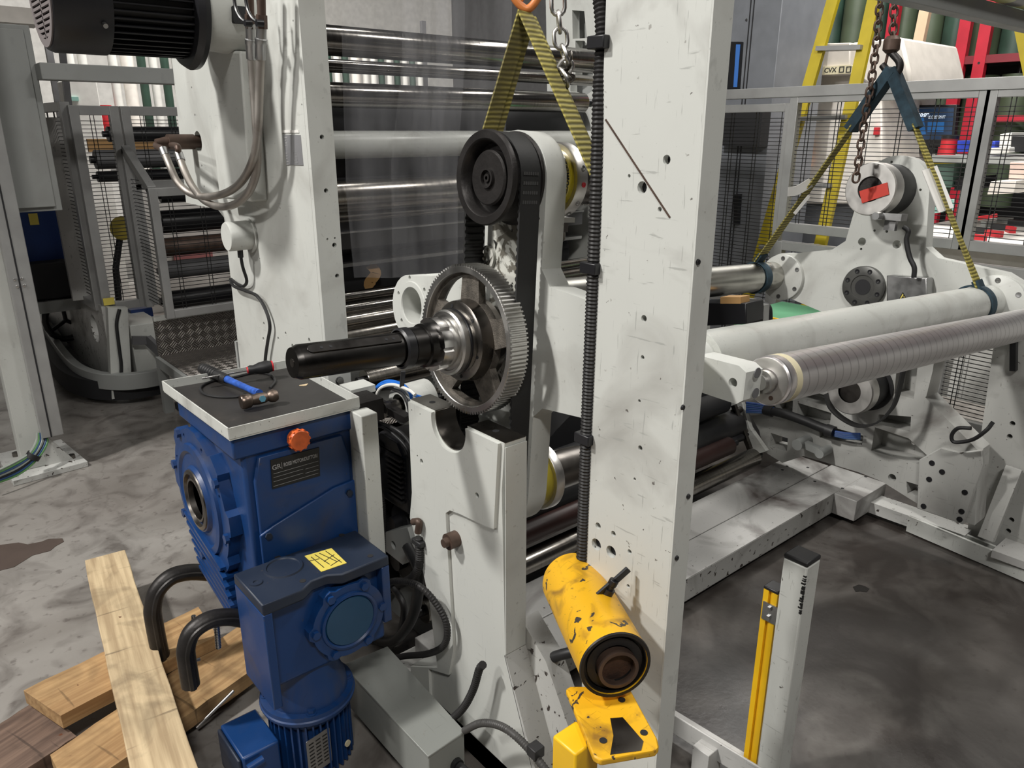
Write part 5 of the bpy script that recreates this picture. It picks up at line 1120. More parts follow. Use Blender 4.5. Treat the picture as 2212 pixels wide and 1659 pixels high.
for k in range(9):
    s = MB(); z_ = b.z + .035 + k * .017; s.box(1.068, 1.08, b.y + .02, b.y + .10, z_, z_ + .007)
    obj('cooling_rib', s, M['black'], t)
e = at(814, 968, X=1.07); s = MB(); s.tube([e + Vector((0, .018 * math.cos(a_), .018 * math.sin(a_))) for a_ in [k * math.pi / 6 for k in range(12)]], .0055, 8, closed=True, sm=0); s.cyl(e - Vector((0, 0, .018)), e - Vector((0, 0, .038)), .008, 12); obj('lifting_eye', s, M['blackp'], t)
hosething('corrugated_hose', 'black corrugated hose hanging in front of the black servo motor, left one', [at(780, 1000, X=1.03), at(792, 1060, X=1.03), at(797, 1130, X=1.03), at(800, 1260, X=1.03)], .016)
hosething('corrugated_hose', 'black corrugated hose curving down beside the servo motor, right one', [at(790, 1000, X=1.01), at(815, 1040, X=1.01), at(826, 1090, X=1.01), at(826, 1160, X=1.01), at(828, 1210, X=1.01)], .010)
hosething('corrugated_hose', 'black corrugated hose with a bracketed elbow left of the bearing plate', [at(905, 1160, X=.955), at(907, 1200, X=.955), at(903, 1230, X=.955), at(885, 1252, X=.96), at(860, 1262, X=.98)], .013)
hosething('black_hose', 'thin black cable curving over the servo motor to the bearing plate', [at(770, 918, X=1.04), at(805, 912, X=1.04), at(850, 925, X=1.04), at(880, 950, X=1.05), at(900, 990, X=1.05)], .006, M['black'], 0)
hosething('black_hose', 'thin black cable just below the upper thin cable over the servo motor', [at(770, 928, X=1.03), at(810, 918, X=1.03), at(850, 938, X=1.04), at(885, 985, X=1.04), at(888, 1080, X=1.03)], .005, M['black'], 0)
t = thing('pipe_elbow', 'brown pipe elbow fitting on the left edge of the bearing plate', 'pipe fitting', at(900, 1150, X=.955))
s = MB(); s.tube([at(893, 1127, X=.95), at(905, 1128, X=.95), at(903, 1150, X=.95)], .0095, 12); obj('elbow', s, M['brown'], t)
s = MB(); p = at(905, 1172, X=.955); s.box(p.x - .012, p.x + .018, p.y - .022, p.y + .020, p.z - .006, p.z + .010); obj('bracket', s, M['black'], t, bevel=.003)
t = thing('mounting_block', 'light grey mounting block with a black hole under the servo motor', 'block', at(850, 1180, X=1.03))
p = at(850, 1178, X=1.04); s = MB(); s.prism(pX([(830, 1150), (880, 1140), (895, 1190), (870, 1220), (826, 1185)], 1.04), 1.04, 1.12, 'X', holes=[circ(p.y, p.z + .0, .014, 18)]); obj('block', s, M['greyp'], t)
s = MB(); s.prism(pX([(820, 1140), (900, 1130), (930, 1300), (940, 1470), (800, 1560)], 1.15), 1.15, 1.17, 'X', holes=[circ(*pX([(x, y)], 1.15)[0], r, 8) for x, y, r in ((858, 1330, .004), (862, 1390, .004), (856, 1345, .003), (905, 1400, .005), (908, 1440, .009), (925, 1445, .007))]); o = obj('inner_side_plate', s, M['greyp']); tag(o, 'shaded pale plate with small holes behind the black hoses', 'plate')
# ================================================================== ROLLERS UNDER THE TURRET
def rollpix(lab, ex, ey, r, m, x0=1.10, X=2.90, name='lower_roller', stub=.05):
    p = at(ex, ey, X=X); return roller(lab, p.y, p.z, r, x0, X, m, stub, name=name)
rollpix('large black rubber roller with wrap lines low under the turret', 1585, 918, .072, paint('wrapped_black_rubber', (.016, .016, .017), rough=.45, dirt=(.04, .04, .04), amt=.5, scratch=0), X=2.90)
rollpix('ring-marked bright steel roller lowest under the turret', 1628, 988, .043, M['alu'] if False else M['roll'], X=2.93)
rollpix('thin black rod roller between the rubber roller and the steel one', 1602, 944, .018, M['blackp'], X=2.86)
rollpix('upper black roller half hidden under the turret arm', 1560, 868, .05, M['dark'], X=2.80)
rollpix('reddish dark roller beam just above the bright lowest roller', 1575, 962, .04, M['brown'] if False else plain('dark_red_steel', (.03, .012, .010), .4), X=2.75)
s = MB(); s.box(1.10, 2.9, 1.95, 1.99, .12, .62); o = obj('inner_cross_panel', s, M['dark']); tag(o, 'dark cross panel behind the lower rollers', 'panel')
# clear plastic scrap
s = MB(); P = [[at(x, y, X=1.45 + .02 * ((i * 7 + j * 3) % 3)) for j, (x, y) in enumerate(r_)] for i, r_ in enumerate(([(1165, 880), (1200, 890), (1235, 895)], [(1172, 910), (1195, 925), (1215, 915)], [(1170, 950), (1178, 955), (1188, 945)]))]
V = [[s.b.verts.new(p) for p in r_] for r_ in P]
for i in range(2):
    for j in range(2): s.b.faces.new((V[i][j], V[i][j + 1], V[i + 1][j + 1], V[i + 1][j]))
o = obj('plastic_wrap', s, M['film']); tag(o, 'crumpled clear plastic scrap under the right turret arm', 'plastic')
# ================================================================== WALKWAY
t = thing('walkway_platform', 'long low white scuffed walkway platform between the two machine sides', 'platform', (2.1, 1.6, 0))
zt = .125
fr = [at(1473, 1246, z=zt), at(1810, 1069, z=zt)]; yfr = (fr[0].y + fr[1].y) / 2
md = at(1640, 1086, z=zt).y; bk = (at(1485, 1090, z=zt).y + at(1635, 1019, z=zt).y) / 2
xe = at(1905, 1040, z=zt).x; xs = at(1812, 1069, z=zt).x; ye2 = at(1862, 1103 - 14, z=zt).y - .0
s = MB(); s.box(1.04, xe, yfr, md - .002, 0.03, zt); s.box(xs + .0, xe, yfr - .10, yfr, .03, zt); obj('front_deck', s, M['walk'], t, bevel=.003)
s = MB(); s.box(1.04, xe - .02, md + .002, bk, 0.03, zt - .0); obj('rear_deck', s, M['walk'], t, bevel=.003)
s = MB(); s.box(1.06, xs, yfr - .001, yfr + .002, .035, zt - .004); obj('worn_front_edge', s, M['grimy'], t, label='front edge with brown worn-through paint')
for x, y in ((1760, 1040), (1745, 1010), (1690, 1015), (1820, 1055), (1858, 1023), (1815, 1005), (1700, 1007), (1870, 1030)):
    p = at(x, y, z=zt); s = MB(); s.lathe((p.x, p.y, zt + .0002), (0, 0, 1), [(0, 0), (0, .007), (.0006, .007), (.0006, 0)], 10); obj('screw_hole', s, M['dark'], t)
s = MB(); s.box(1.1, xe, yfr + .03, bk - .03, 0, .03); obj('underframe', s, M['dark'], t)
# ================================================================== FAR SIDE CASTING
t = thing('far_side_frame', 'large white ribbed casting with pockets forming the far machine side under the turret', 'machine frame', (XB, 1.4, 0))
def fx(*pts): return pX(list(pts), XB)
P = fx((1600, 860), (1700, 740), (2030, 690), (2015, 800), (2000, 860), (2075, 935), (2115, 975), (2105, 1135), (1985, 1090), (1905, 1040), (1855, 1020), (1735, 985), (1690, 1000), (1650, 975), (1640, 930))
H_ = [fx((1678, 859), (1713, 866), (1711, 899), (1674, 889)), fx((1723, 870), (1796, 892), (1791, 925), (1721, 907)), fx((1723, 835), (1798, 859), (1796, 880), (1726, 860)), fx((1768, 915), (1865, 941), (1862, 962), (1771, 945)),
      fx((1890, 923), (1963, 947), (2016, 996), (2000, 1008), (1882, 973)), fx((1898, 895), (1968, 900), (1966, 932), (1892, 915)), fx((1938, 780), (1984, 775), (1974, 862), (1932, 850)), fx((1760, 790), (1880, 800), (1918, 845), (1880, 880), (1812, 858), (1765, 828))]
H2 = [fx((1665, 935), (1702, 947), (1700, 975), (1662, 965)), fx((1958, 1040), (1998, 1052), (1998, 1075), (1960, 1066)), circ(*fx((1927, 1032))[0], .016, 18)]
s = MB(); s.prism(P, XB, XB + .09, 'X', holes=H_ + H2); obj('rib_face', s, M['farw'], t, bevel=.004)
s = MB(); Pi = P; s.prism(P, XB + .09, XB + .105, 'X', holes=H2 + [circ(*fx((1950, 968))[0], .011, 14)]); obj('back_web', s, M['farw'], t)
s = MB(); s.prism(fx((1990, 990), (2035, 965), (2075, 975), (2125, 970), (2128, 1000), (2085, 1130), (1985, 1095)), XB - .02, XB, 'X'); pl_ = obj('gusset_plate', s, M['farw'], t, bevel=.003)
for x, y in ((2018, 997), (2040, 1016), (2012, 1032), (2089, 1060), (2000, 1090), (2078, 1118), (2082, 1101)):
    a = fx((x, y))[0]; s = MB(); s.lathe((XB - .02, *a), (-1, 0, 0), [(0, .0), (0, .0105), (.003, .0105), (.003, .005), (.001, .0)], 14); obj('bolt', s, M['blackp'], pl_)
s = MB(); c_ = fx((1790, 970))[0]; s.cyl((XB, *c_), (XB - .08, *c_), .02, 18); a = fx((1745, 950))[0]; s.cyl((XB, *a), (XB - .09, *a), .024, 18); s.bar((XB - .05, *a), (XB - .05, *c_), .03, .03); obj('bumper', s, M['greyp'], t)
# far upright at the right edge
t = thing('far_upright', 'white machine upright at the right edge of the picture with a slanted foot brace', 'machine upright', (XB + .1, .72, 0))
xu = XB + .20
P = pX([(2145, 1200), (2090, 1150), (2150, 690), (2175, 690), (2260, 690), (2260, 1245)], xu)
s = MB(); hs = [circ(*pX([(x, y)], xu)[0], .010, 12) for x, y in ((2187, 915), (2181, 943), (2185, 1123), (2178, 1147), (2192, 795))]
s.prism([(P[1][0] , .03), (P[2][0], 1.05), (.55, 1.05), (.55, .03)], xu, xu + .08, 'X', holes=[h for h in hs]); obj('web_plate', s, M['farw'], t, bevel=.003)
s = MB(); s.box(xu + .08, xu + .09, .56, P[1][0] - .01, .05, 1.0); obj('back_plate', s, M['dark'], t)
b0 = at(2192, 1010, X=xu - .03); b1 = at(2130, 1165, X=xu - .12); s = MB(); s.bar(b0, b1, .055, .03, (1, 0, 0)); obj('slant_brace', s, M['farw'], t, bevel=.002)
s = MB(); s.box(xu - .14, xu, .60, .76, .06, .09); obj('foot', s, M['walk'], t)
s = MB(); p0 = at(2150, 905, X=xu - .02); s.bar(at(2192, 640, X=xu - .01), at(2190, 800, X=xu - .01), .02, .03); obj('cable_rail', s, M['blackp'], t)
# floor rails
s = MB(); a = at(1880, 1085, z=.05); b = at(2092, 1160, z=.05); s.bar(a, b, .10, .05); o = obj('floor_rail', s, M['grimy']); tag(o, 'grimy white base rail along the floor under the far casting', 'rail')
t = thing('floor_rail', 'low white floor channel with a dark groove, running off the right edge', 'rail', at(2080, 1190, z=.03))
a = at(1962, 1128, z=.045); b = at(2300, 1270, z=.045); dd = (b - a).normalized(); nn = Vector((dd.y, -dd.x, 0))
s = MB(); s.bar(a + Vector((0, 0, -.005)), b + Vector((0, 0, -.005)), .012, .07); s.bar(a - nn * .05 + Vector((0, 0, .0)), b - nn * .05, .012, .05); s.bar(a - nn * .025 + Vector((0, 0, -.035)), b - nn * .025 + Vector((0, 0, -.035)), .05, .01); obj('channel', s, M['white2'], t)
s = MB(); s.bar(a - nn * .025 + dd * .03 + Vector((0, 0, -.02)), b - nn * .025 + Vector((0, 0, -.02)), .036, .02); obj('groove_strip', s, M['iron'], t)
# hanging belt and blue hose bundle on far side
s = MB(); pb_ = [at(x, y, X=2.80) for x, y in ((1785, 850), (1795, 880), (1822, 905), (1856, 920), (1893, 914), (1925, 885), (1940, 850), (1958, 770))]
s.ribbon(pb_, (1, 0, 0), .035, .006); o = obj('hanging_belt', s, M['belt']); tag(o, 'black toothed belt hanging slack in a curve under the far lower chuck', 'belt')
t = thing('hose_bundle', 'bundle of dark blue hoses in a black sleeve lying across the far casting', 'hoses', at(1740, 910, X=2.6))
for k in range(6):
    s = MB(); o_ = k * 4 - 8
    s.tube([at(1612, 878 + o_, X=2.88), at(1650, 882 + o_ * .8, X=2.90), at(1690, 892 + o_ * .3, X=2.91)], .0055, 7); obj('blue_hose', s, M['cnavy'] if k % 2 else plain('deep_blue_hose', (.01, .05, .22), .35), t)
    s = MB(); s.tube([at(1786, 932 + o_ * .4, X=2.93), at(1825, 940 + o_ * .5, X=2.93), at(1858, 942 + o_ * .5, X=2.93)], .0055, 7); obj('blue_hose', s, M['cnavy'] if k % 2 else bpy.data.materials['deep_blue_hose'], t)
s = MB(); s.tube([at(1655, 886, X=2.91), at(1690, 893, X=2.91), at(1735, 908, X=2.93), at(1770, 922, X=2.93), at(1800, 932, X=2.93)], .020, 12); s.cyl(at(1653, 884, X=2.91), at(1670, 889, X=2.91), .026, 12); s.cyl(at(1785, 928, X=2.93), at(1802, 934, X=2.93), .026, 12); obj('sleeve', s, M['black'], t)
t = thing('roller_bracket_stack', 'worn steel linkage brackets at the right ends of the lower rollers', 'bracket', at(1590, 930, X=2.85))
s = MB(); s.prism(pX([(1545, 850), (1600, 862), (1620, 925), (1655, 975), (1625, 985), (1590, 930)], 2.93), 2.93, 2.955, 'X'); obj('link_plate', s, M['white2'], t, bevel=.002)
s = MB(); s.cyl(at(1612, 930, X=2.93), at(1612, 930, X=2.93) + Vector((-.07, 0, 0)), .012, 12); s.cyl(at(1600, 884, X=2.93), at(1600, 884, X=2.93) + Vector((-.06, 0, 0)), .014, 12); s.bar(at(1585, 875, X=2.88), at(1620, 970, X=2.88), .02, .02); obj('link_bolts', s, M['dsteel'], t)
s = MB(); a = at(2115, 960, X=2.9); s.tube([at(2098, 925, X=2.88), at(2070, 925, X=2.88), at(2056, 940, X=2.88), at(2062, 955, X=2.88), at(2100, 950, X=2.88), at(2130, 930, X=2.88), at(2145, 912, X=2.9)], .007, 8); o = obj('black_cable', s, M['black']); tag(o, 'black cable curled in a loop on the far upright beside the mesh', 'cable')
t = thing('camera_box', 'black box instrument with tan top hanging behind the right tube', 'instrument', at(1570, 680, X=2.6))
a = at(1523, 700, X=2.55); s = MB(); s.prism(pX([(1500, 655), (1612, 655), (1612, 700), (1500, 705)], 2.5), 2.5, 2.62, 'X'); obj('body', s, M['blackp'], t, bevel=.004)
s = MB(); s.prism(pX([(1556, 642), (1600, 642), (1600, 656), (1556, 656)], 2.5), 2.5, 2.56, 'X'); obj('tan_block', s, M['tan'], t)
s = MB(); s.prism(pX([(1600, 652), (1650, 660), (1648, 700), (1612, 700)], 2.62), 2.62, 2.66, 'X'); obj('bright_plate', s, M['galv'], t)
s = MB(); s.tube([at(1648, 655, X=2.7), at(1662, 665, X=2.7), at(1664, 700, X=2.7)], .010, 8); obj('cable', s, M['black'], t)
t = thing('green_mat_table', 'low table edge with yellow-black stripe and green top seen past the left tube end', 'table', at(1700, 690, X=3.5))
s = MB(); s.box(3.45, 4.0, 1.6, 2.3, .62, .66); obj('top', s, plain('green_mat', (.10, .30, .16), .6), t)
s = MB(); s.box(3.44, 3.455, 1.6, 2.3, .66, .70); obj('stripe_edge', s, M['yellowc'], t)
s = MB(); s.box(3.5, 3.95, 1.65, 2.25, 0, .62); obj('cabinet', s, M['hazy'], t)
# ================================================================== FENCES
def fence(t, name, a, b, z0, z1, wires=True, rail=.035, posts=(True, True), sp=.0215, m=None):
    """panel between ground points a and b (x, y) from z0 to z1; parts of thing t"""
    a, b = Vector((*a, 0)), Vector((*b, 0)); d = (b - a).normalized(); m = m or M['fencem']; L = (b - a).length
    for k, (p, use) in enumerate(((a, posts[0]), (b, posts[1]))):
        if use: s = MB(); s.bar(p + Vector((0, 0, z0)), p + Vector((0, 0, z1)), rail, rail, d); obj('post', s, m, t, bevel=.002)
    for z_ in (z0 + rail / 2, z1 - rail / 2):
        s = MB(); s.bar(a + Vector((0, 0, z_)) + d * rail / 2, b + Vector((0, 0, z_)) - d * rail / 2, rail, rail); obj('rail', s, m, t, bevel=.002)
    if wires:
        s = MB(); n = int((z1 - z0 - 2 * rail) / sp)
        for i in range(1, n): z_ = z0 + rail + i * sp; s.bar(a + Vector((0, 0, z_)), b + Vector((0, 0, z_)), .0036, .0036)
        k = .09
        while k < L - .03:
            for o_ in (-.010, .010): s.bar(a + d * (k + o_) + Vector((0, 0, z0 + rail)), a + d * (k + o_) + Vector((0, 0, z1 - rail)), .0036, .0036, d)
            k += .17
        obj('mesh_panel', s, M['wire'], t)
    return t
YL = 5.0
zt_ = 1.735; zb_ = at(300, 662, Y=YL).z
xa, xb_, xc = at(185, 400, Y=YL).x, at(281, 400, Y=YL).x, 2.6
t = thing('safety_fence', 'grey framed mesh fence left of the press frame, its narrow left panel', 'fence', (xa, YL, zb_))
fence(t, 'p', (xa, YL), (xb_ - .03, YL), zb_, zt_, rail=.05)
t = thing('safety_fence', 'grey framed mesh fence panel running right behind the hydraulic hoses', 'fence', (xb_, YL, 1.2))
fence(t, 'p', (xb_ + .03, YL), (xc, YL), at(340, 408, Y=YL).z, zt_, rail=.05)
s = MB(); s.bar((xb_ + .03, YL, zb_), (xb_ + .03, YL, 1.3), .05, .05); obj('post', s, M['fencem'], t, bevel=.002)
t = thing('safety_fence', 'darker mesh fence side going back from the left corner post', 'fence', (xa, 6.0, zb_))
fence(t, 'p', (xa - .03, YL + .06), (xa - .08, 7.2), zb_, zt_ + .02, rail=.05)
t = thing('guard_door', 'low mesh guard with a sloped top corner in front of the fence, over the tread plate', 'guard', (1.4, 4.6, .4))
yg = 4.55
gx = at(355, 600, Y=yg).x; zg0, zg1 = at(360, 688, Y=yg).z, at(345, 470, Y=yg).z
fence(t, 'p', (gx, yg), (2.6, yg), zg0, zg1 + .16, rail=.045)
s = MB(); s.bar((gx, yg, zg1 + .15), (gx, YL - .05, zg1 + .36), .045, .045); obj('sloped_rail', s, M['fencem'], t, bevel=.002)
s = MB(); s.bar((gx, YL - .05, zg0), (gx, YL - .05, zg1 + .36), .045, .045); obj('post', s, M['fencem'], t, bevel=.002)
s = MB()
for i in range(34): s.bar((gx, yg + .03, zg0 + .05 + i * .0215), (gx, YL - .07, zg0 + .05 + i * .0215), .0036, .0036)
obj('side_mesh', s, M['wire'], t)
s = MB(); s.box(at(222, 648, Y=YL - .04).x, at(246, 648, Y=YL - .04).x, YL - .05, YL - .04, at(230, 656, Y=YL).z, at(230, 641, Y=YL).z); o = obj('warning_sticker', s, M['ylabel']); tag(o, 'small dirty yellow sticker at the foot of the fence corner post', 'sticker')
# rolls of the neighbouring machine seen through the left fence
def lroll(lab, x0p, yp, hp, m, Y=5.7, x1=3.4, name='machine_roller'):
    p = at(x0p, yp, Y=Y); q_ = at(x0p, yp + hp / 2, Y=Y); r_ = abs(p.z - q_.z)
    return roller(lab, Y, p.z, r_, p.x, x1, m, name=name)
lroll('black finned roll with pale shaft, highest behind the left fence', 232, 290, 34, M['blackp'])
lroll('mid grey roll under the tan board behind the left fence', 205, 345, 42, M['hazy'])
lroll('thin black roll just below the mid grey one behind the left fence', 210, 382, 24, M['blackp'])
lroll('black roll behind the guard door, upper one', 345, 425, 26, M['blackp'], Y=5.4)
lroll('thick black roll behind the guard door, below the hose loop', 345, 480, 50, M['blackp'], Y=5.4)
lroll('brown roll behind the guard door', 350, 535, 40, M['brown'], Y=5.4)
lroll('grey roll behind the guard door, above the bright gap', 350, 585, 38, M['hazy'], Y=5.4)
lroll('dark roll lowest behind the guard door', 355, 650, 40, M['blackp'], Y=5.4)
p = at(240, 312, Y=6.0); s = MB(); s.box(at(190, 312, Y=6).x, 3.46, 6.0, 6.03, at(240, 328, Y=6).z, at(240, 300, Y=6).z); o = obj('tan_board', s, M['tan']); tag(o, 'tan board strip behind the left fence under the black finned roll', 'board')
t = thing('hand_valve', 'dull yellow round valve with black stem behind the left fence', 'valve', at(260, 490, Y=5.3))
c = at(262, 492, Y=5.3); s = MB(); s.lathe(c, (0, -1, 0), [(-.03, 0), (-.03, .06), (.03, .075), (.04, 0)], 20); obj('body', s, plain('dull_yellow', (.28, .22, .03), .5), t)
s = MB(); e_ = at(250, 580, Y=5.3); s.cyl(c, e_, .02, 12); s.cyl(e_, (e_.x - .05, 5.3, 0), .02, 12); obj('stem', s, M['blackp'], t)
s = MB(); s.box(3.46, 3.52, 5.1, 6.2, 0, 1.85); o = obj('slitter_side_frame', s, M['greyp']); tag(o, 'grey side frame holding the far ends of the rolls behind the left fence', 'machine frame')  # the slitter's side frame, kept as an object of its own
s = MB(); s.box(-4.5, 3.2, 3.45, 7.2, 3.25, 3.4); o = obj('unseen_shade_slab', s, M['hazy']); tag(o, 'grey gantry added out of view to shade the floor at left', 'slab')  # added slab out of view, blocks the lamps from the left floor
# base machine at the left and curved bumper
t = thing('slitting_machine', 'shaded grey machine base with a round hole and white cabinet under the left fence', 'machine base', at(240, 840, Y=5.0))
Yb = 4.9
s = MB(); s.prism([(at(232, 660, Y=Yb).x, at(232, 665, Y=Yb).z), (at(275, 660, Y=Yb).x, at(275, 665, Y=Yb).z), (at(283, 835, Y=Yb).x, .05), (at(240, 850, Y=Yb).x, .05)], Yb, Yb + .06, 'Y'); obj('front_edge', s, M['white'], t)
x_ = at(232, 665, Y=Yb).x; s = MB(); s.prism([(Yb + .06, .05), (Yb + .06, at(232, 665, Y=Yb).z), (7.0, at(232, 665, Y=Yb).z), (7.0, .05)], x_ - .02, x_ + .02, 'X', holes=[circ(5.25, .42, .09, 20)]); obj('side_casting', s, M['grimy'], t)
s = MB(); s.box(at(283, 700, Y=Yb).x, at(352, 700, Y=Yb).x, Yb + .05, Yb + .5, .06, at(300, 705, Y=Yb).z); obj('cabinet', s, M['white'], t, bevel=.004)
s = MB(); s.box(at(282, 672, Y=5.3).x, at(330, 672, Y=5.3).x, 5.3, 5.5, at(300, 706, Y=5.3).z, at(300, 668, Y=5.3).z); obj('dark_box', s, plain('dark_blue_box', (.01, .03, .12), .5), t)
s = MB(); s.bar(at(285, 735, Y=Yb), at(318, 735, Y=Yb), .03, .05); s.bar(at(318, 733, Y=Yb), at(352, 765, Y=Yb - .1), .03, .06); obj('chute', s, M['hazy'], t)
s = MB(); s.tube([at(258, 668, Y=Yb - .01), at(252, 700, Y=Yb - .01), at(256, 740, Y=Yb - .01), at(262, 790, Y=Yb - .01), at(260, 828, Y=Yb - .01)], .010, 8); obj('cable', s, M['black'], t)
bp_ = [at(x, y, z=.16) for x, y in ((85, 690), (120, 745), (160, 795), (205, 818), (260, 824), (310, 820), (352, 812))]
s = MB(); s.ribbon(bp_, (0, 0, 1), .10, .05); o = obj('curved_bumper', s, M['greyp'], bevel=.004); tag(o, 'grey curved guard bumper rail low on the floor at left', 'bumper')
s = MB(); s.ribbon([p + Vector((.0, .10, -.06)) for p in bp_], (0, 0, 1), .12, .16); o = obj('bumper_plinth', s, M['dark']); tag(o, 'dark plinth behind the curved grey bumper', 'plinth')
t = thing('handwheel', 'black handwheel under the dark machine at far left', 'handwheel', at(140, 690, Y=6.2))
c = at(142, 692, Y=6.0); s = MB(); s.tube([c + Vector((.12 * math.cos(a_), .03, .14 * math.sin(a_))) for a_ in [k * math.pi / 9 for k in range(18)]], .022, 8, closed=True, sm=0); obj('rim', s, M['blackp'], t)
for k in range(3): s = MB(); a_ = R(90 + 120 * k); s.cyl(c, c + Vector((.12 * math.cos(a_), .03, .14 * math.sin(a_))), .014, 8); obj('spoke', s, M['blackp'], t)
# tread plate step
t = thing('tread_plate_step', 'tread plate step and riser left of the press frame', 'step', (1.8, 4.0, 0))
zs = .34; yr_ = at(352, 768, z=zs).y; xl = at(352, 775, z=zs).x
s = MB(); s.box(xl, 2.7, 2.85, yr_, zs - .02, zs); obj('tread', s, M['tread'], t)
s = MB(); s.box(xl, 2.7, yr_, yr_ + .02, zs - .02, at(352, 692, Y=yr_).z); rz = obj('riser', s, M['tread'], t)
s = MB(); zz = at(352, 692, Y=yr_).z; s.box(xl, 2.7, yr_ - .004, yr_ + .03, zz, zz + .025); obj('edge_trim', s, M['white'], t)
s = MB(); s.bar((xl - .01, 2.85, zs - .03), (xl - .01, yr_, zs - .03), .025, .06); obj('side_rail', s, M['greyp'], t)
s = MB(); s.bar((xl, yr_ - .03, 0), (xl, yr_ - .03, zs - .05), .05, .05); obj('leg', s, M['greyp'], t)
s = MB(); s.box(xl + .03, 2.7, 2.85, yr_ - .06, .02, .06); obj('lower_frame', s, M['dark'], t)
# ================================================================== LEFT POST, CABLES, CABINET
t = thing('support_post', 'grey aluminium post with cable trunking on a bolted white foot plate at far left', 'post', (.45, 4.2, 0))
s = MB(); s.prism(pZ([(28, 1043), (190, 1000), (132, 952), (-10, 985)], .02), 0, .03); obj('foot_plate', s, M['grimy'], t, bevel=.003)
yp = at(60, 1015, z=.03).y; X0, X1 = at(48, 1000, Y=yp).x, at(98, 985, Y=yp).x
s = MB(); s.box(X0, X1, yp + .0, yp + .13, .03, 2.6); obj('column', s, M['white'], t, bevel=.004)
X2_, X3 = at(90, 940, Y=yp - .06).x, at(139, 940, Y=yp - .06).x; zc = at(120, 942, Y=yp - .06).z
s = MB(); s.box(X2_, X3, yp - .06, yp - .002, zc, 2.6); obj('trunking', s, M['fencem'], t, bevel=.003)
s = MB(); s.box(X2_ + .035, X2_ + .042, yp - .0615, yp - .055, zc, 2.6); obj('seam', s, M['dark'], t)
for x, y in ((33, 604), (47, 602), (38, 619), (53, 617)):
    p = at(x, y, Y=yp - .061); s = MB(); s.lathe(p, (0, -1, 0), [(0, .008), (.003, .006), (.004, 0)], 12); obj('rivet', s, M['chrome'], t)
s = MB(); g = at(103, 1010, z=.03); s.prism([(g.x - .0, .03), (g.x + .12, .03), (g.x, .22)], g.y + .03, g.y + .045, 'Y'); obj('gusset', s, M['grimy'], t)
for x, y in ((155, 990), (35, 985)):
    p = at(x, y, z=.03); s = MB(); s.hexa((p.x, p.y, .03), (0, 0, 1), .018, .02); obj('anchor_bolt', s, M['dsteel'], t)
cc_ = [('cgrey', 'grey'), ('cgreen', 'green'), ('cnavy', 'blue'), ('cgrey', 'pale grey'), ('black', 'black'), ('cnavy', 'dark blue'), ('cgreen', 'yellow-green')]
for i, (m_, nm_) in enumerate(cc_):
    o_ = (i - 3) * 4
    s = MB(); s.tube([at(88 + o_ * .6, 935, Y=yp - .03), at(90 + o_, 955, Y=yp - .05), at(72 + o_ * .8, 985 + o_ * .4, Y=yp - .10), at(35 + o_ * .5, 1012 + o_, Y=yp - .14), at(-20, 1036 + o_, Y=yp - .18)], .0058, 7)
    o = obj('cable', s, M[m_]); tag(o, nm_ + ' cable in the bundle sweeping left from the foot of the grey post', 'cable', 'cables leaving the left post')
s = MB(); p = at(72, 985, Y=yp - .10); s.pipe(p + Vector((-.008, 0, -.01)), p + Vector((.008, 0, .01)), .032, .028, 16); o = obj('cable_tie', s, M['black']); tag(o, 'black tie around the cable bundle at the left post foot', 'cable tie')
t = thing('control_cabinet', 'grey wall cabinet hanging behind the left post at the top left edge', 'cabinet', (.2, 4.4, 1.3))
ycab = 4.42; zb2 = at(100, 456, Y=ycab).z; zt2 = at(66, 55, Y=ycab).z; xr = at(136, 455, Y=ycab).x; 
s = MB(); s.box(-.6, xr, ycab, ycab + .26, zb2, zt2); obj('body', s, M['greyp'], t, bevel=.004)
s = MB(); s.box(-.58, xr - .03, ycab - .02, ycab - .003, zb2 + .02, zt2 - .02); obj('door', s, M['greyp'], t, bevel=.004)
t = thing('blue_machine', 'blue machine panel with a yellow note behind the left post, black unit below it', 'machine', (.6, 5.6, 0))
Y6 = 5.7
s = MB(); s.box(-.3, at(128, 500, Y=Y6).x, Y6, Y6 + .5, at(100, 575, Y=Y6).z, at(100, 430, Y=Y6).z); obj('panel', s, plain('deep_blue_panel', (.008, .035, .16), .5), t)
s = MB(); s.box(at(62, 470, Y=Y6).x, at(82, 470, Y=Y6).x, Y6 - .004, Y6 - .001, at(70, 486, Y=Y6).z, at(70, 461, Y=Y6).z); obj('note', s, M['ylabel'], t, label='yellow note')
s = MB(); s.box(-.3, at(180, 600, Y=Y6).x, Y6 - .12, Y6 + .3, at(100, 640, Y=Y6).z, at(100, 562, Y=Y6).z); obj('black_unit', s, M['dark'], t, bevel=.01)
s = MB(); s.box(-.3, at(188, 650, Y=Y6).x, Y6 - .14, Y6 + .3, at(100, 668, Y=Y6).z, at(100, 643, Y=Y6).z); obj('shelf', s, M['greyp'], t)
s = MB(); s.box(.2, .26, Y6, Y6 + .06, 0, .7); obj('leg', s, M['greyp'], t)
s = MB(); x8 = at(160, 300, Y=5.35).x; s.box(x8 - .17, x8 - .02, 5.3, 5.34, at(160, 650, Y=5.3).z, at(150, 255, Y=5.3).z); o = obj('stained_plate', s, M['walk']); tag(o, 'stained upright grey plate left of the fence corner', 'plate')
# overhead beams left
s = MB(); yb = 4.3; s.box(at(88, 155, Y=yb).x, 1.75, yb, yb + .12, at(200, 175, Y=yb).z, at(200, 140, Y=yb).z); o = obj('cross_beam', s, M['greyp'], bevel=.004); tag(o, 'horizontal grey beam under the black electric motor', 'beam')
s = MB(); yb = 5.1; s.box(-2, at(84, 30, Y=yb).x, yb, yb + .2, at(40, 50, Y=yb).z, at(40, 15, Y=yb).z); o = obj('cream_beam', s, M['cvx']); tag(o, 'cream beam at the very top left corner', 'beam')
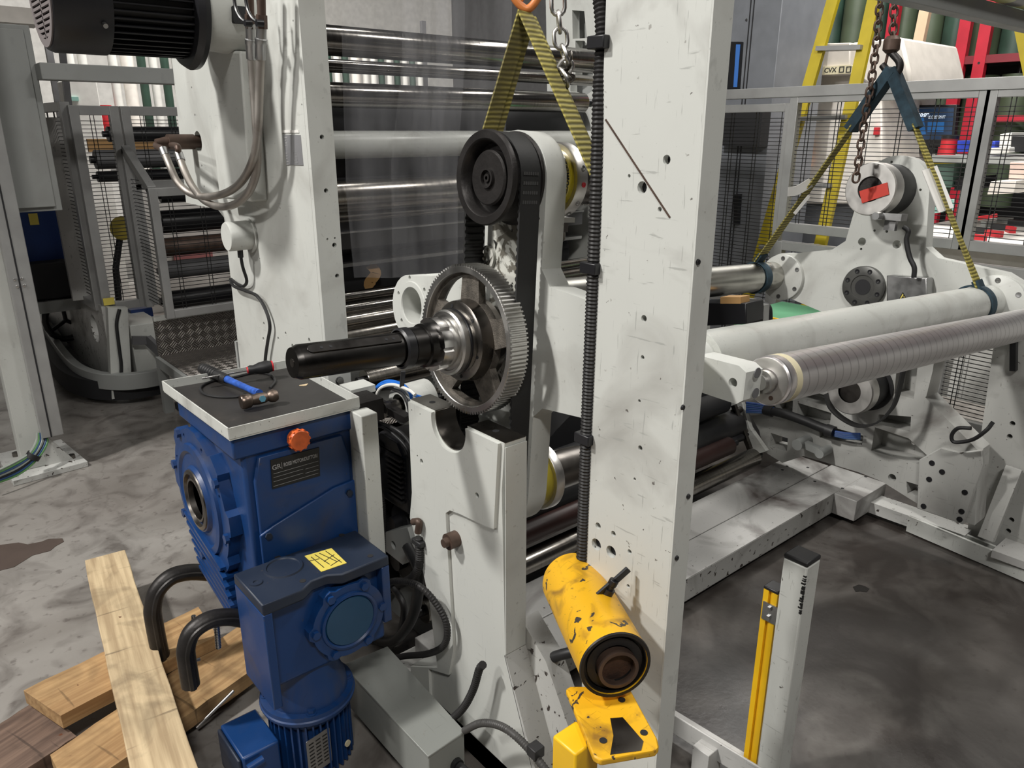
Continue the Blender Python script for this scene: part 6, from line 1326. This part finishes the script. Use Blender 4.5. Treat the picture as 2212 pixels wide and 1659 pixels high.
# racks behind the left fence
random.seed(5)
g = 'standing tubes in the rack behind the left fence'
Yk = 9.0; proto = {}
xk = at(150, 200, Y=Yk).x; k = 0
seq = 'wwpwcgwgwgcwgwgwwgwgwgwgwgcwwgwgwgw'
while k < len(seq):
    c = seq[k]; rr2 = .048 if c in 'gw' else .07
    col_ = {'w': 'plastic', 'g': 'green', 'p': 'bin_r', 'c': 'cvx'}[c]
    nm2 = {'w': 'thin white tube standing in the rack behind the left fence', 'g': 'dark green tube standing in the rack behind the left fence', 'p': 'short red cylinder standing in the rack behind the left fence', 'c': 'thick cream tube standing in the rack behind the left fence'}[c]
    xk += rr2
    if c not in proto:
        s = MB(); s.cyl((xk, Yk, 1.2 if c != 'p' else 1.55), (xk, Yk, 2.75 if c != 'p' else 1.85), rr2 * .9, 16); o = obj('rack_tube', s, M[col_]); tag(o, nm2, 'tube', g + ' ' + c); proto[c] = o
    else:
        o = proto[c].copy(); COL.objects.link(o); o.location = (xk, Yk, o.location.z)
    xk += rr2 + .02; k += 1
t = thing('storage_rack', 'storage rack carrying the standing tubes behind the left fence', 'rack', (3, 9, 0))
s = MB(); s.box(at(130, 200, Y=Yk).x, xk + .3, Yk - .1, Yk + .5, 1.14, 1.2); obj('shelf', s, M['hazy'], t)
for xx in (at(130, 200, Y=Yk).x, (at(130, 200, Y=Yk).x + xk) / 2, xk + .2): s = MB(); s.box(xx, xx + .06, Yk + .3, Yk + .36, 0, 3); obj('upright', s, M['hazy'], t)
t = thing('white_cabinet', 'bright white cabinet with a teal handle strip behind the left fence', 'cabinet', (2, 8.2, 0))
xw0, xw1 = at(148, 200, Y=8.2).x, at(212, 200, Y=8.2).x
s = MB(); s.box(xw0, xw1, 8.2, 8.6, 0, at(180, 175, Y=8.2).z); obj('body', s, M['wallw'], t, bevel=.004)
s = MB(); s.box(at(149, 215, Y=8.19).x, at(170, 215, Y=8.19).x, 8.185, 8.2, at(160, 218, Y=8.2).z, at(160, 209, Y=8.2).z); obj('handle_strip', s, M['teal'], t)
s = MB(); s.bar((at(117, 200, Y=8).x, 8, 0), (at(138, 120, Y=8).x, 8, 2.4), .05, .05); s2 = obj('striped_pole', s, M['hazy']); tag(s2, 'thin dark pole left of the bright white cabinet', 'pole')
t = thing('low_cabinet', 'bright white low unit behind the guard door gaps', 'cabinet', (3, 7.5, 0))
s = MB(); s.box(1.9, 4.2, 7.4, 7.9, 0, 1.12); obj('body', s, M['wallw'], t)
s = MB(); s.box(2.15, 2.5, 7.37, 7.4, .35, .62); obj('pink_sheet', s, plain('pink_sheet', (.65, .25, .25), .6), t)
# ================================================================== RIGHT FENCE
XR = 4.2
zf = 1.80
def fy(px, y=400): return at(px, y, X=XR).y
t = thing('mesh_fence', 'grey framed mesh fence behind the turret, section with the two yellow ladder rails behind', 'fence', (XR, fy(1900), 0))
zt3 = zf; zm = 1.035; 
fence(t, 'p', (XR, fy(1700)), (XR, fy(2095)), zm, zt3, rail=.05)
s = MB(); s.bar((XR - .002, fy(1560, 200), zf + .01), (XR - .002, .3, zf + .01), .06, .055); obj('top_rail', s, M['fencem'], t, bevel=.002)
t2 = thing('mesh_fence', 'narrow mesh fence section beside the tall upright, in front of the blue-grey cabinet', 'fence', (XR, fy(1620), 0))
fence(t2, 'p', (XR, fy(1545)), (XR, fy(1690)), .55, zf - .05, rail=.045, posts=(False, True))
t3 = thing('mesh_fence', 'mesh fence section at the right edge, in front of the cluttered bench', 'fence', (XR, fy(2180), 0))
fence(t3, 'p', (XR, fy(2110)), (XR, .2), zm, zt3, rail=.05)
t4 = thing('mesh_fence', 'lower mesh fence section seen through the far machine side', 'fence', (XR, fy(2060), 0))
fence(t4, 'p', (XR, fy(1700)), (XR, fy(2020, 800)), .12, zm - .06, rail=.05)
fence(t4, 'q', (XR, fy(2030, 800)), (XR, .2), .12, zm - .06, rail=.05)
s = MB(); s.box(XR + .05, XR + .06, fy(2140, 830), fy(2030, 830), .25, .62); obj('pale_backing', s, M['plastic'], t4)
# ================================================================== THINGS BEHIND THE RIGHT FENCE
t = thing('blue_grey_cabinet', 'tall blue-grey control cabinet behind the tall upright, with a blue display strip', 'cabinet', (4.9, 3.1, 0))
XC = 4.8; y0c, y1c = at(1690, 5, X=XC).y, at(1560, 100, X=XC).y + .5
s = MB(); s.box(XC, XC + .6, y0c, y1c, .0, 3.0); obj('body', s, M['cab'], t, bevel=.004)
for px in (1614, 1621):
    a = at(px, 100, X=XC); s = MB(); s.box(XC - .003, XC, a.y - .004, a.y + .004, .2, 2.9); obj('door_gap', s, M['dark'], t)
s = MB(); s.prism(pX([(1572, 90), (1601, 90), (1594, 192), (1566, 192)], XC - .03), XC - .03, XC - .002, 'X'); dp = obj('display', s, M['blackp'], t)
s = MB(); s.prism(pX([(1590, 96), (1599, 96), (1592, 188), (1584, 188)], XC - .032), XC - .032, XC - .0305, 'X'); obj('blue_strip', s, M['lcd'], dp)
p = at(1613, 43, X=XC); s = MB(); s.lathe(p, (-1, 0, 0), [(0, .009), (.004, .009), (.004, 0)], 12); obj('lock', s, M['chrome'], t)
s = MB(); s.prism(pX([(1552, 228), (1649, 226), (1640, 317), (1548, 314)], XC - .10), XC - .10, XC, 'X'); o = obj('dark_panel', s, M['dark']); tag(o, 'black flat panel mounted in front of the blue-grey cabinet', 'panel')
s = MB(); s.prism(pX([(1585, 420), (1596, 420), (1592, 485), (1584, 485)], XC - .04), XC - .04, XC - .001, 'X'); obj('door_handle', s, M['blackp'], t)
t = thing('inspection_machine', 'large bright white enclosed machine labelled CVX behind the yellow ladder', 'machine', (5.6, 3.4, 0))
XV = 5.6
s = MB(); s.prism(pX([(1640, 150), (1905, 120), (1905, 440), (1600, 440)], XV), XV, XV + .9, 'X'); bd = obj('body', s, M['cvx'], t, bevel=.01)
s = MB(); s.prism(pX([(1672, 97), (1838, 92), (1836, 160), (1658, 168)], XV - .15), XV - .15, XV + .9, 'X'); obj('hood', s, plain('beige_hood', (.50, .46, .41), .5), t, bevel=.01)
s = MB(); s.prism(pX([(1838, 92), (1948, 80), (1965, 150), (1968, 190), (1905, 200), (1836, 160)], XV - .02), XV - .02, XV + .9, 'X'); obj('hood_side', s, plain('beige_side', (.60, .56, .51), .5), t, bevel=.02)
s = MB(); s.prism(pX([(1658, 152), (1836, 140), (1846, 143), (1846, 158), (1658, 168)], XV - .17), XV - .17, XV - .15, 'X'); ld = obj('label_strip', s, M['cream'], t)
pt_ = at(1780, 157, X=XV - .172); text('lettering', 'CVX', .044, frameM(pt_, (0, -1, 0), (0, 0, 1)), M['ink'], ld, bold=.001)
for px in (1818, 1833):
    a = at(px, 150, X=XV - .172); s = MB()
    s.prism([(a.y - .018, a.z - .02), (a.y + .018, a.z - .02), (a.y + .018, a.z + .02), (a.y - .018, a.z + .02)], XV - .173, XV - .1705, 'X', holes=[[(a.y - .012, a.z - .014), (a.y + .012, a.z - .014), (a.y + .012, a.z + .014), (a.y - .012, a.z + .014)]]); obj('symbol', s, M['ink'], ld)
s = MB(); s.prism(pX([(1720, 290), (1752, 288), (1748, 360), (1714, 360)], XV - .03), XV - .03, XV - .001, 'X'); obj('orange_panel', s, plain('bright_orange', (.85, .28, .02), .5), t, label='orange strip')
s = MB(); s.prism(pX([(1640, 340), (1680, 330), (1675, 362), (1636, 366)], XV - .03), XV - .03, XV - .001, 'X'); obj('yellow_panel', s, M['ladder'], t, label='yellow patch')
s = MB(); s.prism(pX([(1888, 275), (1898, 275), (1896, 292), (1886, 292)], XV - .03), XV - .03, XV - .001, 'X'); obj('red_tag', s, M['bin_r'], t)
s = MB(); s.prism(pX([(1590, 440), (1905, 440), (1905, 800), (1560, 800)], XV + .05), XV + .05, XV + .9, 'X'); obj('plinth', s, M['cab'], t)
# ladder
t = thing('step_ladder', 'yellow fibreglass step ladder standing behind the mesh fence', 'ladder', (4.6, 2.6, 0))
XLd = 4.62
Lr = [(at(1806, -20, X=XLd), at(1628, 600, X=XLd - .25)), (at(1893, -20, X=XLd), at(1757, 600, X=XLd - .25))]
for a, b in Lr:
    d = (b - a); b2 = a + d * ((a.z - 0.0) / (a.z - b.z)); s = MB(); s.bar(a, b2, .07, .03, (1, 0, 0)); s.bar(a + _rt * .028 - Vector((.012, 0, 0)), b2 + _rt * .028 - Vector((.012, 0, 0)), .008, .03, (1, 0, 0)); obj('rail', s, M['ladder'], t)
for fr_ in (.185, .42, .66, .88):
    a = Lr[0][0].lerp(Lr[0][1], fr_); b = Lr[1][0].lerp(Lr[1][1], fr_); s = MB(); s.bar(a, b, .09, .025); obj('step', s, M['fencem'], t)
t = thing('ladder_rail', 'yellow rail of another ladder at the top right corner', 'ladder', at(2204, 120, X=4.9))
s = MB(); a = at(2200, 40, X=4.9); b = at(2232, 200, X=4.9); d = b - a; b = a + d * (a.z / (a.z - b.z)); s.bar(a, b, .05, .03, (1, 0, 0)); obj('rail', s, M['ladder'], t)
# racks with green rolls
XK = 8.4
t = thing('roll_rack', 'red steel rack full of standing green rolls at the back right', 'rack', (XK, 2.5, 0))
for px, w_ in ((1757, 10), (1925, 9), (2083, 11), (2128, 11)):
    a = at(px, 60, X=XK - .15); s = MB(); s.box(XK - .15, XK - .08, a.y - .05, a.y + .05, 0, 4.2); up_ = obj('upright', s, M['red'], t)
    for zz in (2.05, 2.2): s = MB(); s.lathe((XK - .15, a.y, zz), (-1, 0, 0), [(0, .012), (.001, .012), (.001, 0)], 8); obj('slot', s, M['ink'], up_)
zsh = at(2000, 128, X=XK - .1).z
s = MB(); s.box(XK - .14, XK - .06, -1.5, 7.5, zsh - .07, zsh); obj('beam', s, M['dred'], t)
s = MB(); s.box(XK - .14, XK - .06, -1.5, at(2100, 256, X=XK).y, at(2150, 264, X=XK).z, at(2150, 250, X=XK).z); obj('beam', s, M['red'], t)
s = MB(); s.box(XK - .05, XK + .9, -1.5, 7.5, zsh - .03, zsh - .0); obj('shelf', s, M['dark'], t)
s = MB(); s.box(XK + .9, XK + .95, -1.5, 7.5, 0, 4.2); obj('backing', s, M['dark'], t)
k = 0; y_ = at(2230, 60, X=XK + .1).y; pr = {}
while y_ < at(1600, 60, X=XK + .1).y + .8:
    c = ('green', 'green2', 'green', 'green2', 'green2')[k % 5]; r_ = .125
    if c not in pr:
        s = MB(); s.cyl((XK + .12, y_ + r_, zsh), (XK + .12, y_ + r_, zsh + 1.9), r_, 28); o = obj('green_roll', s, M[c]); pr[c] = o
        tag(o, ('dark bottle-green' if c == 'green' else 'olive green') + ' roll standing on the upper shelf of the red rack', 'roll', ('dark' if c == 'green' else 'olive') + ' rolls on the upper rack shelf')
    else: o = pr[c].copy(); COL.objects.link(o); o.location = (XK + .12, y_ + r_, zsh)
    y_ += 2 * r_ + .012; k += 1
k = 0; y_ = at(2230, 200, X=XK + .1).y; pr2 = None; zr = at(2000, 168, X=XK).z
while y_ < at(1940, 200, X=XK + .1).y:
    if pr2 is None:
        s = MB(); s.cyl((XK + .12, y_ + .14, .9), (XK + .12, y_ + .14, zr), .14, 28); pr2 = o = obj('short_green_roll', s, M['green2']); tag(o, 'shorter olive green roll standing on the lower level of the red rack', 'roll', 'shorter rolls on the lower rack level')
        s = MB(); s.cyl((XK + .12, y_ + .14, zr), (XK + .12, y_ + .14, zr + .22), .025, 12); obj('spindle', s, M['blackp'], o)
    else:
        o = pr2.copy(); COL.objects.link(o); o.location = (XK + .12, y_ + .14, .9); c2 = pr2.children[0].copy(); COL.objects.link(c2); c2.parent = o
    y_ += .31; k += 1
s = MB(); a = at(2000, 20, X=XK - .6); b = at(1965, 190, X=XK - .6); d = b - a; b = a + d * (a.z / (a.z - b.z)) ; s.bar(a - d * .3, b, .09, .06, (1, 0, 0)); o = obj('timber_board', s, M['timber']); tag(o, 'pale wooden board leaning in front of the red roll rack', 'board')
# monitor and bench
XM = 6.2
t = thing('monitor', 'black flat screen with a dark blue picture and white time on the bench', 'monitor', at(1990, 320, X=XM))
Q = [(1926, 228), (2067, 226), (2060, 318), (1917, 316)]
s = MB(); s.prism(pX(Q, XM), XM, XM + .05, 'X'); obj('casing', s, M['blackp'], t, bevel=.004)
s = MB(); s.prism(pX([(1931, 233), (2061, 231), (2055, 303), (1923, 301)], XM - .002), XM - .002, XM - .0005, 'X'); sc = obj('screen', s, M['scr_d'], t)
s = MB(); s.prism(pX([(1933, 258), (1995, 250), (2000, 290), (1928, 296)], XM - .003), XM - .003, XM - .0022, 'X'); obj('picture', s, M['scr_b'], sc)
s = MB(); s.prism(pX([(2004, 262), (2040, 262), (2038, 285), (2003, 285)], XM - .003), XM - .003, XM - .0022, 'X'); obj('picture', s, M['scr_b'], sc)
s = MB(); c = at(1958, 274, X=XM - .005); s.pipe((XM - .005, c.y, c.z), (XM - .0035, c.y, c.z), .05, .040, 24); obj('ring_symbol', s, plain('cyan_ring', (.05, .35, .50), .4), sc)
text('lettering', '10:09', .036, frameM(at(1982, 252, X=XM - .004), (0, -1, 0), (0, 0, 1)), M['scr_w'], sc, bold=.001)
text('lettering', 'BE CYBER SMART', .028, frameM(at(2005, 256, X=XM - .004), (0, -1, 0), (0, 0, 1)), M['scr_w'], sc, sx=.55)
s = MB(); s.box(XM, XM + .05, at(1990, 320, X=XM).y - .1, at(1990, 320, X=XM).y + .1, at(1990, 332, X=XM).z, at(1990, 317, X=XM).z); obj('stand', s, M['blackp'], t)
zb3 = at(2000, 332, X=XM).z
t = thing('bench', 'white cluttered workbench with shelves behind the far mesh fence', 'bench', (6.3, 1.5, 0))
s = MB(); s.box(XM - .35, XM + .5, -.6, at(1905, 800, X=XV + .05).y - .02, zb3 - .05, zb3); obj('upper_shelf', s, M['greyp'], t)
zb4 = .95
yBE = at(1905, 800, X=XV + .05).y - .02
s = MB(); s.box(XM - 1.0, XM + .6, -.6, yBE, zb4 - .05, zb4); obj('worktop', s, M['wallw'], t)
s = MB(); s.box(XM - .8, XM + .5, -.6, yBE - .05, .0, zb4 - .05); obj('cupboard', s, M['plastic'], t)
for yy in (-.5, 1.0, 2.3): s = MB(); s.box(XM + .3, XM + .36, yy, yy + .06, zb4, zb3 - .05); obj('shelf_support', s, M['fencem'], t)
def bxt(name, lab, cat, Q, X, dep, m, grp=None):
    s = MB(); s.prism(pX(Q, X), X, X + dep, 'X'); o = obj(name, s, m, bevel=.004); tag(o, lab, cat, grp); return o
t = thing('red_tub', 'dark-lidded red tub on the shelf right of the monitor', 'tub', at(2048, 328, X=6.0))
a, b = at(2033, 310, X=6.05), at(2067, 310, X=6.05); r_ = (a.y - b.y) / 2; c = (a + b) / 2
s = MB(); s.cyl((6.05, c.y, zb3 + .001), (6.05, c.y, at(2048, 300, X=6.0).z), r_, 24); obj('tub', s, M['bin_r'], t); s = MB(); s.cyl((6.05, c.y, at(2048, 300, X=6.0).z), (6.05, c.y, at(2048, 291, X=6.0).z), r_ * 1.05, 24); obj('lid', s, M['blackp'], t)
bxt('blue_bin', 'bright blue storage bin beside the red tub', 'bin', [(2068, 304), (2106, 303), (2103, 328), (2066, 329)], 6.0, .3, M['bin_b'])
bxt('blue_bin', 'second blue bin just right of the fence post', 'bin', [(2133, 305), (2150, 305), (2147, 325), (2131, 325)], 6.0, .3, M['bin_b'])
bxt('white_box', 'white box standing on the shelf at the right edge', 'box', [(2160, 290), (2185, 286), (2183, 318), (2158, 318)], 5.95, .25, M['paper'])
bxt('black_box', 'black box at the right edge of the shelf beside the white box', 'box', [(2186, 294), (2225, 294), (2222, 328), (2184, 328)], 5.95, .25, M['blackp'])
bxt('paper_stack', 'flat stack of white paper lying on the shelf edge', 'paper', [(2133, 320), (2180, 318), (2180, 330), (2131, 332)], 5.85, .2, M['paper'])
bxt('carton', 'pale pink carton on the bench at the right edge', 'carton', [(2182, 350), (2225, 350), (2222, 388), (2178, 388)], 5.7, .3, plain('pale_pink_card', (.72, .55, .48), .7))
bxt('carton', 'low white carton on the bench left of the pink carton', 'carton', [(2140, 392), (2195, 390), (2190, 418), (2132, 420)], 5.5, .3, M['cvx'])
bxt('black_tool_case', 'black tool case on the bench behind the far fence', 'case', [(2065, 385), (2120, 380), (2118, 408), (2060, 412)], 5.9, .3, M['blackp'])
bxt('teal_sheet', 'pale teal sheet lying on the bench', 'sheet', [(1990, 440), (2060, 430), (2058, 455), (1988, 465)], 5.4, .02, M['teal'])
t = thing('yellow_lidded_bin', 'green-grey bin with yellow rim between chuck and paper tag', 'bin', at(2040, 420, X=5.6))
s = MB(); s.prism(pX([(2005, 352), (2062, 350), (2056, 405), (2002, 405)], 5.9), 5.9, 6.2, 'X'); obj('bin', s, plain('green_grey', (.10, .17, .14), .6), t); s = MB(); s.prism(pX([(2003, 346), (2064, 344), (2063, 353), (2003, 355)], 5.89), 5.89, 6.21, 'X'); obj('rim', s, M['ladder'], t)
random.seed(11)
for i in range(9):
    px, py = 2110 + i * 12, 520 - (i % 3) * 12 - i * 3
    p = at(px, py, z=zb4 + .001)
    if p.x < XM + .4:
        s = MB(); a_ = random.uniform(0, 3); d = Vector((math.cos(a_), math.sin(a_), 0)); s.bar(Vector((p.x, p.y, zb4 + .02)) - d * .05, Vector((p.x, p.y, zb4 + .02)) + d * .05, .04, .04); nm_ = ('red', 'black', 'grey')[i % 3]
        o = obj('bench_clip', s, (M['bin_r'], M['blackp'], M['greyp'])[i % 3]); tag(o, nm_ + ' small clip lying on the white bench top at right', 'clip', nm_ + ' clips on the bench')
bxt('red_pliers', 'red-handled tool lying on the bench behind the fence', 'tool', [(2110, 468), (2150, 462), (2150, 470), (2112, 476)], 5.3, .04, M['bin_r'])
# overhead beam top right with hazard-striped tube
yb = 1.05
zb = at(2212, 62, Y=yb).z; zh = at(2212, 22, Y=yb).z
s = MB(); s.box(2.0, 4.1, yb, yb + .05, zb, zh); o = obj('overhead_beam', s, M['greyp'], bevel=.003); tag(o, 'grey overhead beam crossing the top right corner', 'beam')
def mk_haz():
    m, nt, bs = nm('faded_hazard_tape'); w1 = N(nt, 'ShaderNodeTexWave', wave_type='BANDS', bands_direction='DIAGONAL', Scale=3.0); nt.links.new(coord(nt), w1.inputs[0])
    r_ = N(nt, 'ShaderNodeMapRange'); r_.inputs[1].default_value = .48; r_.inputs[2].default_value = .52; nt.links.new(w1.outputs['Fac'], r_.inputs[0])
    nt.links.new(mix(nt, r_.outputs[0], (.09, .09, .095), (.42, .42, .14)), bs.inputs['Base Color']); bs.inputs['Roughness'].default_value = .3; return m
s = MB(); s.cyl((2.0, yb - .01, zh + .048), (4.0, yb - .01, zh + .048), .048, 28); o = obj('hazard_tube', s, mk_haz()); tag(o, 'faded yellow and black striped tube at the top right corner', 'tube')

# ================================================================== groups of like things
GR_ = dict(lifting_sling='webbing slings carrying the turret', hoist_chain='hoist chains', lifting_hook='lifting hooks', timber_plank='timber planks on the floor at left', press_roller='rollers running across the press',
    press_drum='black drums inside the press', press_bar='cross bars inside the press', lower_roller='rollers under the turret', hydraulic_hose='braided hydraulic hoses', corrugated_hose='black corrugated hoses', black_hose='smooth black hoses',
    air_hose='air hoses above the bearing housing', g_clamp='g-clamps on the timber', safety_fence='mesh fence panels at left', mesh_fence='mesh fence sections at right', machine_roller='rolls behind the left fence', plastic_film='plastic films over the press',
    oil_stain='stains on the floor', carton='cartons on the bench', blue_bin='blue bins on the shelf', floor_rail='rails along the floor at right', cable_tie='cable ties')
for o in bpy.data.objects:
    if o.parent is None and 'category' in o and 'group' not in o:
        g_ = GR_.get(o.name.split('.')[0])
        if g_: o['group'] = g_
